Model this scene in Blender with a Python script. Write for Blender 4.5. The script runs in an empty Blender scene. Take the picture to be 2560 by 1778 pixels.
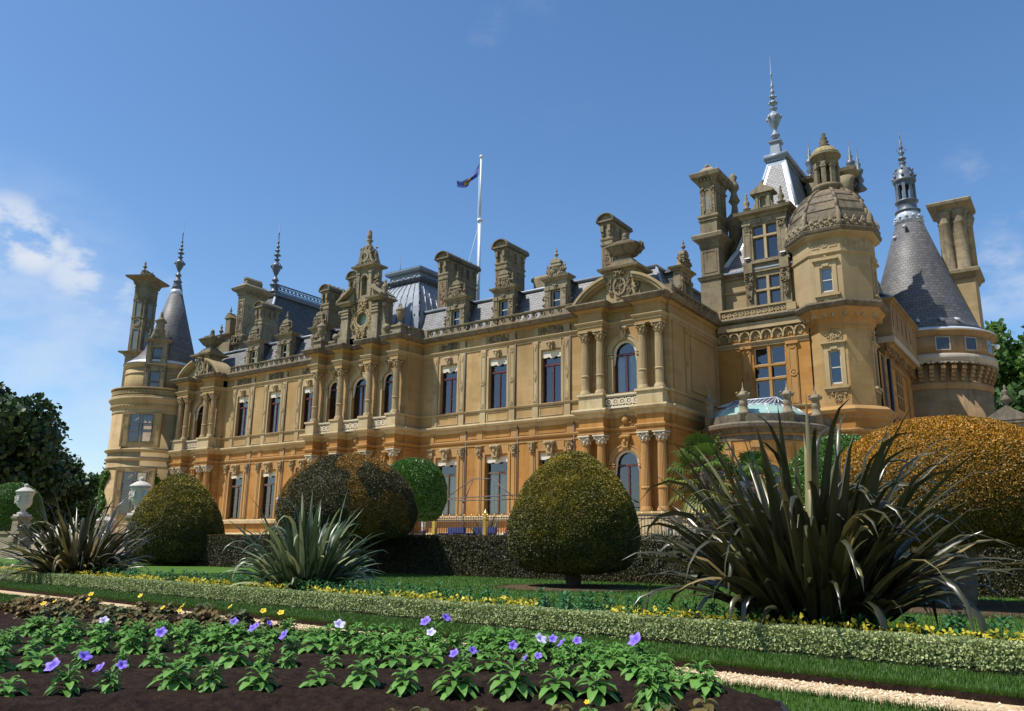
import bpy, math, random
import numpy as np
from mathutils import Vector, Matrix
random.seed(7)
RNG = np.random.default_rng(11)
C = bpy.context.scene.collection
SC = bpy.context.scene
R = math.radians

# ------------------------------------------------------------------ camera
YAW, PITCH, ROLL = R(35.484), R(13.312), R(0.674)
cam_d = bpy.data.cameras.new('camera')
cam = bpy.data.objects.new('camera', cam_d); C.objects.link(cam)
fw = Vector((-math.sin(YAW)*math.cos(PITCH), math.cos(YAW)*math.cos(PITCH), math.sin(PITCH)))
rt = Vector((math.cos(YAW), math.sin(YAW), 0)); up = rt.cross(fw)
r2 = rt*math.cos(ROLL) + up*math.sin(ROLL); u2 = -rt*math.sin(ROLL) + up*math.cos(ROLL)
cam.matrix_world = Matrix(((r2.x, u2.x, -fw.x, 0), (r2.y, u2.y, -fw.y, 0), (r2.z, u2.z, -fw.z, 1.0), (0, 0, 0, 1)))
cam_d.sensor_width = 36; cam_d.lens = 2012.46/2560*36
cam_d.clip_start = 0.05; cam_d.clip_end = 3000
SC.camera = cam

# ------------------------------------------------------------------ sun and sky
SUN_TRAVEL = Vector((0.36, 0.50, -1.0)).normalized()
to_sun = -SUN_TRAVEL
SUN_EL = math.asin(to_sun.z); SUN_AZ = math.atan2(to_sun.x, to_sun.y)
sl = bpy.data.lights.new('sun', 'SUN'); sl.energy = 4.6; sl.angle = R(0.5); sl.color = (1.0, 0.955, 0.88)
sun = bpy.data.objects.new('sun', sl); C.objects.link(sun)
sun.rotation_euler = SUN_TRAVEL.to_track_quat('-Z', 'Y').to_euler(); sun.location = (-30, -40, 80)
W = bpy.data.worlds.new('World'); SC.world = W; W.use_nodes = True
nt = W.node_tree; nt.nodes.clear()
def WN(t, **k):
    n = nt.nodes.new(t)
    for a, b in k.items(): setattr(n, a, b)
    return n
sky = WN('ShaderNodeTexSky', sky_type='NISHITA'); sky.sun_disc = False
sky.sun_elevation = SUN_EL; sky.sun_rotation = SUN_AZ; sky.air_density = 1.0; sky.dust_density = 0.6; sky.ozone_density = 3.0
tc = WN('ShaderNodeTexCoord'); sep = WN('ShaderNodeSeparateXYZ')
nt.links.new(tc.outputs['Generated'], sep.inputs[0])
# thin broken cloud low over the left of the house and a few wisps to the right
mp = WN('ShaderNodeMapping'); mp.inputs['Scale'].default_value = (2.2, 2.2, 4.2)
nt.links.new(tc.outputs['Generated'], mp.inputs[0])
nz = WN('ShaderNodeTexNoise'); nz.inputs['Scale'].default_value = 5.0; nz.inputs['Detail'].default_value = 9; nz.inputs['Roughness'].default_value = .58
nt.links.new(mp.outputs[0], nz.inputs[0])
def blob(d, inner, outer):
    v = WN('ShaderNodeVectorMath', operation='DOT_PRODUCT'); v.inputs[1].default_value = Vector(d).normalized()
    nt.links.new(tc.outputs['Generated'], v.inputs[0])
    m = WN('ShaderNodeMapRange'); m.inputs[1].default_value = math.cos(R(outer)); m.inputs[2].default_value = math.cos(R(inner))
    m.interpolation_type = 'SMOOTHSTEP'
    nt.links.new(v.outputs['Value'], m.inputs[0]); return m.outputs[0]
def dirpx(x, y):
    return (fw + r2*(x-1280)/2012.46 - u2*(y-889)/2012.46).normalized()
def mx(op, a, b):
    m = WN('ShaderNodeMath', operation=op)
    for i, v in enumerate((a, b)):
        if isinstance(v, (int, float)): m.inputs[i].default_value = v
        else: nt.links.new(v, m.inputs[i])
    return m.outputs[0]
def cloudband(mask, lo, hi, gain):
    m = WN('ShaderNodeMapRange'); m.inputs[1].default_value = lo; m.inputs[2].default_value = hi
    m.interpolation_type = 'SMOOTHSTEP'
    nt.links.new(nz.outputs[0], m.inputs[0])
    return mx('MULTIPLY', mx('MULTIPLY', m.outputs[0], mask), gain)
c = cloudband(blob(dirpx(15, 585), .6, 3.2), .40, .58, .85)
for (x, y, a, b, lo, hi, g) in [(85, 610, .5, 2.6, .38, .55, .9), (82, 575, .2, 1.4, .36, .5, .75), (190, 675, .4, 2.4, .42, .60, .75), (255, 735, .4, 2.6, .44, .64, .6), (310, 780, .4, 2.4, .46, .66, .45), (470, 705, .2, 2.0, .46, .66, .22), (60, 960, 3, 11, .25, .75, .42), (-120, 900, 5, 14, .25, .7, .4),
                                (2500, 690, .8, 3.4, .42, .66, .42), (2430, 660, .3, 2.2, .46, .68, .3), (2540, 470, 1, 5, .50, .74, .25), (1330, 120, 2, 7, .50, .85, .14)]:
    c = mx('MAXIMUM', c, cloudband(blob(dirpx(x, y), a, b), lo, hi, g))
mixc = WN('ShaderNodeMixRGB'); mixc.inputs[2].default_value = (4.6, 4.85, 5.3, 1)
nt.links.new(c, mixc.inputs[0])
# the sky itself: a slightly deeper blue than the model gives
hs = WN('ShaderNodeHueSaturation'); hs.inputs['Saturation'].default_value = 1.16; hs.inputs['Value'].default_value = 1.0
nt.links.new(sky.outputs[0], hs.inputs['Color']); nt.links.new(hs.outputs[0], mixc.inputs[1])
bg = WN('ShaderNodeBackground'); bg.inputs[1].default_value = 0.12
out = WN('ShaderNodeOutputWorld'); nt.links.new(mixc.outputs[0], bg.inputs[0]); nt.links.new(bg.outputs[0], out.inputs[0])
SC.view_settings.view_transform = 'Standard'; SC.view_settings.look = 'None'
SC.view_settings.exposure = 0.5; SC.view_settings.gamma = 1.0; SC.view_settings.use_curve_mapping = False
SC.cycles.max_bounces = 6; SC.cycles.transparent_max_bounces = 8
SC.cycles.sample_clamp_indirect = 4.0
SC.cycles.use_denoising = True

# ------------------------------------------------------------------ materials
MATS = {}
class NT:
    """small helper to write node materials"""
    def __init__(s, name):
        s.m = bpy.data.materials.new(name); s.m.use_nodes = True; s.t = s.m.node_tree; s.t.nodes.clear()
        s.out = s.t.nodes.new('ShaderNodeOutputMaterial'); MATS[name] = s.m
    def n(s, t, ins=None, **k):
        n = s.t.nodes.new(t)
        for a, b in k.items(): setattr(n, a, b)
        for a, b in (ins or {}).items(): s.put(n, a, b)
        return n
    def put(s, n, a, b):
        sock = n.inputs[a]
        if hasattr(b, 'is_output') or isinstance(b, bpy.types.NodeSocket): s.t.links.new(b, sock)
        else: sock.default_value = b if not (isinstance(b, tuple) and len(b) == 3 and sock.type == 'RGBA') else b+(1,)
    def math(s, op, a, b=0.0, clamp=False):
        return s.n('ShaderNodeMath', {0: a, 1: b}, operation=op, use_clamp=clamp).outputs[0]
    def mix(s, f, a, b, mode='MIX'):
        return s.n('ShaderNodeMixRGB', {0: f, 1: a, 2: b}, blend_type=mode).outputs[0]
    def ramp(s, f, a, b, lo=0., hi=1.):
        n = s.n('ShaderNodeMapRange', {0: f, 1: lo, 2: hi, 3: a, 4: b}); return n.outputs[0]
    def noise(s, vec, sc, det=4, rough=.55):
        return s.n('ShaderNodeTexNoise', {'Vector': vec, 'Scale': sc, 'Detail': det, 'Roughness': rough}).outputs[0]
    def pos(s): return s.n('ShaderNodeNewGeometry').outputs['Position']
    def attr(s, a, o='Fac'): return s.n('ShaderNodeAttribute', attribute_name=a).outputs[o]
    def bsdf(s, col, rough=.8, bump=None, bstr=.3, bdist=.02, **k):
        b = s.n('ShaderNodeBsdfPrincipled', {'Base Color': col, 'Roughness': rough})
        for a, v in k.items(): s.put(b, a.replace('_', ' '), v)
        if bump is not None:
            bn = s.n('ShaderNodeBump', {'Strength': bstr, 'Distance': bdist, 'Height': bump}); s.t.links.new(bn.outputs[0], b.inputs['Normal'])
        s.t.links.new(b.outputs[0], s.out.inputs[0]); return b

def stone(name, c0, c1, c2, grime=(.10, .09, .07), grime_amt=.3, block=True, bw=.95, bh=.36, soot=0.0, cyl=None, lift=.12):
    """ashlar limestone: courses of blocks that differ a little in tone, streaks and lichen"""
    s = NT(name); p = s.pos()
    sp = s.n('ShaderNodeSeparateXYZ', {0: p})
    if cyl:
        dx = s.math('SUBTRACT', sp.outputs[0], cyl[0]); dy = s.math('SUBTRACT', sp.outputs[1], cyl[1])
        hc = s.math('MULTIPLY', s.math('ARCTAN2', dy, dx), cyl[2])
    else: hc = s.math('ADD', sp.outputs[0], s.math('MULTIPLY', sp.outputs[1], .93))
    v = s.n('ShaderNodeCombineXYZ', {0: hc, 1: sp.outputs[2]}).outputs[0]
    n1 = s.noise(p, .45, 5); n2 = s.noise(p, 5.0, 6, .7)
    col = s.mix(s.ramp(n1, 0, 1, .35, .65), c0, c1)
    n3 = s.noise(p, .16, 3); col = s.mix(s.math('MULTIPLY', s.ramp(n3, 0, 1, .42, .68), .5), col, tuple(x*.72 for x in c2))
    if block:
        br = s.n('ShaderNodeTexBrick', {'Vector': v, 'Scale': 1.0, 'Color1': (0, 0, 0, 1), 'Color2': (1, 1, 1, 1), 'Mortar': (.5, .5, .5, 1), 'Mortar Size': .006, 'Brick Width': bw, 'Row Height': bh, 'Bias': -.15})
        f = s.math('MULTIPLY', s.ramp(br.outputs[0], 0, 1, .45, 1.), .75)
        col = s.mix(f, col, c2)
        col = s.mix(s.math('MULTIPLY', br.outputs['Fac'], .35), col, grime)
        # an occasional replaced, paler block
        v2 = s.n('ShaderNodeTexBrick', {'Vector': s.n('ShaderNodeVectorMath', {0: v, 1: (3.17, 1.44, 0)}, operation='ADD').outputs[0], 'Scale': 1.0, 'Color1': (0, 0, 0, 1), 'Color2': (1, 1, 1, 1), 'Mortar': (0, 0, 0, 1), 'Mortar Size': .006, 'Brick Width': bw*1.5, 'Row Height': bh*1.0, 'Bias': -.6})
        col = s.mix(s.math('MULTIPLY', s.ramp(v2.outputs[0], 0, 1, .78, .86), .42), col, tuple(min(1, x*1.25+lift*.4) for x in c2))
    streak = s.noise(s.n('ShaderNodeVectorMath', {0: p, 1: (1.6, 1.6, .18)}, operation='MULTIPLY').outputs[0], 1.1, 6, .65)
    g = s.math('MULTIPLY', s.ramp(streak, 0, 1, .52, .78), grime_amt)
    col = s.mix(g, col, grime)
    col = s.mix(s.math('MULTIPLY', s.ramp(n2, 0, 1, .45, .75), .22+soot), col, tuple(x*.62 for x in grime) if soot else tuple(x*.6 for x in c1))
    if soot:
        l = s.noise(p, 2.2, 8, .75)
        col = s.mix(s.math('MULTIPLY', s.ramp(l, 0, 1, .55, .72), .5), col, (.30, .27, .19))
        col = s.mix(s.math('MULTIPLY', s.ramp(s.noise(p, 1.3, 7, .7), 0, 1, .53, .70), min(.85, soot*2.6)), col, (.055, .050, .042))
    s.bsdf(col, .9, n2, .35, .02, Specular_IOR_Level=.2)
    return s.m
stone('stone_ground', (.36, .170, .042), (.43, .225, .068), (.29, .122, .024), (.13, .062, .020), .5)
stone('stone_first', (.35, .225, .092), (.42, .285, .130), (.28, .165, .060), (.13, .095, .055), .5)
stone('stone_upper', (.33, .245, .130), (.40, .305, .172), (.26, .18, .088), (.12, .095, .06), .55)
stone('stone_dado', (.43, .33, .185), (.48, .385, .225), (.36, .25, .11), (.085, .075, .058), .65, lift=.1)
stone('stone_trim', (.35, .262, .14), (.42, .325, .185), (.3, .2, .1), (.11, .088, .055), .55, block=False)
stone('stone_trim_ground', (.36, .190, .06), (.42, .235, .085), (.3, .2, .1), (.13, .075, .032), .55, block=False)
stone('stone_grey', (.215, .178, .115), (.29, .24, .16), (.3, .2, .1), (.05, .043, .032), .85, block=False, soot=.26)
stone('stone_chimney', (.225, .180, .110), (.29, .235, .148), (.17, .13, .075), (.052, .044, .032), .85, soot=.2)
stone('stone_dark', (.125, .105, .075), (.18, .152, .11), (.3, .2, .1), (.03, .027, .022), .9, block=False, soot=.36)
stone('stone_white', (.50, .43, .30), (.58, .51, .38), (.3, .2, .1), (.16, .135, .095), .45, block=False)
stone('stone_tower_west', (.33, .235, .115), (.40, .295, .155), (.27, .175, .075), (.13, .095, .055), .5, cyl=(-73.7, 43.5, 3.9))
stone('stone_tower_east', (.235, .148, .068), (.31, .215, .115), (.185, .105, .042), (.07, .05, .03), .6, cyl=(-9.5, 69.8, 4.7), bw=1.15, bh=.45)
stone('stone_band', (.32, .285, .225), (.40, .355, .29), (.3, .2, .1), (.11, .095, .075), .6, block=False)
stone('stone_urn', (.42, .39, .34), (.52, .49, .44), (.3, .2, .1), (.12, .11, .095), .6, block=False)

def slate(name, c0, c1, cyl=None, bw=.32, bh=.17, axis=0):
    s = NT(name); p = s.pos(); sp = s.n('ShaderNodeSeparateXYZ', {0: p})
    if cyl:
        dx = s.math('SUBTRACT', sp.outputs[0], cyl[0]); dy = s.math('SUBTRACT', sp.outputs[1], cyl[1])
        hc = s.math('MULTIPLY', s.math('ARCTAN2', dy, dx), cyl[2])
    else: hc = s.math('ADD', sp.outputs[0], sp.outputs[1])
    v = s.n('ShaderNodeCombineXYZ', {0: hc, 1: sp.outputs[2]}).outputs[0]
    br = s.n('ShaderNodeTexBrick', {'Vector': v, 'Scale': 1.0, 'Color1': (0, 0, 0, 1), 'Color2': (1, 1, 1, 1), 'Mortar': (0, 0, 0, 1), 'Mortar Size': .022, 'Brick Width': bw, 'Row Height': bh, 'Mortar Smooth': .3})
    n1 = s.noise(p, .7, 6); n2 = s.noise(p, 9, 4)
    col = s.mix(br.outputs[0], c0, c1)
    col = s.mix(s.math('MULTIPLY', s.ramp(n1, 0, 1, .45, .75), .5), col, (.105, .092, .072))
    col = s.mix(s.math('MULTIPLY', s.ramp(n2, 0, 1, .6, .8), .35), col, (.17, .165, .16))
    col = s.mix(s.math('MULTIPLY', br.outputs['Fac'], .8), col, (.03, .03, .035))
    h = s.math('SUBTRACT', 1.0, br.outputs['Fac'])
    s.bsdf(col, .55, h, .5, .02, Specular_IOR_Level=.45); return s.m
slate('slate', (.125, .123, .13), (.215, .21, .212))
slate('slate_dark', (.042, .043, .05), (.08, .08, .09), bh=.2)
slate('slate_west', (.085, .08, .08), (.15, .14, .135), cyl=(-72.9, 43.5, 2.0))
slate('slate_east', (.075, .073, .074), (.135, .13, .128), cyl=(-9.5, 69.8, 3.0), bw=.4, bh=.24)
def lead(name, c0, c1, rough=.42, metal=.0):
    s = NT(name); p = s.pos(); n = s.noise(p, 1.2, 6, .6); n2 = s.noise(p, 7, 5)
    col = s.mix(s.ramp(n, 0, 1, .3, .7), c0, c1); col = s.mix(s.math('MULTIPLY', s.ramp(n2, 0, 1, .5, .8), .3), col, tuple(x*.6 for x in c0))
    s.bsdf(col, rough, n2, .15, .02, Metallic=metal, Specular_IOR_Level=.5); return s.m
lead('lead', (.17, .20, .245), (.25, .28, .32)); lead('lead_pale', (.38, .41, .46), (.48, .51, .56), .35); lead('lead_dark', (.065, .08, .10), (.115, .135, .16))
def plain(name, col, rough=.6, var=.25, sc=6, metal=0, spec=.4, bump=0):
    s = NT(name); p = s.pos(); n = s.noise(p, sc, 5)
    c = s.mix(s.ramp(n, 0, 1, .3, .7), tuple(x*(1-var) for x in col), tuple(min(1, x*(1+var)) for x in col))
    s.bsdf(c, rough, n if bump else None, bump, .01, Metallic=metal, Specular_IOR_Level=spec); return s.m
plain('wood_red', (.085, .022, .022), .45); plain('wood_brown', (.12, .075, .05), .6); plain('frame_white', (.5, .46, .38), .5, .08)
plain('blind', (.56, .51, .41), .85, .06, 3); plain('blind_grey', (.50, .49, .44), .85, .06, 3); plain('shutter', (.62, .69, .63), .6, .06)
plain('curtain', (.62, .65, .64), .9, .08, 2); plain('unlit_interior', (.022, .019, .017), .9); plain('iron', (.018, .018, .022), .45, .2)  # near-black room colour stands for the darkness of unlit rooms
plain('gold', (.75, .52, .14), .3, .1, metal=.9); plain('pole_white', (.62, .63, .64), .35, .04); plain('bronze', (.11, .085, .075), .5, .2)
plain('skin', (.50, .30, .21), .6, .05); plain('hair', (.05, .035, .025), .7); plain('shirt_white', (.80, .80, .82), .85, .04); plain('trousers_dark', (.03, .032, .045), .9)
plain('shirt_blue', (.04, .06, .55), .85, .08); plain('shirt_red', (.55, .05, .07), .85); plain('hair_white', (.6, .57, .5), .8); plain('seat_blue', (.025, .035, .13), .7)
plain('cloth_pink', (.6, .22, .28), .8); plain('white_paint', (.8, .8, .8), .4, .04)
s = NT('glass'); fr = s.n('ShaderNodeFresnel', {'IOR': 2.0}).outputs[0]
g = s.n('ShaderNodeBsdfGlossy', {'Color': (.92, .95, 1, 1), 'Roughness': .03}); t = s.n('ShaderNodeBsdfTransparent', {'Color': (.78, .80, .80, 1)})
nb = s.noise(s.pos(), .9, 3); bn = s.n('ShaderNodeBump', {'Strength': .06, 'Distance': .05, 'Height': nb}); s.t.links.new(bn.outputs[0], g.inputs['Normal'])
ms = s.n('ShaderNodeMixShader', {0: fr}); s.t.links.new(t.outputs[0], ms.inputs[1]); s.t.links.new(g.outputs[0], ms.inputs[2]); s.t.links.new(ms.outputs[0], s.out.inputs[0])
s = NT('glass_green'); n = s.noise(s.pos(), 1.2, 4)
s.bsdf(s.mix(n, (.20, .36, .34), (.33, .47, .42)), .12, Specular_IOR_Level=.9)
# the flag: blue cloth with a gold and dark device near its middle
s = NT('flag_cloth'); uv = s.n('ShaderNodeTexCoord').outputs['UV']
su = s.n('ShaderNodeSeparateXYZ', {0: uv}); du = s.math('SUBTRACT', su.outputs[0], .55); dv = s.math('SUBTRACT', su.outputs[1], .5)
d = s.math('SQRT', s.math('ADD', s.math('MULTIPLY', s.math('MULTIPLY', du, du), 2.2), s.math('MULTIPLY', dv, dv)))
dd = s.math('ADD', d, s.math('MULTIPLY', s.math('SUBTRACT', s.noise(uv, 9, 3), .5), .22))
f = s.math('LESS_THAN', dd, .26); f2 = s.math('LESS_THAN', dd, .12)
col = s.mix(f, (.012, .035, .21), (.42, .25, .03)); col = s.mix(f2, col, (.05, .025, .03)); s.bsdf(col, .7)

def leafmat(name, cols, rnd='rnd', trans=.25, rough=.5, spec=.35, tip=None):
    """leaf faces: tone varies leaf by leaf, with light passing through"""
    s = NT(name); f = s.attr(rnd); n = s.noise(s.pos(), .9, 3)
    col = s.mix(f, cols[0], cols[1])
    if len(cols) > 2: col = s.mix(s.ramp(s.math('ADD', n, s.math('MULTIPLY', f, .25)), 0, 1, .52, .80), col, cols[2])
    if tip is not None: col = s.mix(s.attr('tip'), col, s.mix(f, tip[0], tip[1]))
    b = s.n('ShaderNodeBsdfPrincipled', {'Base Color': col, 'Roughness': rough, 'Specular IOR Level': spec})
    tr = s.n('ShaderNodeBsdfTranslucent', {'Color': col}); m = s.n('ShaderNodeMixShader', {0: trans})
    s.t.links.new(b.outputs[0], m.inputs[1]); s.t.links.new(tr.outputs[0], m.inputs[2]); s.t.links.new(m.outputs[0], s.out.inputs[0]); return s.m
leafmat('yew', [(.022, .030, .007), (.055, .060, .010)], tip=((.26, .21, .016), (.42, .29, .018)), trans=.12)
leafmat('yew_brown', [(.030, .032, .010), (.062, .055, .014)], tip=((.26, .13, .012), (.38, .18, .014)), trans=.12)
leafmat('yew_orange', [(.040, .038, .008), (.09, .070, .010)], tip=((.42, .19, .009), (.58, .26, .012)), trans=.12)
leafmat('hedge_leaf', [(.024, .027, .010), (.052, .050, .018)], tip=((.085, .055, .018), (.15, .09, .022)), trans=.08)
leafmat('bay_leaf', [(.032, .095, .008), (.085, .19, .02)], trans=.2, spec=.6, rough=.35)
leafmat('tree_dark', [(.014, .034, .009), (.040, .075, .017)], trans=.15)
leafmat('tree_green', [(.035, .085, .012), (.10, .19, .03)], trans=.3)
leafmat('tree_mid', [(.018, .05, .012), (.05, .105, .022)], trans=.2)
leafmat('box_leaf', [(.14, .20, .055), (.46, .49, .22)], trans=.2, rough=.55)
leafmat('golden_leaf', [(.40, .36, .03), (.68, .56, .05)], trans=.3)
leafmat('marigold_leaf', [(.022, .09, .024), (.06, .18, .055)], trans=.2)
leafmat('petunia_leaf', [(.06, .17, .025), (.15, .32, .06)], trans=.3)
leafmat('heuchera_leaf', [(.10, .065, .02), (.19, .10, .025), (.07, .10, .03)], trans=.25)
leafmat('grey_leaf', [(.13, .21, .12), (.24, .33, .2)], trans=.2)
leafmat('petal', [(.16, .09, .62), (.30, .20, .80)], trans=.3); leafmat('petal_pale', [(.50, .42, .80), (.75, .70, .88)], trans=.3); leafmat('petal_yellow', [(.75, .48, .01), (.85, .62, .03)], trans=.3)
leafmat('phormium_bronze', [(.022, .024, .010), (.060, .056, .022)], tip=((.17, .17, .05), (.27, .19, .08)), trans=.1, rough=.33, spec=.6)
leafmat('phormium_green', [(.035, .060, .028), (.085, .125, .055)], tip=((.30, .34, .13), (.38, .38, .2)), trans=.15, rough=.38, spec=.6)
leafmat('palm_leaf', [(.030, .075, .014), (.085, .15, .022)], tip=((.32, .27, .05), (.42, .24, .07)), trans=.2)
leafmat('grass_blade', [(.030, .085, .008), (.075, .155, .016)], trans=.25)
plain('slate_panel', (.14, .16, .155), .5, .2); plain('brick_brown', (.20, .13, .085), .95, .35, 7)
plain('lichen_tile', (.26, .21, .10), .9, .45, 5, bump=.5); plain('dark_glass', (.022, .028, .038), .06, .1, spec=.7)
plain('phorm_base', (.018, .015, .010), .9, .3)
s = NT('pebble'); s.bsdf(s.mix(s.attr('rnd'), (.30, .20, .10), (.68, .54, .36)), .85)
plain('bark', (.07, .05, .038), .9, .4, 9, bump=.6); plain('bark_pale', (.16, .13, .10), .9, .4, 5, bump=.6); plain('stem_green', (.06, .14, .03), .6)
s = NT('lawn'); p = s.pos(); n1 = s.noise(p, .35, 4); n2 = s.noise(p, 30, 5, .7); n3 = s.noise(p, 4, 5)
col = s.mix(s.ramp(n1, 0, 1, .3, .7), (.052, .125, .014), (.085, .165, .020)); col = s.mix(s.math('MULTIPLY', s.ramp(n3, 0, 1, .45, .75), .4), col, (.10, .15, .025)); col = s.mix(s.math('MULTIPLY', s.ramp(n2, 0, 1, .4, .7), .55), col, (.028, .07, .008))
s.bsdf(col, .85, n2, .9, .04, Specular_IOR_Level=.15)
s = NT('gravel'); p = s.pos(); vo = s.n('ShaderNodeTexVoronoi', {'Vector': p, 'Scale': 42}); n1 = s.noise(p, .8, 4)
col = s.mix(vo.outputs['Color'], (.34, .24, .12), (.62, .47, .28)); col = s.mix(s.math('MULTIPLY', s.ramp(n1, 0, 1, .4, .7), .35), col, (.33, .23, .11))
s.bsdf(col, .9, vo.outputs['Distance'], -.9, .02)
s = NT('soil'); p = s.pos(); n1 = s.noise(p, 14, 8, .75); n2 = s.noise(p, 2, 4)
s.bsdf(s.mix(s.ramp(n1, 0, 1, .35, .7), (.012, .007, .005), (.055, .033, .022)), .95, n1, 1.0, .06, Specular_IOR_Level=.1)
s = NT('mulch'); p = s.pos(); n1 = s.noise(p, 20, 8, .75)
s.bsdf(s.mix(s.ramp(n1, 0, 1, .35, .7), (.05, .03, .02), (.16, .10, .065)), .95, n1, 1.0, .04, Specular_IOR_Level=.1)
plain('terrace_gravel', (.40, .30, .18), .9, .25, 12); plain('steps_stone', (.30, .25, .18), .9, .3, 2.5); plain('far_ground', (.05, .09, .02), .9, .3, .05)
# ------------------------------------------------------------------ mesh helpers
class Fr:
    """a wall frame: origin in plan, u runs along the wall, n points outwards"""
    def __init__(s, x, y, ux, uy):
        l = math.hypot(ux, uy); s.x, s.y, s.ux, s.uy = x, y, ux/l, uy/l; s.nx, s.ny = s.uy, -s.ux
    def p(s, u, o, z): return (s.x+s.ux*u+s.nx*o, s.y+s.uy*u+s.ny*o, z)
    def off(s, u=0, o=0): q = s.p(u, o, 0); return Fr(q[0], q[1], s.ux, s.uy)
class MB:
    def __init__(s): s.v = []; s.f = []; s.sm = []
    def add(s, vs, fs, smooth=False):
        b = len(s.v); s.v += [tuple(q) for q in vs]; s.f += [tuple(b+i for i in f) for f in fs]; s.sm += [smooth]*len(fs)
    def box(s, x0, x1, y0, y1, z0, z1):
        s.add([(x0,y0,z0),(x1,y0,z0),(x1,y1,z0),(x0,y1,z0),(x0,y0,z1),(x1,y0,z1),(x1,y1,z1),(x0,y1,z1)],
              [(0,3,2,1),(4,5,6,7),(0,1,5,4),(1,2,6,5),(2,3,7,6),(3,0,4,7)])
    def fb(s, fr, u0, u1, o0, o1, z0, z1):
        P = [fr.p(u,o,z) for z in (z0,z1) for (u,o) in ((u0,o1),(u1,o1),(u1,o0),(u0,o0))]
        s.add(P, [(0,3,2,1),(4,5,6,7),(0,1,5,4),(1,2,6,5),(2,3,7,6),(3,0,4,7)])
    def fprism(s, fr, poly, o0, o1):
        """polygon in (u,z), counter-clockwise seen from outside, extruded from o0 (back) to o1 (front)"""
        n = len(poly); a = [fr.p(u,o1,z) for u,z in poly]; b = [fr.p(u,o0,z) for u,z in poly]
        s.add(a+b, [tuple(range(n)), tuple(range(2*n-1, n-1, -1))]+[(i, n+i, n+(i+1)%n, (i+1)%n) for i in range(n)])
    def frect(s, fr, u0, u1, z0, z1, o=0):
        s.add([fr.p(u0,o,z0), fr.p(u1,o,z0), fr.p(u1,o,z1), fr.p(u0,o,z1)], [(0,1,2,3)])
    def arcband(s, fr, uc, zc, r0, r1, o0, o1, a0=0, a1=180, n=18, sz=1.0):
        for k in range(n):
            t0, t1 = R(a0+(a1-a0)*k/n), R(a0+(a1-a0)*(k+1)/n)
            q = [(uc+r0*math.cos(t0), zc+sz*r0*math.sin(t0)), (uc+r1*math.cos(t0), zc+sz*r1*math.sin(t0)), (uc+r1*math.cos(t1), zc+sz*r1*math.sin(t1)), (uc+r0*math.cos(t1), zc+sz*r0*math.sin(t1))]
            s.fprism(fr, q, o0, o1)
    def lathe(s, x, y, prof, n=20, a0=0., a1=360., smooth=True, flute=0., phase=0.):
        full = abs(a1-a0) >= 359.9; m = n if full else n+1
        vs = []
        for r, z in prof:
            for k in range(m):
                t = R(a0+(a1-a0)*k/n)+phase; rr = r*(1-flute*(k % 2))
                vs.append((x+rr*math.cos(t), y+rr*math.sin(t), z))
        fs = []
        for i in range(len(prof)-1):
            for k in range(n):
                k2 = (k+1) % m
                fs.append((i*m+k, i*m+k2, (i+1)*m+k2, (i+1)*m+k))
        if full:
            if prof[0][0] > .001: fs.append(tuple(range(m-1, -1, -1)))
            if prof[-1][0] > .001: fs.append(tuple((len(prof)-1)*m+k for k in range(m)))
        s.add(vs, fs, smooth)
    def tube(s, p0, p1, r0, r1=None, n=8):
        r1 = r0 if r1 is None else r1
        a, b = Vector(p0), Vector(p1); d = (b-a).normalized()
        e = d.orthogonal().normalized(); g = d.cross(e)
        vs = [a+(e*math.cos(2*math.pi*k/n)+g*math.sin(2*math.pi*k/n))*r0 for k in range(n)]+[b+(e*math.cos(2*math.pi*k/n)+g*math.sin(2*math.pi*k/n))*r1 for k in range(n)]
        s.add(vs, [(k, (k+1) % n, n+(k+1) % n, n+k) for k in range(n)]+[tuple(range(n-1,-1,-1)), tuple(range(n, 2*n))], True)
    def ball(s, c, r, n=8, sz=1.0):
        s.lathe(c[0], c[1], [(max(.0005, r*math.cos(R(a))), c[2]+r*sz*math.sin(R(a))) for a in range(-90, 91, 30)], n)
    def sweep(s, path, prof, closed=False, z=0., cap=True):
        """moulding: profile of (out, height) carried along a plan path, mitred; outwards is to the right of travel"""
        n = len(path); N = []
        for i in range(n):
            if closed: a, b, c = path[i-1], path[i], path[(i+1) % n]
            else: a, b, c = path[max(0, i-1)], path[i], path[min(n-1, i+1)]
            d1 = (b[0]-a[0], b[1]-a[1]); d2 = (c[0]-b[0], c[1]-b[1])
            if d1 == (0, 0): d1 = d2
            if d2 == (0, 0): d2 = d1
            l1 = math.hypot(*d1); l2 = math.hypot(*d2)
            n1 = (d1[1]/l1, -d1[0]/l1); n2 = (d2[1]/l2, -d2[0]/l2)
            k = 1+n1[0]*n2[0]+n1[1]*n2[1]
            k = max(k, .25)
            N.append(((n1[0]+n2[0])/k, (n1[1]+n2[1])/k))
        vs = [(p[0]+m[0]*o, p[1]+m[1]*o, z+h) for p, m in zip(path, N) for o, h in prof]
        q = len(prof); fs = []
        for i in range(n if closed else n-1):
            j = (i+1) % n
            for k in range(q-1): fs.append((i*q+k, j*q+k, j*q+k+1, i*q+k+1))
        if cap and not closed:
            fs.append(tuple(range(q-1, -1, -1))); fs.append(tuple((n-1)*q+k for k in range(q)))
        s.add(vs, fs)
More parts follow.
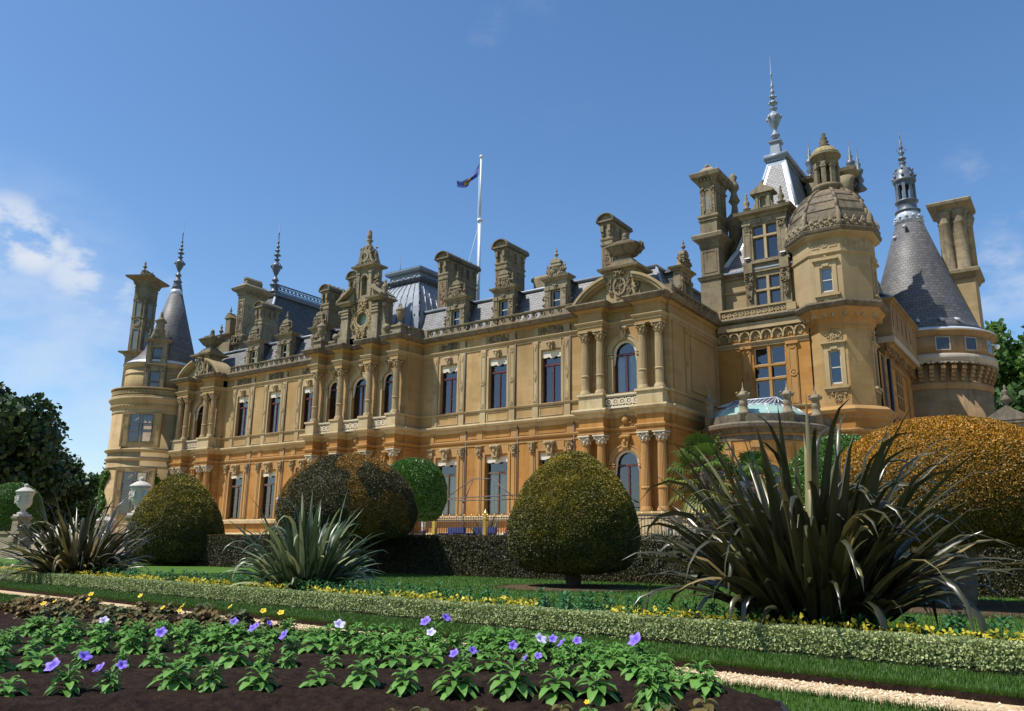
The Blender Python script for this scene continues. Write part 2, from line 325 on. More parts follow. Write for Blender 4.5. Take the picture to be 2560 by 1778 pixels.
    def wall(s, fr, u0, u1, z0, z1, holes=(), depth=.4, o=0.):
        """front of a wall with openings (ua,ub,za,zb) or (ua,ub,za,zspring,'arch'), and their reveals"""
        us = sorted({u0, u1} | {h[0] for h in holes} | {h[1] for h in holes})
        top = lambda h: h[3]+((h[1]-h[0])/2 if len(h) > 4 else 0)
        zs = sorted({z0, z1} | {h[2] for h in holes} | {top(h) for h in holes})
        for i in range(len(us)-1):
            for j in range(len(zs)-1):
                uc, zc = (us[i]+us[i+1])/2, (zs[j]+zs[j+1])/2
                if any(h[0] < uc < h[1] and h[2] < zc < top(h) for h in holes): continue
                s.frect(fr, us[i], us[i+1], zs[j], zs[j+1], o)
        for h in holes:
            a, b, c, d = h[:4]; i = o-depth
            s.add([fr.p(a,o,c), fr.p(a,o,d), fr.p(a,i,d), fr.p(a,i,c)], [(0,1,2,3)])
            s.add([fr.p(b,o,c), fr.p(b,i,c), fr.p(b,i,d), fr.p(b,o,d)], [(0,1,2,3)])
            s.add([fr.p(a,o,c), fr.p(a,i,c), fr.p(b,i,c), fr.p(b,o,c)], [(0,1,2,3)])
            if len(h) > 4:
                r = (b-a)/2; m = (a+b)/2; n = 16
                arc = [(m-r*math.cos(math.pi*k/n), d+r*math.sin(math.pi*k/n)) for k in range(n+1)]
                for k in range(n):
                    cu = a if k < n//2 else b
                    s.add([fr.p(cu,o,d+r), fr.p(arc[k][0],o,arc[k][1]), fr.p(arc[k+1][0],o,arc[k+1][1])], [(0,1,2)])
                    s.add([fr.p(arc[k][0],o,arc[k][1]), fr.p(arc[k][0],i,arc[k][1]), fr.p(arc[k+1][0],i,arc[k+1][1]), fr.p(arc[k+1][0],o,arc[k+1][1])], [(0,1,2,3)])
            else:
                s.add([fr.p(a,o,d), fr.p(b,o,d), fr.p(b,i,d), fr.p(a,i,d)], [(0,1,2,3)])
    def build(s, name, mat, parent=None, label=None):
        me = bpy.data.meshes.new(name); me.from_pydata(s.v, [], s.f); me.update()
        if any(s.sm): me.polygons.foreach_set('use_smooth', s.sm)
        me.materials.append(MATS[mat])
        o = bpy.data.objects.new(name, me); C.objects.link(o)
        if parent: o.parent = parent
        if label: o['label'] = label
        return o
def tag(o, label=None, cat=None, group=None, kind=None):
    if label: o['label'] = label
    if cat: o['category'] = cat
    if group: o['group'] = group
    if kind: o['kind'] = kind
    return o
def empty(name, loc=(0, 0, 0), rz=0.):
    o = bpy.data.objects.new(name, None); C.objects.link(o); o.location = loc; o.rotation_euler = (0, 0, rz); o.empty_display_size = .2
    return o
def copy_tree(o, parent=None):
    c = o.copy(); C.objects.link(c); c.parent = parent
    for ch in [q for q in KIDS.get(o.name, [])]: copy_tree(ch, c)
    return c
KIDS = {}
def index_kids(o):
    KIDS[o.name] = list(o.children)
    for ch in o.children: index_kids(ch)
def shift(o, dx=0, dy=0, dz=0, rz=0., pivot=(0, 0)):
    o.location = (dx, dy, dz)
    return o
def npmesh(name, verts, quads, mat, parent=None, attrs=None, tris=False, smooth=False):
    """fast mesh from numpy arrays; attrs are per-vertex floats"""
    me = bpy.data.meshes.new(name); k = quads.shape[1]
    me.vertices.add(len(verts)); me.vertices.foreach_set('co', np.asarray(verts, np.float32).ravel())
    me.loops.add(quads.size); me.loops.foreach_set('vertex_index', quads.astype(np.int32).ravel())
    me.polygons.add(len(quads)); me.polygons.foreach_set('loop_start', np.arange(0, quads.size, k, dtype=np.int32)); me.polygons.foreach_set('loop_total', np.full(len(quads), k, np.int32))
    if smooth: me.polygons.foreach_set('use_smooth', np.ones(len(quads), bool))
    for a, val in (attrs or {}).items():
        at = me.attributes.new(a, 'FLOAT', 'POINT'); at.data.foreach_set('value', np.asarray(val, np.float32))
    me.update(); me.validate()
    me.materials.append(MATS[mat])
    o = bpy.data.objects.new(name, me); C.objects.link(o)
    if parent: o.parent = parent
    return o
def rosette(mb, fr, uc, zc, r, o, d=.05):
    mb.arcband(fr, uc, zc, r*.6, r, o, o+d, 0, 360, 14); mb.arcband(fr, uc, zc, 0.001, r*.38, o, o+d*1.3, 0, 360, 8)
def diamond(mb, fr, uc, zc, w, h, o, d=.05):
    for k in (1., .55):
        q = [(uc, zc-h*k), (uc+w*k, zc), (uc, zc+h*k), (uc-w*k, zc)]
        if k == 1.:
            for i in range(4):
                a, b = q[i], q[(i+1) % 4]; f = .72
                mb.fprism(fr, [a, b, (uc+(b[0]-uc)*f, zc+(b[1]-zc)*f), (uc+(a[0]-uc)*f, zc+(a[1]-zc)*f)], o, o+d)
        else: mb.fprism(fr, q, o, o+d)
def carving(mb, fr, u0, u1, z0, z1, o, d, n, seed, rmin=.05, rmax=.12):
    """a patch of carved foliage: overlapping knobs and short scrolls"""
    rr = random.Random(seed)
    for k in range(n):
        u, z = rr.uniform(u0, u1), rr.uniform(z0, z1); r = rr.uniform(rmin, rmax)
        if rr.random() < .45:
            a = rr.uniform(0, 360); mb.arcband(fr, u, z, r*.55, r, o, o+d*rr.uniform(.6, 1.1), a, a+rr.uniform(170, 300), 7)
        else:
            q = fr.p(u, o+d*.3, z); mb.ball(q, r*.62, 6)
def frame_panel(mb, fr, u0, u1, z0, z1, o, w=.07, d=.035):
    mb.fb(fr, u0, u1, o, o+d, z0, z0+w); mb.fb(fr, u0, u1, o, o+d, z1-w, z1); mb.fb(fr, u0, u0+w, o, o+d, z0+w, z1-w); mb.fb(fr, u1-w, u1, o, o+d, z0+w, z1-w)
# ------------------------------------------------------------------ the country house
XC = -44.5
H = empty('country_house', (-44.5, 44, .95))
tag(H, 'long honey coloured stone mansion with slate roofs, domes, turrets and many ornate chimneys', 'mansion')
def part(mb, name, mat, parent=None, label=None):
    o = mb.build(name, mat, None, label); p = parent or H
    o.parent = p
    o.matrix_parent_inverse = Matrix.Translation(-H.location) if p is H else Matrix.Identity(4)
    return o
def sub(mb, name, mat, parent, label=None):
    o = mb.build(name, mat, None, label); o.parent = parent; return o

REG = {}
def G(name, mat, key):
    k = (name, mat, key)
    if k not in REG: REG[k] = MB()
    return REG[k]
def flush():
    for (name, mat, key), mb in REG.items():
        if mb.v: part(mb, name, mat)
    REG.clear()
FA = Fr(XC, 44, 1, 0); FB = Fr(XC, 42.5, 1, 0); FL = Fr(XC-22, 43.6, 1, 0); FP = Fr(XC+22, 43.6, 1, 0)
WIN_U = (-16.35, -11.95, -7.55, 7.55, 11.95, 16.35)
def glass_window(fr, uc, w, z0, z1, arch=False, tr=None, depth=.34, mat='wood_red', mull=True, fw_=.075, blind=None, valance=None, name='window', cross=(), o=0., parent=None, vz=.42, behind=.16):
    """frame mesh = the window, its pane and what hangs in it are its sub-parts; z1 is the springing of an arch"""
    m = MB(); a, b = uc-w/2, uc+w/2; i0, i1 = o-depth, o-depth+.09; r = w/2
    m.fb(fr, a, a+fw_, i0, i1, z0, z1); m.fb(fr, b-fw_, b, i0, i1, z0, z1); m.fb(fr, a+fw_, b-fw_, i0, i1, z0, z0+fw_*1.3)
    top = z1
    if arch: m.arcband(fr, uc, z1, r-fw_, r, i0, i1, 0, 180, 14)
    else: m.fb(fr, a+fw_, b-fw_, i0, i1, z1-fw_, z1)
    if tr: m.fb(fr, a+fw_, b-fw_, i0-.003, i1+.04, tr, tr+.13)
    if mull:
        zt = (tr if tr else z1-fw_); m.fb(fr, uc-.055, uc+.055, i0+.003, i1+.012, z0+fw_*1.3, zt)
    for c in cross: m.fb(fr, a+fw_, b-fw_, i0+.004, i1-.01, c, c+.05)
    W_ = part(m, name, mat, parent) if parent is None else sub(m, name, mat, parent)
    if parent is not None: return W_
    g = MB(); pi = o-depth+.035
    g.frect(fr, a+.02, b-.02, z0+.02, z1-.0, pi)
    if arch:
        P = [fr.p(uc+(r-.02)*math.cos(R(t)), pi, z1+(r-.02)*math.sin(R(t))) for t in range(0, 181, 10)]; g.add(P, [tuple(range(len(P)))])
    sub(g, 'pane', 'glass', W_)
    if blind:
        bm = MB(); kind, mt, spec = blind
        q = o-depth-behind
        if kind == 'roller': bm.fb(fr, a, b, q-.01, q+.01, z1-(z1-z0)*spec, z1)
        elif kind == 'drapes':
            for (f0, f1) in spec:
                n = max(6, int((f1-f0)*w/.05)); 
                for k in range(n):
                    ua, ub = a+w*(f0+(f1-f0)*k/n), a+w*(f0+(f1-f0)*(k+1)/n); oa, ob = q+.035*math.sin(k*1.3), q+.035*math.sin((k+1)*1.3)
                    bm.add([fr.p(ua,oa,z0), fr.p(ub,ob,z0), fr.p(ub,ob,z1), fr.p(ua,oa,z1)], [(0,1,2,3)])
        elif kind == 'shutters':
            for k in range(4):
                ua = a+w*k/4; bm.fb(fr, ua+.02, ua+w/4-.02, q-.02, q+.02, z0+.03, tr or z1)
                bm.fb(fr, ua+.07, ua+w/4-.07, q+.02, q+.035, z0+.15, z0+(z1-z0)*.38); bm.fb(fr, ua+.07, ua+w/4-.07, q+.02, q+.035, z0+(z1-z0)*.42, (tr or z1)-.12)
        elif kind == 'swag':
            for k in range(26):
                rr = random.Random(k*7+int(uc*10)); bm.ball(fr.p(uc+rr.uniform(-.4, .4)*w, q, z1+rr.uniform(.05, .3)*r+.1*math.cos(k)), rr.uniform(.07, .15), 6, .6)
        sub(bm, {'roller': 'roller_blind', 'drapes': 'curtain', 'shutters': 'shutter', 'swag': 'swag_curtain'}[kind], mt, W_)
    if valance:
        v = MB(); n = 6; q = o-.10
        if arch:
            zz = z1; v.arcband(fr, uc, zz, r*.80, r*1.02, q-.1, q, 0, 180, 18, 1.0)
            for sg in (-1, 1):
                v.fprism(fr, [(uc+sg*r*.80, zz), (uc+sg*r*1.02, zz), (uc+sg*r*1.02, zz-.75), (uc+sg*r*.92, zz-.62), (uc+sg*r*.86, zz-.35)][::sg], q-.1, q)
        else:
            pts = [(a-.03, z1)] + [(a-.03+(w+.06)*k/24, z1-vz-.055*abs(math.sin(math.pi*k/24*3))-(.05 if 9 < k < 15 else 0)) for k in range(25)] + [(b+.03, z1)]
            v.fprism(fr, pts, q-.1, q)
        sub(v, 'pelmet', valance, W_)
    return W_

# ---- plan line of the front with every forward break, for the mouldings
def front_path(brk, oc_b=.95, oc_p=.8):
    P = [(-69.55, 46.2), (-69.55, 43.6)]
    def pav(xc):
        q = [(xc-3.05, 43.6)]
        for sg in (-1, 1):
            if brk: q += [(xc+sg*2.0-.86, 43.6), (xc+sg*2.0-.86, 43.6-oc_p), (xc+sg*2.0+.86, 43.6-oc_p), (xc+sg*2.0+.86, 43.6)]
        return q+[(xc+3.05, 43.6)]
    P += pav(-66.5)[1:]+[(-63.45, 44.0), (-49.4, 44.0), (-49.4, 42.5)]
    for u in (-4.3, -1.55, 1.55, 4.3):
        if brk: P += [(XC+u-.42, 42.5), (XC+u-.42, 42.5-oc_b), (XC+u+.42, 42.5-oc_b), (XC+u+.42, 42.5)]
    P += [(-39.6, 42.5), (-39.6, 44.0), (-25.55, 44.0)]+pav(-22.5)+[(-19.45, 51.3)]
    return P
PB, PS = front_path(True), front_path(False)

# ---- walls
GZ0, GZ1 = 3.0, 6.9
m = MB(); bays = [(-3.0, 1.15), (0, 1.7), (2.95, 1.15)]
gh = [(u-.95, u+.95, GZ0, GZ1) for u in WIN_U]
m.wall(FA, -18.95, -4.9, .95, 9.25, gh[:3]); m.wall(FA, 4.9, 18.95, .95, 9.25, gh[3:])
m.wall(FB, -4.9, 4.9, .95, 9.25, [(u-w/2, u+w/2, 3.0, 6.7-w/2, 'arch') for u, w in bays])
for F in (FL, FP): m.wall(F, -3.05, 3.05, .95, 9.25, [(-.85, .85, 3.0, 5.9, 'arch')])
SIDE = Fr(-19.45, 43.6, 0, 1); m.wall(SIDE, 0, 7.7, .95, 9.25)
m.wall(Fr(-39.6, 42.5, 0, 1), 0, 1.5, .95, 9.25); m.wall(Fr(-49.4, 44, 0, -1), 0, 1.5, .95, 9.25)
m.wall(Fr(-69.55, 52, 0, -1), 0, 8.4, .95, 9.25)
m.wall(Fr(-25.55, 44, 0, -1), 0, .4, .95, 9.25); m.wall(Fr(-63.45, 43.6, 0, 1), 0, .4, .95, 9.25)
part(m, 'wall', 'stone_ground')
m = MB(); FZ0, FZ1 = 10.2, 13.75
fh = [(u-.78, u+.78, FZ0, FZ1) for u in WIN_U]
m.wall(FA, -18.95, -4.9, 9.25, 14.8, fh[:3]); m.wall(FA, 4.9, 18.95, 9.25, 14.8, fh[3:])
m.wall(FB, -4.9, 4.9, 9.25, 14.8, [(u-w/2, u+w/2, 10.25, 13.5-w/2, 'arch') for u, w in bays])
for F in (FL, FP): m.wall(F, -3.05, 3.05, 9.25, 14.8, [(-.82, .82, 10.25, 12.75, 'arch')])
m.wall(SIDE, 0, 7.7, 9.25, 14.8); m.wall(Fr(-39.6, 42.5, 0, 1), 0, 1.5, 9.25, 14.8); m.wall(Fr(-49.4, 44, 0, -1), 0, 1.5, 9.25, 14.8); m.wall(Fr(-69.55, 52, 0, -1), 0, 8.4, 9.25, 14.8)
m.wall(Fr(-25.55, 44, 0, -1), 0, .4, 9.25, 14.8); m.wall(Fr(-63.45, 43.6, 0, 1), 0, .4, 9.25, 14.8)
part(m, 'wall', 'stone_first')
# entablature blocks over the columns and the frieze behind
m = MB()
m.wall(FA, -18.95, -4.9, 14.8, 16.0); m.wall(FA, 4.9, 18.95, 14.8, 16.0); m.wall(FB, -4.9, 4.9, 14.8, 16.0)
for F in (FL, FP): m.wall(F, -3.05, 3.05, 14.8, 16.0)
m.wall(SIDE, 0, 7.7, 14.8, 16.0); m.wall(Fr(-39.6, 42.5, 0, 1), 0, 1.5, 14.8, 16.0); m.wall(Fr(-49.4, 44, 0, -1), 0, 1.5, 14.8, 16.0); m.wall(Fr(-69.55, 52, 0, -1), 0, 8.4, 14.8, 16.)
part(m, 'frieze', 'stone_first')
for z0, z1, mt in ((14.25, 15.5, 'stone_first'), (7.65, 8.9, 'stone_ground')):
    for F in (FL, FP):
        for sg in (-1, 1): G('entablature', mt, (F.x, sg)).fb(F, sg*2.0-.86, sg*2.0+.86, -.02, .8, z0, z1)
    for u in (-4.3, -1.55, 1.55, 4.3): G('entablature', mt, u).fb(FB, u-.42, u+.42, -.02, .95, z0, z1)
# pedestals under the upper columns
for F in (FL, FP):
    for sg in (-1, 1):
        m = G('pedestal', 'stone_dado', (F.x, sg, 0))
        m.fb(F, sg*2.0-.84, sg*2.0+.84, -.02, .84, 9.24, 10.06); m.fb(F, sg*2.0-.94, sg*2.0+.94, -.02, .94, 10.06, 10.2)
        m = G('pedestal', 'stone_dado', (F.x, sg, 1))
        m.fb(F, sg*2.0-.9, sg*2.0+.9, -.02, .9, .95, 2.9); m.fb(F, sg*2.0-.98, sg*2.0+.98, -.02, .98, 2.9, 3.02)
for u in (-4.3, -1.55, 1.55, 4.3):
    m = G('pedestal', 'stone_dado', (u, 0))
    m.fb(FB, u-.46, u+.46, -.02, 1.02, 9.24, 10.06); m.fb(FB, u-.54, u+.54, -.02, 1.1, 10.06, 10.2)
    G('pedestal', 'stone_dado', (u, 1)).fb(FB, u-.46, u+.46, -.02, 1.02, .95, 2.9)

# ---- mouldings
STR = [(0,-.1),(.09,-.06),(.13,.05),(.12,.1),(0,.14)]
MIDC = [(0,-.12),(.09,0),(.12,.1),(.3,.16),(.36,.3),(.33,.4),(0,.46)]
SILL = [(0,0),(.1,.03),(.15,.14),(0,.19)]
ARCH = [(0,-.02),(.06,0),(.06,.13),(.11,.14),(.18,.26),(.18,.32),(0,.37)]
TOPC = [(0,0),(.08,.02),(.15,.14),(.24,.18)]
TOPL = [(.0,.17),(.44,.2),(.52,.34),(.60,.46),(.57,.54),(0,.60)]
m = MB(); m.sweep(PB, STR, z=8.0); m.sweep(PB, [(0,0),(.05,.0),(.05,.09),(0,.1)], z=7.68); part(m, 'string_course', 'stone_trim_ground')
m = MB(); m.sweep(PB, MIDC, z=8.82); part(m, 'cornice', 'stone_dado')
m = MB(); m.sweep(PS, SILL, z=10.02); part(m, 'sill_course', 'stone_trim')
m = MB(); m.sweep(PB, ARCH, z=14.48); part(m, 'string_course', 'stone_trim')
m = MB(); m.sweep(PB, TOPC, z=15.42); part(m, 'cornice', 'stone_first')
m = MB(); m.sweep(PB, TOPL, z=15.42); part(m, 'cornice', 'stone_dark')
m = MB(); m.sweep(PS, [(0,0),(.22,0),(.22,.25),(.12,.33),(0,.36)], z=2.6); m.sweep(PS, [(0,0),(.3,0),(.3,.8),(.2,.9),(0,.95)], z=.9); part(m, 'plinth', 'stone_dado')

# ---- window bays of the long ranges
def keystone(mb, fr, u, z0, z1, w, d):
    """scrolled bracket: fluted roll on top, tapering to a small roll below"""
    h = z1-z0
    for k in range(4):
        uu = u-w/2+w*(k+.5)/4; mb.tube(fr.p(uu, 0, z1-h*.18), fr.p(uu, d, z1-h*.2), h*.17, h*.15, 7)
    mb.fprism(fr, [(u-w*.32, z0+h*.12), (u+w*.32, z0+h*.12), (u+w*.45, z1-h*.3), (u-w*.45, z1-h*.3)], 0, d*.75)
    mb.fb(fr, u-w*.40, u+w*.40, 0, d*.6, z0, z0+h*.13); mb.ball(fr.p(u, d*.8, z0+h*.5), w*.2, 7, 1.5)
for i, u in enumerate(WIN_U):
    pt, pg = G('window_surround', 'stone_trim', i), G('window_surround', 'stone_trim_ground', i)
    ks, kg, cv, bl = G('keystone', 'stone_trim', i), G('keystone', 'stone_upper', i), G('carved_panel', 'stone_dark', i), G('pipe_shade_line', 'bronze', i)
    # first floor: strips with sunk roundels or lozenges either side, moulded architrave
    for sg in (-1, 1):
        c = u+sg*1.24
        pt.fb(FA, c-.23, c+.23, 0, .09, 10.2, 14.48); frame_panel(pt, FA, c-.17, c+.17, 10.32, 14.3, .09, .035, .03)
        if i in (0, 2, 3, 5):
            diamond(pt, FA, c, 12.1, .15, .42, .09, .05); pt.fprism(FA, [(c-.13, 10.4), (c+.13, 10.4), (c, 10.85)], .09, .13); pt.fprism(FA, [(c-.13, 14.25), (c, 13.8), (c+.13, 14.25)], .09, .13)
        else:
            rosette(pt, FA, c, 12.1, .19, .09, .05); rosette(pt, FA, c, 10.5, .12, .09, .04); rosette(pt, FA, c, 14.1, .13, .09, .04)
        pt.fb(FA, c-.23, c+.23, 0, .07, 9.27, 10.04)
        pt.fb(FA, c-.23, c+.23, 0, .06, 14.84, 15.42)
        pt.fb(FA, u+sg*.86-.08, u+sg*.86+.08, 0, .05, 10.2, 13.83)
    pt.fb(FA, u-.94, u+.94, 0, .05, 13.83, 13.97); pt.fb(FA, u-.80, u+.80, 0, .035, 13.97, 14.46)
    keystone(ks, FA, u, 13.72, 14.36, .5, .3)
    frame_panel(pt, FA, u-.9, u+.9, 9.36, 9.98, 0, .06, .04)
    for du in (-2.2,):
        pass
    # carved tablets over each window
    cv.fb(FA, u-.26, u+.26, 0, .05, 14.95, 15.32); carving(cv, FA, u-.88, u-.34, 14.93, 15.36, 0, .07, 26, i*3+1, .05, .11); carving(cv, FA, u+.34, u+.88, 14.93, 15.36, 0, .07, 26, i*3+2, .05, .11); carving(cv, FA, u-.2, u+.2, 15.33, 15.42, .02, .06, 6, i, .05, .09)
    # ground floor
    for sg in (-1, 1):
        c = u+sg*1.45; pg.fb(FA, c-.2, c+.2, 0, .06, 3.0, 7.0); pg.fb(FA, c-.1, c+.1, .06, .1, 3.1, 6.9)
        kb = G('console', 'stone_upper', (i, sg))
        pg.fb(FA, u+sg*1.06-.1, u+sg*1.06+.1, 0, .07, 3.0, 7.06)
        kb.fb(FA, c-.17, c+.17, 0, .22, 7.02, 7.08); carving(kb, FA, c-.17, c+.17, 7.12, 7.62, .04, .24, 16, i*5+sg, .08, .15); kb.fprism(FA, [(c-.14, 7.08), (c+.14, 7.08), (c+.24, 7.62), (c-.24, 7.62)], 0, .16); kb.fb(FA, c-.27, c+.27, 0, .26, 7.6, 7.66)
        pg.fb(FA, c-.24, c+.24, 0, .06, 8.14, 8.82)
    pg.fb(FA, u-1.16, u+1.16, 0, .07, 7.06, 7.22); pg.fb(FA, u-1.0, u+1.0, 0, .045, 7.22, 7.66)
    keystone(kg, FA, u, 6.72, 7.72, .62, .42)
    frame_panel(pg, FA, u-1.1, u+1.1, 8.2, 8.8, 0, .05, .035)
    # dark tubes drawing the shadow lines beside the pilaster strips
    for sg in (1,):
        q = FA.p(u+sg*1.52, .07, 0); bl.tube((q[0], q[1], 9.3), (q[0], q[1], 15.3), .035, n=6)
        q = FA.p(u+sg*1.76, .07, 0); bl.tube((q[0], q[1], 1.0), (q[0], q[1], 8.9), .035, n=6)
for u in (-18.6, -14.15, -9.75, -5.3, 5.3, 9.75, 14.15, 18.5):
    if abs(u) < 6 or abs(u) > 18: continue
    frame_panel(G('wall_panel', 'stone_dado', u), FA, u-.72, u+.72, 9.36, 9.98, 0, .05, .03); frame_panel(G('wall_panel', 'stone_trim_ground', u), FA, u-.5, u+.5, 8.2, 8.8, 0, .05, .03)
BL = {0: ('drapes', 'curtain', [(.08, .62)]), 1: ('drapes', 'curtain', [(.1, .66)]), 2: None, 3: None, 4: None, 5: None}
for i, u in enumerate(WIN_U):
    glass_window(FA, u, 1.56, FZ0, FZ1, tr=12.72, blind=BL[i], valance='blind', mat='wood_red')
    glass_window(FA, u, 1.9, GZ0, GZ1, tr=5.75, blind=(None, None, None, ('shutters', 'shutter', 0), ('shutters', 'shutter', 0), None)[i], valance='blind', mat='wood_brown', vz=.36)

# ---- arched openings of the middle bay and the end pavilions
def arched(fr, u, w, zf, sf, zg, sg_, vf=True):
    k = (fr.x, u); am, gm, kk, kg2 = G('archivolt', 'stone_trim', k), G('archivolt', 'stone_trim_ground', k), G('keystone', 'stone_trim', k), G('keystone', 'stone_trim_ground', k)
    am.arcband(fr, u, sf, w/2+.02, w/2+.27, 0, .09, n=22); am.arcband(fr, u, sf, w/2+.27, w/2+.36, 0, .13, n=22)
    gm.arcband(fr, u, sg_, w/2+.02, w/2+.27, 0, .09, n=22); gm.arcband(fr, u, sg_, w/2+.27, w/2+.36, 0, .13, n=22)
    for s_ in (-1, 1):
        a, b = sorted((u+s_*(w/2+.0), u+s_*(w/2+.34)))
        am.fb(fr, a, b, 0, .05, zf, sf-.2); am.fb(fr, a-.04, b+.04, 0, .12, sf-.2, sf-.12); am.fb(fr, a-.06, b+.06, 0, .14, sf-.06, sf+.02)
        gm.fb(fr, a, b, 0, .05, zg, sg_-.2); gm.fb(fr, a-.05, b+.05, 0, .13, sg_-.2, sg_-.12); gm.fb(fr, a-.06, b+.06, 0, .14, sg_-.06, sg_+.02)
    keystone(kk, fr, u, sf+w/2+.02, 14.42, .46, .32); keystone(kg2, fr, u, sg_+w/2+.02, 7.66, .56, .36)
for u, w in bays:
    arched(FB, u, w, 10.2, 13.5-w/2, 3.0, 6.7-w/2)
    glass_window(FB, u, w, 10.25, 13.5-w/2, arch=True, tr=12.75, valance='blind', mull=(w > 1.3), blind=('drapes', 'curtain', [(.72, .9)]) if w > 1.3 else None)
    glass_window(FB, u, w, 3.0, 6.7-w/2, arch=True, tr=5.7, valance='blind', mull=(w > 1.3), mat='wood_brown')
for F, bl_ in ((FL, None), (FP, ('drapes', 'curtain', [(.03, .33), (.55, 1.0)]))):
    arched(F, 0, 1.64, 10.2, 12.75, 3.0, 5.9)
    w = glass_window(F, 0, 1.64, 10.25, 12.75, arch=True, tr=12.62, valance='blind', blind=bl_)
    if F is FP:
        bm = MB()
        for k in range(34):
            rr = random.Random(k); bm.ball(F.p(rr.uniform(-.62, .62), -.46, 13.0+rr.uniform(0, .35)+.12*math.cos(k)), rr.uniform(.07, .14), 6, .6)
        sub(bm, 'swag_curtain', 'bronze', w)
    glass_window(F, 0, 1.7, 3.0, 5.9, arch=True, tr=5.75, valance='blind', mat='wood_red')
# pierced parapets under the arched windows
def pierced(fr, u0, u1, z0, z1, o):
    n = max(2, round((u1-u0)/.5)); p = (u1-u0)/n
    m.fb(fr, u0, u1, o-.06, o+.06, z0, z0+.08); m.fb(fr, u0, u1, o-.06, o+.06, z1-.08, z1)
    for k in range(n):
        c = u0+p*(k+.5); r = min(.22, (z1-z0)/2-.08)
        m.arcband(fr, c, (z0+z1)/2, r*.62, r, o-.05, o+.05, 0, 360, 14); m.arcband(fr, c, (z0+z1)/2, .001, r*.34, o-.04, o+.04, 0, 360, 8)
        m.fb(fr, c+r, c+p-r, o-.05, o+.05, (z0+z1)/2-.05, (z0+z1)/2+.05)
        for du, dz in ((p/2, 1), (p/2, -1)): m.fprism(fr, [(c+du-.07, (z0+z1)/2+dz*.05), (c+du+.07, (z0+z1)/2+dz*.05), (c+du, (z0+z1)/2+dz*.3)][::dz], o-.04, o+.04)
for F, a, b, o in [(FL, -1.14, 1.14, .42), (FP, -1.14, 1.14, .42)]+[(FB, a, b, .5) for a, b in ((-3.84, -2.01), (-1.09, 1.09), (2.01, 3.84))]:
    m = G('pierced_parapet', 'stone_white', (F.x, a)); pierced(F, a, b, 9.3, 10.0, o)
    m.fb(F, a, b, o-.13, o+.13, 10.0, 10.1); m.fb(F, a, b, 0, o+.1, 9.24, 9.3)
# carved shields and swags on the lower and upper friezes of the bay and pavilions
for F, us in ((FL, (0,)), (FP, (0,)), (FB, (-2.95, 0, 2.95))):
    for u in us:
        m = G('carved_panel', 'stone_trim_ground', (F.x, u)); m.lathe(*F.p(u, .02, 0)[:2], [(.02, 8.28), (.2, 8.35), (.27, 8.55), (.22, 8.75), (.02, 8.82)], 10); carving(m, F, u-.55, u+.55, 8.25, 8.8, 0, .1, 46, int(u*10)+5, .05, .12)
for F, us in ((FL, (0,)), (FP, (0,)), (FB, (-2.95, 0, 2.95))):
    for u in us: m = G('carved_panel', 'stone_trim', (F.x, u)); m.arcband(F, u, 15.1, .11, .19, 0, .06, 0, 360, 14); m.ball(F.p(u, .03, 15.1), .1, 8)
# blind panels on the pavilion return facing the right-hand court
m = MB()
for z0, z1 in ((10.4, 14.3),):
    m.fb(SIDE, .3, .75, 0, .09, 10.2, 14.48); m.fb(SIDE, 2.1, 2.6, 0, .08, 10.2, 14.48); frame_panel(m, SIDE, 3.0, 7.0, 10.5, 14.2, 0, .1, .07)
    rosette(m, SIDE, 2.35, 12.1, .19, .08, .05); rosette(m, SIDE, 2.35, 14.1, .14, .08, .05); m.fb(SIDE, 7.2, 7.6, 0, .08, 10.2, 14.48)
part(m, 'blind_panel', 'stone_first')

# ---- columns
def column(z0, z1, r, flute=.0):
    """shaft standing on its base ring, capital as a sub-part; origin at its foot"""
    h = z1-z0; cap = .58; b = MB()
    b.lathe(0, 0, [(r*1.42, 0), (r*1.42, .07), (r*1.36, .1), (r*1.4, .16), (r*1.18, .2), (r*1.24, .25), (r*1.06, .28)], 24)
    b.lathe(0, 0, [(r*1.03, .28), (r*1.02, h*.28)], 40, flute=.07, smooth=False)
    b.lathe(0, 0, [(r*1.02, h*.28), (r*1.14, h*.285), (r*1.16, h*.295), (r*1.08, h*.305), (r*1.0, h*.31)], 24)
    b.lathe(0, 0, [(r*1.0, h*.31), (r*.98, h*.6), (r*.87, h-cap)], 40, flute=.10, smooth=False)
    b.lathe(0, 0, [(r*.9, h-cap-.03), (r*1.02, h-cap-.01), (r*1.02, h-cap+.03), (r*.9, h-cap+.05)], 24)
    c = MB(); c.lathe(0, 0, [(r*.86, h-cap+.04), (r*.95, h-cap+.2), (r*1.2, h-.1)], 20)
    fr = Fr(0, 0, 1, 0); 
    c.add([(x*r*1.5, y*r*1.5, z) for z in (h-.09, h) for x, y in ((-1,-1),(1,-1),(1,1),(-1,1))], [(0,3,2,1),(4,5,6,7),(0,1,5,4),(1,2,6,5),(2,3,7,6),(3,0,4,7)])
    for k in range(4):
        a = math.pi/4+k*math.pi/2; x, y = math.cos(a)*r*1.45, math.sin(a)*r*1.45
        c.ball((x, y, h-.19), .105, 8); c.tube((x*.55, y*.55, h-cap+.12), (x*.93, y*.93, h-.2), .04, .05, 6)
    for k in range(8):
        a = k*math.pi/4; c.ball((math.cos(a)*r*1.04, math.sin(a)*r*1.04, h-cap+.16), .075, 6, 1.5)
    for k in range(8):
        a = (k+.5)*math.pi/4; c.ball((math.cos(a)*r*1.12, math.sin(a)*r*1.12, h-cap+.33), .065, 6, 1.4)
    return b, c
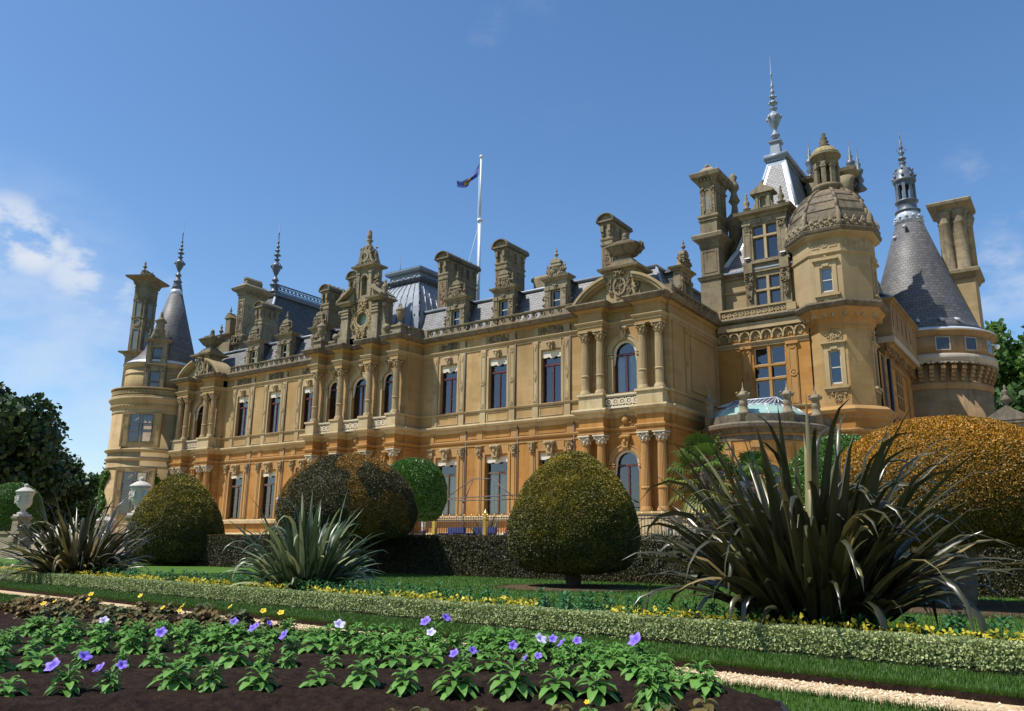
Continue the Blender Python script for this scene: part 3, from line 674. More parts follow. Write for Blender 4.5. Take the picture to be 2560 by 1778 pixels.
upper_pts = [(F.p(sg*2.0+d, .48, 0)) for F in (FL, FP) for sg in (-1, 1) for d in (-.53, .53)]+[FB.p(u, .58, 0) for u in (-4.3, -1.55, 1.55, 4.3)]
def set_columns(pts, z0, z1, r, mat, cmat):
    b, c = column(z0, z1, r); col = part(b, 'column', mat); cp = sub(c, 'capital', cmat, col)
    first = True
    for p in pts:
        o = col if first else col.copy()
        if not first:
            C.objects.link(o); q = cp.copy(); C.objects.link(q); q.parent = o
        first = False
        o.location = (p[0], p[1], z0)
set_columns(upper_pts, 10.2, 14.25, .245, 'stone_upper', 'stone_trim')
set_columns([(p[0], p[1], 0) for p in upper_pts], 3.02, 7.65, .27, 'stone_trim_ground', 'stone_white')
# pilasters behind the columns
for z0, z1, w, mt in ((10.2, 14.3, .25, 'stone_first'), (3.0, 7.7, .26, 'stone_ground')):
    for F in (FL, FP):
        for sg in (-1, 1):
            for d in (-.53, .53): G('pilaster', mt, (F.x, sg, d)).fb(F, sg*2.0+d-w, sg*2.0+d+w, 0, .1, z0, z1)
    for u in (-4.3, -1.55, 1.55, 4.3): G('pilaster', mt, u).fb(FB, u-.27, u+.27, 0, .1, z0, z1)

# ---- scrolled balustrades along the eaves
def scroll_run(mb, fr, u0, u1, z0, h, o):
    n = max(1, round((u1-u0)/.66)); p = (u1-u0)/n
    mb.fb(fr, u0, u1, o-.13, o+.13, z0, z0+.1); mb.fb(fr, u0, u1, o-.13, o+.13, z0+h-.12, z0+h); mb.fb(fr, u0, u1, o-.09, o+.16, z0+h-.05, z0+h-.005)
    for k in range(n):
        c = u0+p*(k+.5); q = [(c-p/2, z0+.1), (c+p/2, z0+.1), (c+p*.30, z0+.16), (c+p*.17, z0+.30), (c+p*.12, z0+h-.12), (c-p*.12, z0+h-.12), (c-p*.17, z0+.30), (c-p*.30, z0+.16)]
        mb.fprism(fr, [(c-p/2, z0+.1), (c+p/2, z0+.1), (c+p*.2, z0+.2), (c+p*.02, z0+.42), (c-p*.1, z0+h-.12), (c-p*.2, z0+h-.12), (c-p*.16, z0+.3), (c-p*.34, z0+.16)], o-.07, o+.07)
        mb.arcband(fr, c+p*.16, z0+h-.29, .07, .14, o-.07, o+.07, -60, 230, 9)
for a, b in ((-18.6, -5.25), (5.25, 18.6)):
    m = G('balustrade', 'stone_grey', a); scroll_run(m, FA, a, b, 16.0, .68, .02)
    for u in (a, b): m.fb(FA, u-.2, u+.2, -.2, .2, 15.9, 16.7)
m = G('balustrade', 'stone_grey', 'side'); scroll_run(m, SIDE, .55, 7.4, 16.0, .68, .02); m.fb(SIDE, .05, .55, -.4, .2, 15.9, 16.72); m.fb(SIDE, 7.35, 7.75, -.2, .2, 15.9, 16.72)
# solid parapet of the middle bay
m = MB(); m.fb(FB, -4.9, 4.9, -.25, .12, 16.0, 16.6); m.fb(FB, -5.0, 5.0, -.3, .18, 16.6, 16.74); m.box(-39.95, -39.5, 42.6, 44.0, 16.0, 16.6); m.box(-40.0, -39.42, 42.6, 44.0, 16.6, 16.74); m.box(-49.5, -49.05, 42.6, 44.0, 16.0, 16.74)
for u in (-4.3, 4.3): m.fb(FB, u-.42, u+.42, .1, .8, 16.0, 16.66); m.fb(FB, u-.5, u+.5, .05, .9, 16.66, 16.8)
part(m, 'parapet', 'stone_grey')
m = MB(); carving(m, FB, 2.6, 3.7, 16.1, 16.5, .12, .06, 40, 3, .04, .08); carving(m, FB, -3.7, -2.6, 16.1, 16.5, .12, .06, 40, 4, .04, .08); part(m, 'carved_panel', 'stone_grey')
def urn_prof(z, h, r): return [(r*.75, z), (r*.75, z+h*.07), (r*.3, z+h*.13), (r*.26, z+h*.2), (r*.5, z+h*.26), (r*.82, z+h*.42), (r*.92, z+h*.58), (r*.85, z+h*.62), (r*1.0, z+h*.65), (r*1.0, z+h*.7), (r*.7, z+h*.76), (r*.32, z+h*.84), (r*.16, z+h*.9), (r*.2, z+h*.95), (.005, z+h)]
m = MB()
for u in (-4.3, 4.3): q = FB.p(u, .45, 0); G('urn', 'stone_grey', u).lathe(q[0], q[1], urn_prof(16.8, 1.75, .36), 14)
flush()
m = MB(); m.box(-69.2, -19.9, 45.4, 57.5, .96, 15.6); part(m, 'interior_blocker', 'unlit_interior')  # box added inside the house so sun does not leak through
m = MB(); m.box(-69.3, -19.7, 43.9, 58, 15.62, 15.98); m.box(-49.2, -39.8, 42.7, 43.89, 15.62, 15.98); part(m, 'roof_flat', 'lead_dark')
# ------------------------------------------------------------------ roofs, dormers, chimneys
def rect_path(fr, u0, u1, d): return [fr.p(u0,0,0)[:2], fr.p(u1,0,0)[:2], fr.p(u1,-d,0)[:2], fr.p(u0,-d,0)[:2]]
def ringm(mb, fr, u0, u1, d, prof, z):
    mb.sweep(rect_path(fr, u0, u1, d), prof, closed=True, z=z)
    o, h = prof[-1]; mb.fb(fr, u0-o, u1+o, -d-o, o, z+h-.02, z+h)
    o, h = prof[0]; mb.fb(fr, u0-o, u1+o, -d-o, o, z+h, z+h+.01)
def loft(mb, rings, cap=True, smooth=False):
    n = len(rings[0]); vs = [p for r in rings for p in r]
    fs = [(i*n+k, i*n+(k+1) % n, (i+1)*n+(k+1) % n, (i+1)*n+k) for i in range(len(rings)-1) for k in range(n)]
    if cap: fs.append(tuple((len(rings)-1)*n+k for k in range(n)))
    mb.add(vs, fs, smooth)
def rect_ring(x0, x1, y0, y1, z): return [(x0,y0,z),(x1,y0,z),(x1,y1,z),(x0,y1,z)]
def wall_round(mb, fr, u0, u1, z0, z1, uc, zc, r, depth, o=0., n=32):
    """wall with a round opening"""
    P = []; Q = []
    for k in range(n):
        t = 2*math.pi*(k+.5)/n; c, s_ = math.cos(t), math.sin(t)
        f = min(((u1-uc) if c > 0 else (uc-u0))/max(abs(c), 1e-6), ((z1-zc) if s_ > 0 else (zc-z0))/max(abs(s_), 1e-6))
        P.append((uc+c*f, zc+s_*f)); Q.append((uc+c*r, zc+s_*r))
    for k in range(n):
        j = (k+1) % n; mb.add([fr.p(P[k][0],o,P[k][1]), fr.p(P[j][0],o,P[j][1]), fr.p(Q[j][0],o,Q[j][1]), fr.p(Q[k][0],o,Q[k][1])], [(0,1,2,3)])
        mb.add([fr.p(Q[k][0],o,Q[k][1]), fr.p(Q[j][0],o,Q[j][1]), fr.p(Q[j][0],o-depth,Q[j][1]), fr.p(Q[k][0],o-depth,Q[k][1])], [(0,1,2,3)])
    for cu, cz in ((u0, z0), (u1, z0), (u1, z1), (u0, z1)):
        k = min(range(n), key=lambda i: (P[i][0]-cu)**2+(P[i][1]-cz)**2); ks_ = sorted(range(n), key=lambda i: (P[i][0]-cu)**2+(P[i][1]-cz)**2)[:2]
        mb.add([fr.p(cu,o,cz), fr.p(*[(P[ks_[0]][0]), o, P[ks_[0]][1]]), fr.p(P[ks_[1]][0], o, P[ks_[1]][1])], [(0,1,2)])
# main mansards, hipped at the right end
def mansard(x0, x1, hip0, hip1):
    m = MB(); a, b = x0+(1.3 if hip0 else 0), x1-(1.3 if hip1 else 0)
    loft(m, [rect_ring(x0, x1, 44.62, 57.4, 15.99), rect_ring(a, b, 45.95, 56., 18.85)], cap=False); part(m, 'roof', 'slate')
    l = MB(); l.box(a-.1, b+.1, 45.85, 56.1, 18.82, 18.92)
    l.tube((a-.1, 45.9, 18.9), (b+.1, 45.9, 18.9), .13); l.tube((a-.1, 56, 18.9), (b+.1, 56, 18.9), .13)
    for (p, q) in (((x0, 44.62), (a, 45.95)), ((x1, 44.62), (b, 45.95))): l.tube((p[0], p[1], 16.), (q[0], q[1], 18.9), .09)
    l.tube((b+.05, 45.9, 18.9), (b+.05, 56, 18.9), .12)
    part(l, 'roof_ridge', 'lead')
mansard(-69.2, -47.5, True, False); mansard(-41.5, -20.0, False, True)
m = MB(); m.box(-60, -30, 48, 56, 18.85, 19.6); m.box(-58, -31, 52.5, 55.5, 19.6, 20.4); part(m, 'roof_flat', 'lead_dark')

def finial(mb, x, y, z, h, r, n=10):
    mb.lathe(x, y, [(r*.9, z), (r*.9, z+h*.08), (r*.4, z+h*.12), (r*.35, z+h*.24), (r*.9, z+h*.34), (r*1.0, z+h*.42), (r*.5, z+h*.52), (r*.3, z+h*.6), (r*.55, z+h*.68), (r*.5, z+h*.74), (r*.18, z+h*.82), (r*.26, z+h*.9), (.004, z+h)], n)
def dormer(fr, z0, tall=True, seed=1, blind=None, deep=1.7):
    b = MB(); zt = z0+2.55
    b.wall(fr, -.9, .9, z0, zt, [(-.40, .40, z0+.5, z0+1.95)], .3)
    b.wall(Fr(*fr.p(.9,0,0)[:2], -fr.nx, -fr.ny), 0, .5, z0, zt); b.wall(Fr(*fr.p(-.9,-.5,0)[:2], fr.nx, fr.ny), 0, .5, z0, zt)
    for sg in (-1, 1):
        c = sg*.68; b.fb(fr, c-.17, c+.17, 0, .09, z0, zt-.35); b.fb(fr, c-.2, c+.2, 0, .14, zt-.62, zt-.42); b.fb(fr, c-.2, c+.2, 0, .12, z0, z0+.25)
        carving(b, fr, c-.12, c+.12, z0+1.2, zt-.65, .07, .07, 12, seed+sg, .04, .08)
        b.fb(fr, sg*.44-.04, sg*.44+.04, 0, .06, z0+.5, z0+1.98); 
        q = fr.p(sg*1.0, -.25, 0); carving(b, Fr(*fr.p(sg*.9, -.2, 0)[:2], -sg*fr.nx, -sg*fr.ny), 0, .3, z0+.1, z0+1.6, .02, .14, 18, seed+7*sg, .06, .12)
    b.fb(fr, -.5, .5, 0, .08, z0+1.95, z0+2.08); keystone(b, fr, 0, z0+1.92, z0+2.3, .3, .16)
    ringm(b, fr, -.9, .9, .5, [(.0,0),(.08,.03),(.12,.14),(.24,.2),(.28,.32)], zt)
    D = part(b, 'dormer', 'stone_grey')
    g = MB(); z = zt+.32
    g.fprism(fr, [(-.82, z), (.82, z), (.62, z+.3), (.5, z+.62), (.34, z+.75), (-.34, z+.75), (-.5, z+.62), (-.62, z+.3)], -.35, .06)
    carving(g, fr, -.66, .66, z+.05, z+.6, .06, .12, 44, seed+50, .06, .14)
    g.fb(fr, -.5, .5, -.4, .14, z+.72, z+.84); g.fb(fr, -.36, .36, -.35, .06, z+.84, z+1.0)
    g.arcband(fr, 0, z+.98, .001, .42, -.35, .1, 0, 180, 10, .8)
    for sg in (-1, 1): q = fr.p(sg*.72, -.05, 0); finial(g, q[0], q[1], z+.1, .95, .13, 8)
    q = fr.p(0, -.1, 0); finial(g, q[0], q[1], z+1.28, .85 if tall else .4, .16, 8)
    sub(g, 'gable', 'stone_grey', D)
    w = MB(); w.fb(fr, -.40, -.33, -.28, -.2, z0+.5, z0+1.95); w.fb(fr, .33, .40, -.28, -.2, z0+.5, z0+1.95); w.fb(fr, -.33, .33, -.28, -.2, z0+1.88, z0+1.95); w.fb(fr, -.33, .33, -.28, -.2, z0+.5, z0+.58); w.fb(fr, -.33, .33, -.28, -.2, z0+1.2, z0+1.27)
    sub(w, 'window_frame', 'frame_white', D)
    g = MB(); g.frect(fr, -.4, .4, z0+.5, z0+1.95, -.24); sub(g, 'pane', 'glass', D)
    if blind: g = MB(); g.frect(fr, -.4, .4, z0+.5+(1.45*(1-blind)), z0+1.95, -.34); sub(g, 'roller_blind', 'curtain', D)
    r = MB(); r.fb(fr, -.82, .82, -deep, -.34, z0, zt-.05)
    r.fprism(fr, [(-1.0, zt), (1.0, zt), (.1, zt+.6), (-.1, zt+.6)], -deep-.3, -.45); sub(r, 'dormer_roof', 'slate_dark', D)
    return D
for i, u in enumerate(WIN_U):
    dormer(Fr(XC+u, 44.55, 1, 0), 16.2, tall=(i != 4), seed=i*11+3, blind=(None, .9, .6, .3, .95, 1.)[i])
dormer(Fr(-19.95, 47.6, 0, 1), 16.0, True, 91, None, 1.2)

def arch_chimney(x0, x1, y0, y1, z0, ze, brick=True):
    fr = Fr((x0+x1)/2, y0, 1, 0); w = (x1-x0)/2; d = y1-y0; b = MB()
    b.box(x0, x1, y0, y1, z0, ze)
    for (z, pr) in ((ze-.32, [(0,0),(.06,.04),(.1,.16),(.1,.24),(0,.3)]), (ze-1.35, [(0,0),(.05,.03),(.07,.12),(.0,.2)]), (ze-1.75, [(0,0),(.05,.03),(.07,.1),(0,.14)])): ringm(b, fr, -w, w, d, pr, z)
    fs = Fr(x1, y0, 0, 1)
    for k in range(max(3, round(d/.8))):
        v = .35+(d-.7)*k/(max(3, round(d/.8))-1); b.fb(fs, v-.11, v+.11, 0, .2, ze-.75, ze-.32); b.fb(fs, v-.08, v+.08, 0, .12, ze-1.0, ze-.75)
    for sg in (-1, 1): b.fb(fr, sg*w*.62-.11, sg*w*.62+.11, 0, .2, ze-.75, ze-.32); b.fb(fr, sg*w*.62-.08, sg*w*.62+.08, 0, .12, ze-1.0, ze-.75)
    frame_panel(b, fr, -w+.1, w-.1, z0+.2, ze-1.85, 0, .09, .05); frame_panel(b, fs, .2, d-.2, z0+.2, ze-1.85, 0, .1, .03)
    hw = w+.26; r = MB(); rise = hw*.82
    N = 16; arc = [(hw*math.cos(math.pi*k/N), ze+.0+rise*math.sin(math.pi*k/N)**.9) for k in range(N+1)]; arc2 = [(hw*.80*math.cos(math.pi*k/N), ze+.08+rise*.76*math.sin(math.pi*k/N)**.9) for k in range(N+1)]
    b.fprism(fr, arc2, -d-.1, .08)
    ch = part(b, 'chimney', 'stone_chimney')
    for k in range(N):
        r.fprism(fr, [arc2[k], arc[k], arc[k+1], arc2[k+1]], -d-.26, .28)
    for k in range(max(4, int(d/.5))):
        q = fr.p(random.uniform(-.1, .1), -.2-k*.5, 0); r.fb(fr, -.16, .2, -.35-k*.5, -.2-k*.5, ze+rise-.04, ze+rise+.06)
    r.fb(fr, -hw, hw, -d-.2, .24, ze-.06, ze+.08)
    sub(r, 'chimney_cap', 'stone_dark', ch)
    if brick:
        p = MB(); p.fb(fr, -w+.19, w-.19, 0, .03, z0+.3, ze-1.95); carving(p, fr, -w+.26, w-.26, z0+.4, ze-2.05, .02, .05, 60, int(x0*10), .05, .1); sub(p, 'carved_panel', 'brick_brown', ch)
    return ch
for a in ((-40.05, -39.1, 46.0, 49.7, 16.5, 23.1), (-34.4, -33.4, 46.0, 48.4, 16.5, 22.85), (-25.35, -24.5, 46.0, 48.4, 16.5, 22.85), (-53.6, -52.7, 46., 48., 16.5, 22.85), (-62.8, -61.9, 46., 47.9, 16.5, 22.85), (-50.2, -49.2, 46., 49., 16.5, 23.4)): arch_chimney(*a)
m = MB(); fr = Fr(-31., 48.4, 1, 0); m.box(-32.3, -30.3, 48, 50, 18.5, 20.6); ringm(m, fr, -1.3, .7, 1.6, [(0,0),(.12,.1),(.3,.3),(.3,.5),(.1,.7)], 20.2); part(m, 'chimney', 'stone_chimney')

# ---- square lead dome over the middle bay
m = MB(); prof = [(15.99, 3.5), (17.2, 3.47), (18.4, 3.32), (19.5, 3.05), (20.5, 2.66), (21.3, 2.22), (21.9, 1.78), (22.25, 1.45)]
CX, CY = -44.5, 48.5
loft(m, [rect_ring(CX-w, CX+w, CY-w, CY+w, z) for z, w in prof]); DM = part(m, 'square_dome', 'lead')
for fi, (sx, sy) in enumerate(((1, 0), (0, 1), (-1, 0), (0, -1))):
    r = MB()
    for k in range(0, 9):
        f = -1+2*k/8
        for i in range(len(prof)-1):
            pts = []
            for z, w in prof[i:i+2]:
                if sx: pts.append((CX+sx*w, CY+f*w, z))
                else: pts.append((CX+f*w, CY+sy*w, z))
            r.tube(pts[0], pts[1], .055 if abs(f) < .99 else .075, n=5)
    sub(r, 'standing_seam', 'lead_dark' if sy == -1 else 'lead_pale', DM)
m = MB(); fr = Fr(CX, CY-1.5, 1, 0)
ringm(m, fr, -1.5, 1.5, 3.0, [(.1,0),(.25,.05),(.3,.2),(.2,.42),(.14,.5),(.14,.72),(.42,.82),(.5,1.0),(.5,1.12)], 22.2); T = sub(m, 'dome_platform', 'lead', DM)
m = MB()
for f in (fr, Fr(CX+1.5, CY, 0, 1)):
    for k in range(18):
        u = -1.75+3.5*k/17; m.ball(f.p(u, .3, 22.38+.06*(k % 2)), .15 if k % 3 else .21, 6)
sub(m, 'leaf_moulding', 'lead_dark', DM)

# ---- attic of the middle bay: oculus, broken pediment, niche and finial
D0 = FB.off(-.05, .12); m = MB()
wall_round(m, D0, -1.25, 1.25, 16.0, 19.6, 0, 18.05, .56, .45); m.fb(D0, -1.9, 1.9, -1.2, -.45, 16.0, 19.6); m.fb(D0, -2.05, -1.25, -1.2, .12, 16.0, 19.55); m.fb(D0, 1.25, 2.05, -1.2, .12, 16.0, 19.55)
for sg in (-1, 1):
    c = sg*1.62; m.fb(D0, c-.5, c+.5, .12, .5, 16.0, 16.75); m.fb(D0, c-.34, c+.34, .12, .34, 16.75, 19.1)
    for z in (18.3, 18.55, 18.8): m.fb(D0, c-.40, c+.40, .1, .42, z, z+.12)
    ringm(m, D0.off(c, .34), -.45, .45, 1.3, [(0,0),(.1,.04),(.15,.15),(.32,.2),(.36,.34)], 19.2)
    # scroll buttress outside the pier
    for k in range(9):
        t = k/8; u = 2.05+.25+.75*(1-t)**2; z = 16.05+2.6*t; m.fb(D0, *sorted((sg*1.9, sg*u)), -.5, .05, z, z+.34)
    q = D0.p(sg*2.75, 0, 0); m.ball((q[0], q[1]-.1, 16.95), .3, 10); m.ball((q[0]-sg*.35, q[1]-.1, 18.85), .2, 10)
    # raking halves of the broken pediment
    m.fprism(D0, [(sg*2.45, 19.56), (sg*2.45, 19.72), (sg*.95, 20.75), (sg*.95, 20.5)][::-sg], -1.0, .62); m.fprism(D0, [(sg*2.1, 19.58), (sg*.95, 20.5), (sg*.95, 19.56)][::-sg], -.9, .1)
    m.lathe(*D0.p(sg*2.3, .0, 0)[:2], [(.12, 19.7), (.16, 19.85), (.1, 19.95), (.3, 20.2), (.22, 20.4), (.08, 20.6), (.12, 20.7), (.01, 20.95)], 10)
m.fb(D0, -2.0, 2.0, -1.0, .06, 19.5, 19.72)
OC = part(m, 'attic_gable', 'stone_grey')
m = MB(); m.arcband(D0, 0, 18.05, .56, .66, 0, .1, 0, 360, 30); m.arcband(D0, 0, 18.05, .66, .76, 0, .06, 0, 360, 30); m.arcband(D0, 0, 18.05, .78, .88, 0, .12, 0, 360, 30)
for k in range(30):
    t = R(k*12); m.ball(D0.p(.71*math.cos(t), .08, 18.05+.71*math.sin(t)), .05, 6)
carving(m, D0, -.45, .45, 18.9, 19.5, .04, .2, 40, 5, .07, .15); carving(m, D0, -.5, .5, 16.0, 17.2, .04, .24, 70, 6, .07, .15); carving(m, D0, .75, 1.25, 17.1, 19.2, .02, .16, 60, 7, .06, .14); carving(m, D0, -1.25, -.75, 17.1, 19.2, .02, .16, 60, 8, .06, .14)
sub(m, 'oculus_surround', 'stone_upper', OC)
m = MB(); P = [D0.p(.56*math.cos(R(t)), -.35, 18.05+.56*math.sin(R(t))) for t in range(0, 360, 15)]; m.add(P, [tuple(range(len(P)))]); sub(m, 'pane', 'glass_green', OC)
m = MB(); m.wall(D0, -.88, .88, 19.7, 22.2, [(-.3, .3, 20.0, 21.35, 'arch')], .4); m.fb(D0, -.88, .88, -1.0, -.4, 19.7, 22.2); m.fb(D0, -.88, -.8, -.4, -.001, 19.7, 22.2); m.fb(D0, .8, .88, -.4, -.001, 19.7, 22.2)
for sg in (-1, 1): m.fb(D0, sg*.66-.15, sg*.66+.15, 0, .09, 19.75, 21.9); m.fb(D0, sg*.66-.19, sg*.66+.19, 0, .13, 21.75, 21.95); carving(m, D0, sg*1.15-.2, sg*1.15+.2, 20.2, 21.6, -.4, .35, 26, 40+sg, .1, .2)
m.arcband(D0, 0, 21.35, .3, .42, 0, .07); ringm(m, D0, -.88, .88, .9, [(0,0),(.08,.04),(.14,.1),(.34,.16),(.38,.3)], 22.15)
m.fprism(D0, [(-1.05, 22.45), (1.05, 22.45), (.82, 22.75), (.62, 23.3), (.5, 23.75), (.2, 24.05), (-.2, 24.05), (-.5, 23.75), (-.62, 23.3), (-.82, 22.75)], -.8, .1)
m.arcband(D0, 0, 23.15, .28, .45, .1, .2, 0, 360, 20); carving(m, D0, -.95, .95, 22.5, 22.75, .05, .15, 30, 60, .07, .14); carving(m, D0, -.65, .65, 22.8, 24.0, -.05, .2, 60, 61, .08, .16)
carving(m, D0.off(.62, -.3), 0, .3, 22.6, 23.9, 0, .2, 14, 62, .1, .17)
q = D0.p(0, -.3, 0); m.lathe(q[0], q[1], [(.3, 24.0), (.34, 24.12), (.16, 24.2), (.2, 24.35), (.13, 24.42), (.3, 24.6), (.28, 24.68), (.14, 24.72), (.2, 24.78), (.19, 25.0), (.21, 25.05), (.17, 25.08), (.19, 25.3), (.12, 25.42), (.14, 25.47), (.03, 25.55)], 12)
sub(m, 'niche_gable', 'stone_grey', OC)

# ---- attics of the end pavilions: broken segmental pediment, block with shield, sarcophagus vase
for F in (FL, FP):
    m = MB(); ra = 3.92; zc = 13.74
    for a0, a1 in ((104, 145.2), (34.8, 76)):
        m.arcband(F, 0, zc, ra-.02, ra+.14, -.9, .86, a0, a1, 16); m.arcband(F, 0, zc, ra-.2, ra-.02, -.9, .74, a0, a1, 16); m.arcband(F, 0, zc, ra-.32, ra-.2, -.9, .5, a0, a1, 16)
        N = 14; P = [(ra*.93*math.cos(R(a0+(a1-a0)*k/N)), zc+ra*.93*math.sin(R(a0+(a1-a0)*k/N))) for k in range(N+1)]
        for k in range(N): m.fprism(F, [(P[k+1][0], 15.95), (P[k][0], 15.95), P[k], P[k+1]], -.7, .2)
    m.fb(F, -1.0, 1.0, -1.0, .42, 15.98, 17.9); m.fb(F, -1.15, 1.15, -1.0, .5, 15.98, 16.2)
    PA = part(m, 'pediment', 'stone_upper', label=None)
    m = MB(); ringm(m, F.off(0, .42), -1.0, 1.0, 1.4, [(0,0),(.08,.05),(.12,.15),(.4,.22),(.44,.36)], 17.85)
    for k, (w, z0, z1) in enumerate(((1.15, 18.2, 18.38), (.95, 18.38, 18.55), (.78, 18.55, 18.72))): m.fb(F, -w, w, -.38-w*.75, -.38+w*.75, z0, z1)
    sub(m, 'cornice', 'stone_grey', PA)
    m = MB(); V0 = [(.66, 18.72), (.66, 18.84), (.5, 18.9), (.42, 19.02), (.44, 19.12), (.62, 19.2), (.86, 19.5), (1.0, 19.72), (1.08, 19.74), (1.08, 19.84), (.7, 19.88), (.66, 20.08), (.5, 20.16), (.22, 20.24), (.12, 20.34)]
    loft(m, [[F.p(a*w*.95, -.38+b*w*.72, z) for a, b in ((-1,1),(-.6,1.15),(.6,1.15),(1,1),(1.12,.5),(1.12,-.5),(1,-1),(.6,-1.15),(-.6,-1.15),(-1,-1),(-1.12,-.5),(-1.12,.5))] for w, z in V0])
    m.ball(F.p(0, -.38, 20.56), .2, 10, 1.25); m.ball(F.p(0, -.38, 20.34), .24, 10, .6)
    for sg in (-1, 1): carving(m, F, sg*1.05-.1, sg*1.05+.1, 19.3, 19.9, -.5, .3, 14, 3+sg, .12, .2)
    carving(m, F, -.8, .8, 19.55, 19.7, .26, .06, 26, 77, .04, .08)
    sub(m, 'vase', 'stone_dark', PA)
    m = MB(); m.arcband(F, 0, 16.95, .34, .46, .42, .56, 0, 360, 26, 1.35); carving(m, F, -.26, .26, 16.55, 17.35, .42, .12, 40, 9, .05, .1); carving(m, F, -.3, .3, 17.6, 18.0, .42, .3, 22, 10, .08, .15); carving(m, F, -.2, .2, 16.05, 16.4, .42, .2, 14, 11, .06, .12)
    for sg in (-1, 1): carving(m, F, sg*.62-.1, sg*.62+.1, 16.4, 17.5, .42, .16, 26, 12+sg, .07, .13); carving(m, F, sg*1.0-.06, sg*1.0+.2, 16.3, 17.3, .15, .3, 18, 22+sg, .1, .17)
    sub(m, 'cartouche', 'stone_grey', PA)

# ---- lead and iron spire used on the roofs
def spire(x, y, z, s=1.0, mat='lead_dark', name='finial', base=True):
    P = []
    if base: P += [(.56, 0), (.6, .1), (.5, .2), (.42, .25), (.42, .75), (.58, .85), (.58, .95), (.30, 1.05)]
    P += [(.22, 1.1), (.2, 1.25), (.36, 1.4), (.38, 1.5), (.26, 1.58), (.24, 1.7), (.15, 1.8), (.14, 1.95), (.2, 2.1), (.38, 2.5), (.5, 2.85), (.54, 3.1), (.44, 3.3), (.26, 3.45), (.15, 3.6), (.3, 3.78), (.33, 3.84), (.12, 3.95), (.11, 4.1),
          (.27, 4.25), (.3, 4.4), (.14, 4.55), (.11, 4.7), (.24, 4.8), (.25, 4.9), (.1, 5.0), (.09, 5.15), (.18, 5.25), (.17, 5.4), (.08, 5.5), (.07, 5.65), (.14, 5.8), (.12, 5.9), (.06, 6.0), (.05, 6.8), (.08, 6.85), (.08, 6.95), (.04, 7.0), (.008, 8.6)]
    m = MB(); m.lathe(x, y, [(r*s, z+h*s) for r, h in P], 12)
    for k in range(6):
        a = k*math.pi/3
        m.ball((x+.52*s*math.cos(a), y+.52*s*math.sin(a), z+3.0*s), .13*s, 6, 1.5); m.ball((x+.3*s*math.cos(a), y+.3*s*math.sin(a), z+4.33*s), .1*s, 6)
        if k % 2 == 0: m.ball((x+.25*s*math.cos(a), y+.25*s*math.sin(a), z+4.85*s), .09*s, 6)
    return part(m, name, mat)

# ---- mullioned stone window
def mull_window(fr, uc, w, z0, z1, trs, cols=2, depth=.3, mat='stone_trim', white=False, o=0.):
    m = MB(); a, b = uc-w/2, uc+w/2; lw = w/cols
    for k in range(1, cols): u = a+lw*k; m.fb(fr, u-.09, u+.09, o-depth, o+.02, z0, z1)
    for t in trs: m.fb(fr, a, b, o-depth+.002, o+.035, t-.07, t+.07)
    W_ = part(m, 'window', mat)
    f = MB(); zs = [z0]+list(trs)+[z1]
    for k in range(cols):
        for i in range(len(zs)-1):
            u0, u1 = a+lw*k+(.09 if k else 0), a+lw*(k+1)-(.09 if k < cols-1 else 0); y0, y1 = zs[i]+(.07 if i else 0), zs[i+1]-(.07 if i < len(zs)-2 else 0); q = o-depth
            for (p0, p1, r0, r1) in ((u0, u0+.07, y0, y1), (u1-.07, u1, y0, y1), (u0+.07, u1-.07, y0, y0+.08), (u0+.07, u1-.07, y1-.07, y1)): f.fb(fr, p0, p1, q, q+.07, r0, r1)
    sub(f, 'window_frame', 'frame_white' if white else 'bronze', W_)
    g = MB(); g.frect(fr, a, b, z0, z1, o-depth+.03); sub(g, 'pane', 'glass', W_)
    return W_
def backing(fr, u0, u1, z0, z1, o): G('interior_blocker', 'unlit_interior', 'all').frect(fr, u0, u1, z0, z1, o)  # dark sheet added behind openings, the shade of the room in its colour
# ---- round tower at the left end
TX, TY = -73.7, 43.5
def cyl_frame(cx, cy, r, nx, ny): l = math.hypot(nx, ny); nx, ny = nx/l, ny/l; return Fr(cx+nx*r, cy+ny*r, -ny, nx)
TN = (.66, -.75); TF = cyl_frame(TX, TY, 3.86, *TN)
m = MB(); m.lathe(TX, TY, [(4.05, .95), (4.05, 2.2), (3.9, 2.4), (3.88, 13.1)], 64); part(m, 'tower_wall', 'stone_tower_west')
m = MB()
for z, pr in ((2.4, .12), (8.35, .2), (9.15, .3)): m.lathe(TX, TY, [(3.87, z-.12), (3.87+pr*.4, z-.05), (3.87+pr, z+.08), (3.87+pr, z+.16), (3.87, z+.3)], 64)
m.lathe(TX, TY, [(3.9, 7.55), (3.98, 7.6), (3.98, 7.72), (3.9, 7.78)], 64); m.lathe(TX, TY, [(3.89, 12.7), (3.95, 12.78), (3.95, 12.9), (3.9, 13.0), (3.95, 13.15), (4.15, 13.8), (4.3, 13.95), (4.36, 14.1), (4.3, 14.2), (4.0, 14.24)], 64); part(m, 'string_course', 'stone_trim')
m = MB()
for k in range(40):
    t = R(-150+k*5.4); fr = cyl_frame(TX, TY, 4.0, math.cos(t), math.sin(t)); m.arcband(fr, 0, 13.3, .13, .2, -.1, .14, 0, 180, 7)
part(m, 'corbel_arcade', 'stone_trim')
m = MB(); m.lathe(TX, TY, [(4.18, 14.2), (4.22, 14.24), (4.22, 14.34), (4.0, 14.34)], 64); m.lathe(TX, TY, [(4.0, 15.0), (4.24, 15.0), (4.26, 15.12), (4.0, 15.16)], 64); m.lathe(TX, TY, [(4.02, 14.3), (4.02, 15.05)], 64)
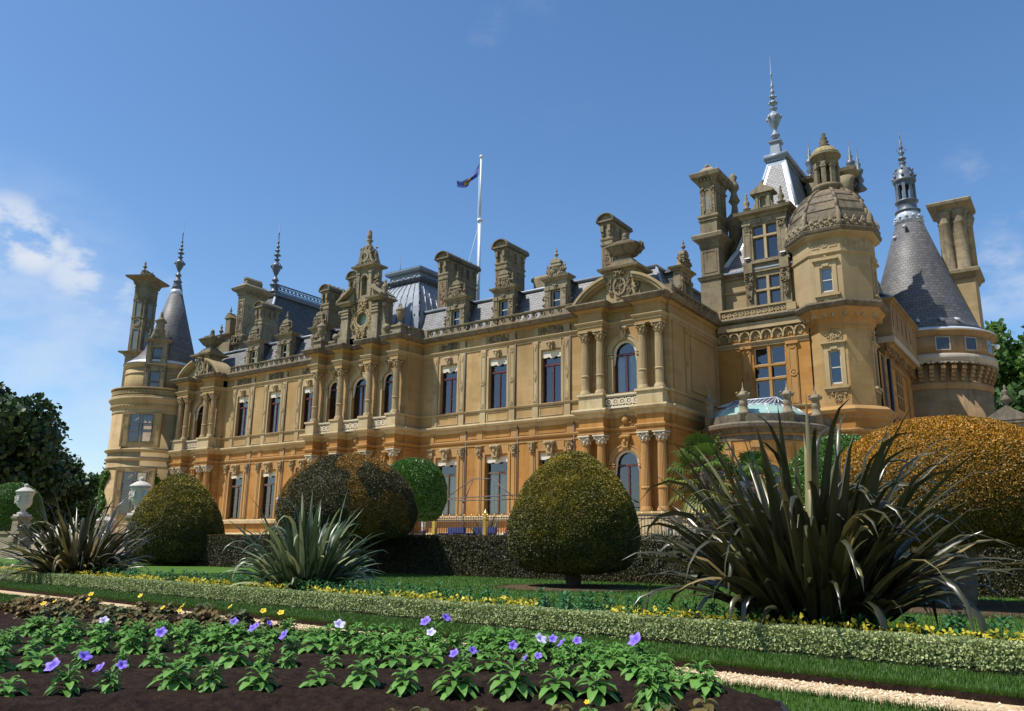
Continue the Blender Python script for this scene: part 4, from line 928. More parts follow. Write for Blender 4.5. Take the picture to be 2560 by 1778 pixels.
for k in range(46):
    t = R(-170+k*5.2); fr = cyl_frame(TX, TY, 4.06, math.cos(t), math.sin(t))
    m.arcband(fr, 0, 14.67, .10, .18, -.02, .08, 0, 360, 9); m.ball(fr.p(.19, .02, 14.5), .08, 6); m.ball(fr.p(.19, .02, 14.84), .08, 6); m.ball(fr.p(0, .03, 14.67), .06, 6)
part(m, 'carved_balustrade', 'stone_upper')
def tower_window(z0, z1, trs, z0f, z1f):
    fr = TF.off(0, .0); m = MB(); w = 1.0
    m.fb(fr, -1.75, -1.05, -.6, .07, z0f, z1f); m.fb(fr, 1.05, 1.75, -.6, .07, z0f, z1f); m.fb(fr, -1.05, 1.05, -.6, .05, z0f, z0); m.fb(fr, -1.05, 1.05, -.6, .05, z1, z1f)
    for sg in (-1, 1): frame_panel(m, fr, sg*1.4-.26, sg*1.4+.26, z0f+.15, z1f-.15, .07, .06, .03); rosette(m, fr, sg*1.4, (z0+z1)/2+.2, .2, .07, .05)
    for u in (-1.05, 0, 1.05): m.fprism(fr, [(u-.17, z0), (u+.17, z0), (u+.1, z0+.45), (u+.22, z0+.62), (u-.22, z0+.62), (u-.1, z0+.45)], -.1, .1)
    part(m, 'window_surround', 'stone_tower_west')
    mull_window(fr, 0, 2.1, z0, z1, trs, depth=-.02, o=-.16+.2); 
tower_window(9.95, 12.55, (11.6, 11.0), 9.5, 12.7)
tower_window(3.4, 7.2, (6.3, 5.3), 2.5, 7.55)
# upper drum with its two-storey dormer, cone and spire
m = MB(); m.lathe(TX, TY, [(3.2, 14.2), (3.18, 17.3)], 56); part(m, 'tower_wall', 'stone_tower_west')
m = MB(); m.lathe(TX, TY, [(3.18, 16.6), (3.26, 16.66), (3.26, 16.76), (3.18, 16.82)], 56); m.lathe(TX, TY, [(3.18, 17.25), (3.28, 17.3), (3.34, 17.5), (3.45, 17.62), (3.42, 17.72), (3.2, 17.74)], 56); part(m, 'string_course', 'stone_trim')
KX = -72.6
m = MB(); A = [2*math.pi*k/56 for k in range(56)]
ring = lambda cx, r, z: [(cx+r*math.cos(a), TY+r*math.sin(a), z) for a in A]
loft(m, [ring(TX, 3.5, 17.7), ring(TX+.25, 3.2, 17.95)], False, True); part(m, 'roof_flashing', 'lead_pale')
m = MB(); loft(m, [ring(TX+.25, 3.2, 17.95), ring(TX+.7, 2.7, 18.5), ring(KX, 2.3, 19.2), ring(KX, 1.5, 22.0), ring(KX, .62, 25.2)], True, True); part(m, 'conical_roof', 'slate_west')
m = MB(); m.lathe(KX, TY, [(.64, 25.1), (.52, 25.75)], 20); part(m, 'roof_flashing', 'lead_pale')
m = MB(); m.lathe(KX, TY, [(.54, 25.72), (.45, 26.1), (.33, 26.5), (.42, 26.55), (.42, 26.65), (.3, 26.7), (.24, 27.0)], 16); part(m, 'finial_base', 'lead_dark'); spire(KX, TY, 26.05, .83, base=False)
DF = cyl_frame(TX+.2, TY, 3.35, .74, -.67); m = MB(); m.wall(DF, -.95, .95, 14.3, 19.75, [(-.42, .42, 14.9, 15.75), (-.42, .42, 15.85, 16.75), (-.40, .40, 17.75, 19.05)], .25)
m.fb(DF, -.95, .95, -2.2, -.25, 14.3, 19.7)
for sg in (-1, 1): m.fb(DF, sg*.7-.16, sg*.7+.16, 0, .1, 17.5, 19.6); m.fb(DF, sg*.7-.16, sg*.7+.16, 0, .12, 14.3, 17.0); carving(m, DF, sg*.7-.14, sg*.7+.14, 16.7, 17.4, .05, .2, 16, 5+sg, .07, .13); m.fb(DF, *sorted((sg*.95, sg*.93)), -2.0, 0, 14.3, 19.7)
m.fb(DF, -1.05, 1.05, 0, .2, 17.35, 17.5); m.fb(DF, -.6, .6, 0, .06, 19.1, 19.3); ringm(m, DF, -.95, .95, .6, [(0,0),(.1,.04),(.14,.12),(.26,.18),(.28,.28)], 19.6)
TD = part(m, 'dormer', 'stone_grey')
m = MB(); m.fprism(DF, [(-.7, 19.88), (.7, 19.88), (.45, 20.5), (.34, 21.0), (.34, 21.6), (-.34, 21.6), (-.34, 21.0), (-.45, 20.5)], -.4, .05); carving(m, DF, -.55, .55, 19.95, 20.9, .05, .12, 46, 8, .06, .13); m.fb(DF, -.5, .5, -.5, .12, 21.6, 21.75)
q = DF.p(0, -.2, 0); m.lathe(q[0], q[1], [(.5, 21.75), (.3, 21.95), (.16, 22.15), (.2, 22.25), (.1, 22.45), (.16, 22.6), (.01, 22.65)], 8)
for sg in (-1, 1): q = DF.p(sg*.85, -.1, 0); finial(m, q[0], q[1], 19.9, 1.0, .14)
sub(m, 'gable', 'stone_grey', TD)
m = MB()
for z0, z1 in ((14.9, 15.75), (15.85, 16.75), (17.75, 18.35), (18.4, 19.05)): m.frect(DF, -.42, .42, z0, z1, -.2)
sub(m, 'pane', 'glass', TD)
m = MB(); m.fprism(DF, [(-1.1, 19.75), (1.1, 19.75), (0, 20.6)], -2.6, -.45); m.fb(DF, .955, .99, -2.4, -.3, 17.6, 19.8); m.fb(DF, -.99, -.955, -2.4, -.3, 17.6, 19.8); sub(m, 'dormer_roof', 'slate_dark', TD)
# tall panelled chimney behind the drum
LC = Fr(-80.1, 44.5, .87, .5); m = MB(); m.fb(LC, -1.3, 0, -2.3, 0, .95, 28.2)
for z in (24.2, 26.2, 27.6): ringm(m, LC, -1.3, 0, 2.3, [(0,0),(.05,.03),(.06,.12),(0,.16)], z)
m.fb(LC, -1.42, .12, -2.42, .12, 15., 20.0); ringm(m, LC, -1.42, .12, 2.5, [(0,0),(.1,.06),(.2,.25),(.55,.4),(.6,.56)], 19.95)
ringm(m, LC, -1.3, 0, 2.3, [(0,0),(.1,.06),(.16,.3),(.25,.5),(.75,.75),(.82,.95)], 27.9)
for f, u0, u1 in ((LC, -1.3, 0), (Fr(*LC.p(0,0,0)[:2], -LC.nx, -LC.ny), 0, 2.3)):
    c = (u0+u1)/2; w = (u1-u0)*.24
    for z0, z1 in ((20.8, 23.0), (24.4, 26.4)): frame_panel(m, f, c-w-.08, c+w+.08, z0-.08, z1+.08, 0, .08, .08)
    m.arcband(f, c, 23.75, .32, .44, 0, .08, 0, 360, 18); m.arcband(f, c, 26.55, .4, .5, 0, .08, 180, 360, 12)
m.fb(LC, -1.2, -.1, -2.2, -.1, 28.85, 29.1); m.fprism(LC, [(-1.1, 29.1), (-.2, 29.1), (-.4, 29.7), (-.9, 29.7)], -2.0, -.2)
q = LC.p(-.65, -.3, 0); finial(m, q[0], q[1], 29.6, 1.2, .22); q = LC.p(-.65, -1.9, 0); finial(m, q[0], q[1], 29.1, 1.0, .2)
for k in range(5): q = LC.p(-.1, -.3-k*.45, 0); m.ball((q[0], q[1], 29.15), .16, 6)
LCH = part(m, 'chimney', 'stone_chimney')
m = MB()
for f, u0, u1 in ((LC, -1.3, 0), (Fr(*LC.p(0,0,0)[:2], -LC.nx, -LC.ny), 0, 2.3)):
    c = (u0+u1)/2; w = (u1-u0)*.24
    for z0, z1 in ((20.8, 23.0), (24.4, 26.4)): m.frect(f, c-w, c+w, z0, z1, .012)
    P = [f.p(c+.32*math.cos(R(t)), .012, 23.75+.32*math.sin(R(t))) for t in range(0, 360, 20)]; m.add(P, [tuple(range(len(P)))])
sub(m, 'slate_panel', 'slate_panel', LCH)
# ---- west pavilion: steep roof with iron cresting, big chimney in front
m = MB(); m.box(-77.3, -70.0, 52.0, 66.6, .96, 19.6); part(m, 'wall', 'stone_upper')
m = MB(); loft(m, [rect_ring(-77.3, -69.7, 51.9, 66.6, 19.6), rect_ring(-76.6, -70.4, 52.5, 66, 20.6), rect_ring(-74.1, -73.0, 55.8, 63.2, 28.5)]); part(m, 'roof', 'slate_dark')
m = MB(); m.tube((-70.4, 52.5, 20.6), (-73.0, 55.8, 28.5), .13); m.tube((-76.6, 52.5, 20.6), (-74.1, 55.8, 28.5), .13); m.tube((-69.7, 51.9, 19.6), (-70.4, 52.5, 20.6), .13); part(m, 'roof_flashing', 'lead_pale')
m = MB(); m.box(-74.4, -72.7, 55.5, 63.5, 28.45, 28.7); m.box(-74.15, -72.95, 55.8, 63.3, 28.7, 29.0); fr = Fr(-72.95, 55.8, 0, 1)
m.fb(fr, 0, 7.5, -.08, .0, 29.05, 29.15); m.fb(fr, 0, 7.5, -.1, .02, 29.75, 29.9)
for k in range(13): m.arcband(fr, .3+k*.56, 29.45, .15, .24, -.07, -.01, 0, 360, 10); m.fb(fr, .55+k*.56, .61+k*.56, -.07, -.01, 29.1, 29.8)
part(m, 'roof_cresting', 'lead_dark')
spire(-73.5, 56.0, 28.9, 1.06)
BC = Fr(-71.05, 50.0, 1, 0); m = MB(); m.fb(BC, -.55, .55, -2.7, 0, 15, 27.0)
ringm(m, BC, -.55, .55, 2.7, [(0,0),(.08,.05),(.12,.3),(.2,.4),(.5,.6),(.6,.85)], 26.6); ringm(m, BC, -.55, .55, 2.7, [(.3,0),(.2,.3),(-.1,.55),(-.2,.6)], 27.4); m.fb(BC, -.3, .3, -2.3, -.3, 27.9, 28.5)
for k in range(9): m.fb(BC, -.25, .25, -2.25+k*.24, -2.15+k*.24, 28.5, 28.72)
for k in range(12): m.fb(Fr(*BC.p(.55,0,0)[:2], 0, 1), .15+k*.22, .27+k*.22, 0, .3, 26.75, 27.0)
bs = Fr(*BC.p(.55,0,0)[:2], 0, 1); m.arcband(bs, 1.35, 22.6, .62, .85, 0, .1, 0, 360, 22, 1.2); m.arcband(bs, 1.35, 25.0, .45, .6, 0, .1, 0, 180, 14); frame_panel(m, BC, -.42, .42, 22.3, 26.1, 0, .09, .06); carving(m, BC, -.25, .25, 22.6, 25.8, 0, .08, 60, 3, .06, .12)
carving(m, BC, -.7, .9, 21.2, 22.0, 0, .4, 40, 4, .12, .25); ringm(m, BC, -.75, .75, 2.8, [(0,0),(.1,.1),(.1,.3),(0,.4)], 21.9)
BCH = part(m, 'chimney', 'stone_chimney')
m = MB(); P = [bs.p(1.35+.62*math.cos(R(t)), .012, 22.6+.74*math.sin(R(t))) for t in range(0, 360, 15)]; m.add(P, [tuple(range(len(P)))]); P = [bs.p(1.35+.45*math.cos(R(t)), .012, 25.0+.45*math.sin(R(t))) for t in range(0, 181, 15)]; m.add(P, [tuple(range(len(P)))]); sub(m, 'slate_panel', 'slate_panel', BCH)
# stone lucarne left of that chimney
LU = Fr(-73.9, 50.3, 1, 0); m = MB(); m.wall(LU, -1.25, 1.25, 16, 22.6, [(-.75, -.1, 18.6, 20.6), (.1, .75, 18.6, 20.6)], .3); m.fb(LU, -1.25, 1.25, -2.5, -.3, 16, 22.6); m.fb(LU, 1.2, 1.25, -.3, -.001, 16, 22.6); m.fb(LU, -1.25, -1.2, -.3, -.001, 16, 22.6)
ringm(m, LU, -1.25, 1.25, 1.0, [(0,0),(.1,.05),(.15,.15),(.35,.2),(.4,.35)], 22.4)
m.fb(LU, .1, .9, -.7, .05, 22.75, 24.5); m.fprism(LU, [(-.1, 24.5), (1.1, 24.5), (.5, 25.15)], -.8, .15); q = LU.p(.5, -.2, 0); finial(m, q[0], q[1], 25.1, .8, .15); q = LU.p(-.9, -.2, 0); finial(m, q[0], q[1], 22.75, 1.4, .25)
for sg in (-1, 1): m.fb(LU, sg*1.05-.15, sg*1.05+.15, 0, .1, 17, 22.3)
part(m, 'lucarne', 'stone_chimney')
for x, y, z, h in ((-59.5, 58, 27.0, 3.4), (-58.2, 60.5, 28.0, 3.6), (-57.6, 58.5, 26.6, 3.2)):
    m = MB(); m.lathe(x, y, [(.28, z-3), (.3, z-1.0), (.4, z-.9), (.2, z-.6), (.34, z-.2), (.14, z+.1), (.22, z+.5), (.08, z+.7), (.15, z+1.1), (.05, z+1.3), (.04, z+2.1), (.01, z+h)], 10); part(m, 'finial', 'lead_dark')
flush()
# ------------------------------------------------------------------ right-hand block, octagonal turret, east wing and tower
FR = Fr(-15.95, 51.3, 1, 0)
m = MB(); m.wall(FR, -3.5, 2.6, .95, 9.3); m.wall(FR, -3.5, 2.6, 9.3, 14.6, [(-1.05, 1.0, 9.95, 13.9)], .35); part(m, 'wall', 'stone_ground')
m = MB(); m.wall(FR, -3.5, 2.6, 14.6, 16.0); part(m, 'frieze', 'stone_first')
m = MB()
RP = [FR.p(-3.5,0,0)[:2], FR.p(2.6,0,0)[:2]]
m.sweep(RP, SILL, z=9.72); m.sweep(RP, ARCH, z=14.0); part(m, 'string_course', 'stone_trim')
m = MB(); m.sweep(RP, [(.0,0),(.3,.03),(.5,.12),(.56,.26),(.5,.34),(0,.4)], z=15.62); part(m, 'cornice', 'stone_dark')
m = MB()
for k in range(8): u = -2.95+.72*k; m.arcband(FR, u, 14.72, .26, .36, 0, .22, 0, 180, 12); m.fb(FR, u-.42, u-.3, 0, .22, 14.42, 14.75); carving(m, FR, u-.2, u+.2, 14.5, 14.85, 0, .08, 10, k, .06, .11); m.fb(FR, u-.36, u+.36, 0, .3, 15.14, 15.6)
part(m, 'corbel_arcade', 'stone_trim')
mull_window(FR, -.025, 2.05, 9.95, 13.9, (12.65, 11.75), depth=.28, mat='stone_trim_ground', white=True)
m = MB()
for sg in (-1, 1):
    c = sg*1.5; m.fb(FR, c-.28, c+.28, 0, .09, 9.9, 14.02); frame_panel(m, FR, c-.23, c+.23, 10.0, 13.7, .09, .04, .03); rosette(m, FR, c, 12.0, .26, .09, .05); m.fb(FR, c-.4, c+.4, 0, .2, 13.85, 14.05); m.arcband(FR, c, 13.75, .12, .2, .09, .14, 180, 360, 8)
for u in (-1.05, 0, 1.0): m.fprism(FR, [(u-.16, 9.95), (u+.16, 9.95), (u+.1, 10.4), (u+.2, 10.55), (u-.2, 10.55), (u-.1, 10.4)], -.2, .08)
part(m, 'window_surround', 'stone_trim_ground')
backing(FR, -3, 2.6, 9, 14.4, -1.2)
# interlaced balustrade above
m = MB(); F2 = FR.off(0, .05); m.fb(F2, -3.5, 1.75, -.14, .14, 16.0, 16.1); m.fb(F2, -3.5, 1.75, -.15, .17, 16.6, 16.72); m.fb(F2, -3.5, -3.1, -.16, .16, 16.1, 16.6); m.fb(F2, 1.35, 1.95, -.16, .16, 16.1, 16.6)
for k in range(11):
    u = -2.9+.405*k
    for dx in (0, .2):
        m.fprism(F2, [(u+dx-.2, 16.1), (u+dx-.13, 16.1), (u+dx+.2, 16.6), (u+dx+.13, 16.6)], -.05, .05); m.fprism(F2, [(u+dx+.13, 16.1), (u+dx+.2, 16.1), (u+dx-.13, 16.6), (u+dx-.2, 16.6)], -.052, .052)
    m.arcband(F2, u, 16.35, .07, .14, -.04, .09, 0, 360, 8); carving(m, F2, u-.2, u+.2, 16.12, 16.58, .0, .08, 5, k, .04, .08)
part(m, 'carved_balustrade', 'stone_upper')
# upper block behind the balustrade
FU = Fr(-15.95, 52.3, 1, 0); m = MB(); m.wall(FU, -4.3, 4.5, 15.6, 19.45); part(m, 'wall', 'stone_upper')
m = MB(); m.box(-20.25, -11.0, 52.6, 66, .96, 19.4); part(m, 'interior_blocker', 'stone_upper')
m = MB(); m.sweep([FU.p(-4.3,0,0)[:2], FU.p(4.5,0,0)[:2]], [(0,0),(.1,.05),(.14,.2),(.36,.3),(.4,.42)], z=19.1); part(m, 'cornice', 'stone_grey')
m = MB(); m.fb(FU, -4.2, 4.4, 0, .44, 19.5, 19.62); part(m, 'gutter', 'lead')
m = MB(); m.sweep([FU.p(-4.3,0,0)[:2], FU.p(-1.6,0,0)[:2]], STR, z=18.2); m.sweep([FU.p(1.6,0,0)[:2], FU.p(4.3,0,0)[:2]], STR, z=18.2); part(m, 'string_course', 'stone_trim')
DU = Fr(-15.95, 51.95, 1, 0)
m = MB(); m.wall(DU, -1.53, 1.53, 15.9, 23.3, [(-.8, .8, 16.3, 18.95), (-.82, .82, 20.2, 22.65)], .3); m.fb(DU, -1.53, 1.53, -4.5, -1.2, 15.9, 23.3)
m.wall(Fr(*DU.p(1.53,0,0)[:2], 0, 1), 0, 1.2, 15.9, 23.3); m.wall(Fr(*DU.p(-1.53,-1.2,0)[:2], 0, -1), 0, 1.2, 15.9, 23.3)
for sg in (-1, 1):
    c = sg*1.22; m.fb(DU, c-.24, c+.24, 0, .1, 20.1, 22.5); frame_panel(m, DU, c-.18, c+.18, 20.25, 22.1, .1, .04, .02); carving(m, DU, c-.24, c+.24, 22.3, 22.75, .06, .14, 24, 3+sg, .06, .12); m.fb(DU, c-.3, c+.3, 0, .2, 22.72, 22.85)
    m.fb(DU, c-.3, c+.3, 0, .3, 19.25, 19.95)
    # mask corbels
    m.fprism(DU, [(c-.1, 17.4), (c+.1, 17.4), (c+.26, 18.5), (c+.32, 19.25), (c-.32, 19.25), (c-.26, 18.5)], 0, .16); carving(m, DU, c-.24, c+.24, 18.3, 19.2, .05, .3, 34, 13+sg, .07, .14); carving(m, DU, c-.14, c+.14, 17.5, 18.3, .03, .2, 18, 15+sg, .05, .1)
    m.fb(DU, sg*.92-.07, sg*.92+.07, 0, .06, 20.15, 22.7); m.fb(DU, sg*.9-.07, sg*.9+.07, 0, .05, 16.0, 19.0)
m.fb(DU, -1.6, 1.6, 0, .2, 19.9, 20.08); m.fb(DU, -1.55, 1.55, 0, .12, 19.3, 19.42)
for u in (-.4, .35): m.fb(DU, u-.2, u+.2, 0, .1, 22.85, 23.15)
ringm(m, DU, -1.53, 1.53, 1.0, [(0,0),(.1,.06),(.16,.2),(.42,.3),(.48,.5)], 23.2)
UD = part(m, 'dormer', 'stone_chimney')
m = MB(); m.wall(DU, -.55, .55, 23.7, 25.0, [(-.2, .2, 23.9, 24.55, 'arch')], .2); m.fb(DU, -.55, .55, -.7, -.2, 23.7, 25.0); m.fb(DU, -.55, -.5, -.2, -.001, 23.7, 25.0); m.fb(DU, .5, .55, -.2, -.001, 23.7, 25.0)
m.fprism(DU, [(-.82, 24.95), (.82, 24.95), (.82, 25.08), (0, 25.62), (-.82, 25.08)], -.8, .22); carving(m, DU, -.15, .15, 25.5, 25.8, .05, .12, 8, 2, .08, .14)
for sg in (-1, 1):
    m.fb(DU, sg*.4-.09, sg*.4+.09, 0, .07, 23.75, 24.9); q = DU.p(sg*1.2, -.2, 0); m.lathe(q[0], q[1], [(.26, 23.7), (.24, 24.05), (.3, 24.1), (.1, 24.2), (.22, 24.45), (.2, 24.6), (.07, 24.75), (.12, 24.9), (.05, 25.0), (.09, 25.15), (.01, 25.35)], 10)
    m.fprism(DU, [(sg*.55, 23.7), (sg*1.0, 23.7), (sg*.75, 23.9), (sg*.62, 24.25), (sg*.55, 24.3)][::sg], -.35, .02); carving(m, DU, sg*.8-.2, sg*.8+.2, 23.72, 23.95, 0, .1, 12, 4+sg, .06, .1)
sub(m, 'gable', 'stone_grey', UD)
mull_window(DU, 0, 1.64, 20.2, 22.65, (21.85,), depth=.24, mat='stone_trim'); mull_window(DU, 0, 1.6, 16.3, 18.95, (18.0,), depth=.24, mat='stone_trim')
backing(DU, -.9, .9, 16, 23, -1.0)
m = MB(); m.fb(DU, -1.56, -1.535, -3.5, -.3, 20.0, 23.25); m.fb(DU, 1.535, 1.56, -3.5, -.3, 19.6, 23.25); m.fprism(DU, [(-1.7, 23.65), (1.7, 23.65), (0, 24.4)], -4.2, -.9); part(m, 'dormer_roof', 'slate_dark')
# floodlights on the sill
for sg in (-1, 1):
    m = MB(); m.fb(DU, sg*1.2-.2, sg*1.2+.16, .05, .3, 20.3, 20.38); o = part(m, 'floodlight', 'white_paint'); m = MB(); m.fb(DU, sg*1.2-.14, sg*1.2+.12, .08, .26, 20.12, 20.3); sub(m, 'lamp_body', 'iron', o)
# steep hipped roof with lead hips and tall spire
rings = [(19.6, -20.0, -11.9, 52.1, 66.8), (20.3, -19.2, -12.7, 52.6, 66.2), (21.6, -18.35, -13.45, 53.2, 65.2), (24.5, -17.55, -14.35, 54.4, 64.0), (29.2, -16.5, -15.4, 56., 62.6)]
m = MB(); loft(m, [rect_ring(a, b, c_, d, z) for z, a, b, c_, d in rings]); part(m, 'roof', 'slate')
m = MB()
for i in range(1, 4):
    z0, a0, b0, c0, d0 = rings[i]; z1, a1, b1, c1, d1 = rings[i+1]
    for (xa, xb, sg) in ((a0, a1, 1), (b0, b1, -1)):
        w = .34; y0, y1 = c0-.03, c1-.03
        m.add([(xa, y0, z0), (xa+sg*w, y0, z0), (xb+sg*w*.75, y1, z1), (xb, y1, z1)], [(0,1,2,3)]); m.tube((xa, c0, z0), (xb, c1, z1), .11)
m.box(-16.6, -15.3, 55.8, 56.2, 28.3, 28.95); part(m, 'roof_flashing', 'lead_pale')
m = MB(); m.box(-16.62, -15.28, 55.75, 62.8, 29.0, 29.25); m.tube((-16.8, 55.8, 29.4), (-15.1, 55.8, 29.4), .24); m.tube((-15.2, 55.8, 29.35), (-15.2, 62.8, 29.35), .2); m.tube((-16.7, 55.8, 29.35), (-16.7, 62.8, 29.35), .2); m.box(-16.5, -15.4, 55.6, 56.6, 29.3, 29.5); part(m, 'roof_ridge', 'lead')
m = MB(); loft(m, [rect_ring(-16.4, -15.5, 55.65, 56.45, 29.4), rect_ring(-16.32, -15.58, 55.7, 56.4, 29.6), rect_ring(-16.25, -15.65, 55.75, 56.35, 30.5)]); fr = Fr(-15.95, 55.75, 1, 0); ringm(m, fr, -.3, .3, .6, [(0,0),(.08,.05),(.14,.14),(.14,.24)], 30.4); part(m, 'finial_base', 'lead')
spire(-15.95, 56.05, 29.75, .95, mat='lead', base=False)
# tall square chimney at the corner
FT = Fr(-19.8, 51.65, 1, 0); m = MB(); m.fb(FT, -.62, .62, -2.2, 0, 15.6, 24.0); m.fb(FT, -.74, .74, -2.3, .1, 15.6, 19.2)
ringm(m, FT.off(0, .1), -.74, .74, 2.4, [(0,0),(.08,.05),(.12,.15),(.18,.3)], 19.2)
m.fb(FT, -.66, .66, -2.24, .04, 19.6, 21.6); frame_panel(m, FT, -.5, .5, 19.8, 21.4, .04, .05, .03)
ringm(m, FT, -.64, .64, 2.25, [(0,0),(.06,.05),(.1,.4),(.2,.55),(.44,.7),(.5,.95),(.3,1.1)], 21.6)
for z, pr in ((23.7, .1), (24.1, .0)): ringm(m, FT, -.62, .62, 2.2, [(0,0),(pr,.04),(pr,.1),(0,.14)], z)
ringm(m, FT, -.66, .66, 2.26, [(0,0),(.12,.1),(.1,.25),(0,.3)], 23.9)
m.fb(FT, -.54, .54, -2.1, -.06, 24.0, 26.6)
fs = Fr(*FT.p(.54, -.06, 0)[:2], 0, 1)
for f, ww in ((FT.off(0, -.06), .54), (fs.off(1.02, 0), 1.02)):
    for sg in (-1, 1):
        c = sg*(ww-.13); m.fb(f, c-.12, c+.12, 0, .07, 24.2, 26.2); carving(m, f, c-.12, c+.12, 26.05, 26.4, .05, .12, 12, 3, .05, .1); carving(m, f, c-.08, c+.08, 24.3, 26.0, .05, .05, 24, 4, .03, .06)
    m.arcband(f, 0, 25.9, .2, .28, 0, .06); m.fb(f, -.28, -.2, 0, .06, 24.5, 25.9); m.fb(f, .2, .28, 0, .06, 24.5, 25.9)
    if ww > .8:
        for u in (-.5, .5): m.fb(f, u-.07, u+.07, 0, .06, 24.3, 26.3)
ringm(m, FT.off(0, -.06), -.54, .54, 2.04, [(0,0),(.06,.05),(.1,.25),(.2,.45),(.5,.62),(.58,.9),(.45,1.0)], 26.4)
for k in range(5): m.fb(FT, -.52+.26*k-.05, -.52+.26*k+.05, 0, .3, 26.72, 26.88)
for k in range(8): m.fb(Fr(*FT.p(.54, -.06, 0)[:2], 0, 1), .1+.26*k, .2+.26*k, 0, .32, 26.72, 26.88)
loft(m, [[FT.p(u, o, z) for u, o in ((-w, -.06+w-.54), (w, -.06+w-.54), (w, -2.1-w+.54), (-w, -2.1-w+.54))] for w, z in ((.6, 27.35), (.52, 27.7), (.3, 27.95), (.22, 28.0))])
for k in range(6): m.ball(FT.p(-.1+.1*(k % 2), -.5-.24*k, 28.1), .17, 6, 1.3)
TC = part(m, 'chimney', 'stone_chimney')
m = MB(); m.frect(FT, -.12, .12, 24.6, 25.6, -.05); sub(m, 'slate_panel', 'slate_panel', TC)
# slim round shaft behind it
m = MB(); m.lathe(-18.75, 54.3, [(.55, 19.6), (.52, 23.6), (.62, 23.7), (.62, 23.9), (.8, 24.2), (.8, 24.4), (.5, 24.7), (.26, 25.0), (.2, 25.6), (.42, 25.9), (.3, 26.2), (.2, 26.6), (.4, 26.9), (.36, 27.2), (.2, 27.5), (.3, 27.8), (.1, 28.1)], 16); part(m, 'chimney', 'stone_chimney')
# chimney group behind the turret
FC = Fr(-13.4, 60, 1, 0); m = MB(); m.fb(FC, -1.4, 1.6, -2.2, 0, 19, 28.3); ringm(m, FC, -1.4, 1.6, 2.2, [(0,0),(.1,.1),(.14,.3),(.42,.5),(.5,.75)], 28.2)
for u in (-1.1, 1.35):
    q = FC.p(u, .15, 0); m.lathe(q[0], q[1], [(.42, 25), (.4, 27.3), (.5, 27.5), (.46, 27.7), (.62, 28.2)], 12)
q = FC.p(1.6, -1, 0); carving(m, Fr(*FC.p(1.6, -2, 0)[:2], 0, 1), -1.2, 1.6, 25.5, 27.8, 0, .2, 36, 5, .12, .2)
m.fb(FC, -1.5, 1.7, -2.3, .05, 26.4, 26.6)
part(m, 'chimney', 'stone_chimney')
for x, y, z in ((-14.6, 60.0, 29.3), (-12.15, 62.5, 29.6), (-11.4, 61.3, 28.2)):
    m = MB(); m.lathe(x, y, [(.5, z-.6), (.3, z-.3), (.14, z), (.3, z+.25), (.16, z+.5), (.32, z+.8), (.36, z+1.0), (.12, z+1.25), (.22, z+1.5), (.07, z+1.7), (.12, z+1.9), (.05, z+2.0), (.01, z+3.0)], 10); part(m, 'finial', 'lead_dark')

# ---- octagonal turret
OX, OY = -11.78, 52.6
def octo(ap): r = ap/math.cos(R(22.5)); return [(OX+r*math.cos(R(a)), OY+r*math.sin(R(a))) for a in range(-112-0, 248, 45)]
OC8 = [(OX, OY)]
def octo(ap): r = ap/math.cos(math.pi/8); return [(OX+r*math.cos(R(-112.5+45*k)), OY+r*math.sin(R(-112.5+45*k))) for k in range(8)]
def oface(k, ap):
    """frame on face k: 0 faces the viewer's side (-y), 1 the next to the right"""
    a = R(-90+45*k); return Fr(OX+ap*math.cos(a), OY+ap*math.sin(a), -math.sin(a), math.cos(a))
AL, AU = 1.9, 2.34; HL, HU = AL*math.tan(math.pi/8), AU*math.tan(math.pi/8)
m = MB(); m.wall(oface(0, AL), -HL, HL, 9.2, 15.0, [(-.34, .34, 10.85, 12.95)], .2)
for k in range(1, 8): m.wall(oface(k, AL), -HL, HL, 9.2, 15.0, [(-.34, .34, 10.85, 12.95)] if k == 2 else [], .2)
part(m, 'turret_wall', 'stone_first')
m = MB(); m.wall(oface(0, AU), -HU, HU, 16.0, 20.3, [(-.36, .36, 16.6, 18.2)], .22)
for k in range(1, 8): m.wall(oface(k, AU), -HU, HU, 16.0, 20.3, [(-.36, .36, 16.6, 18.2)] if k == 2 else [], .22)
part(m, 'turret_wall', 'stone_upper')
m = MB(); m.sweep(octo(2.35), [(0,0),(0,8.3)], True, .95); part(m, 'turret_wall', 'stone_ground')
m = MB(); m.sweep(octo(2.35), [(0,0),(.08,.05),(.1,.2),(.3,.35),(.38,.55),(.2,.72),(-.45,.9)], True, 8.6); m.sweep(octo(2.35), STR, True, 7.9); part(m, 'cornice', 'stone_trim_ground')
m = MB(); m.sweep(octo(1.9), [(0,0),(.06,.04),(.06,.16),(.02,.2),(.02,.4),(.1,.5),(.12,.6),(.45,.9),(.7,1.2)], True, 14.3); part(m, 'corbel_table', 'stone_trim_ground')
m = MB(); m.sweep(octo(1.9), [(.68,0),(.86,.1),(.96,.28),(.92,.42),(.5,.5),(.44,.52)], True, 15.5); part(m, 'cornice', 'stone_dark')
for k in (-1, 0, 1, 2):
    m = MB(); f = oface(k, 2.22)
    for u in (-.6, .6): m.arcband(f, u, 15.02, .34, .46, -.3, .16, 0, 180, 12); carving(m, f, u-.25, u+.25, 14.98, 15.3, -.12, .1, 12, k*3+int(u), .06, .11); m.fprism(f, [(u-.34, 15.0), (u+.34, 15.0), (u+.24, 15.25), (u, 15.34), (u-.24, 15.25)], -.3, -.1)
    part(m, 'corbel_arcade', 'stone_trim')
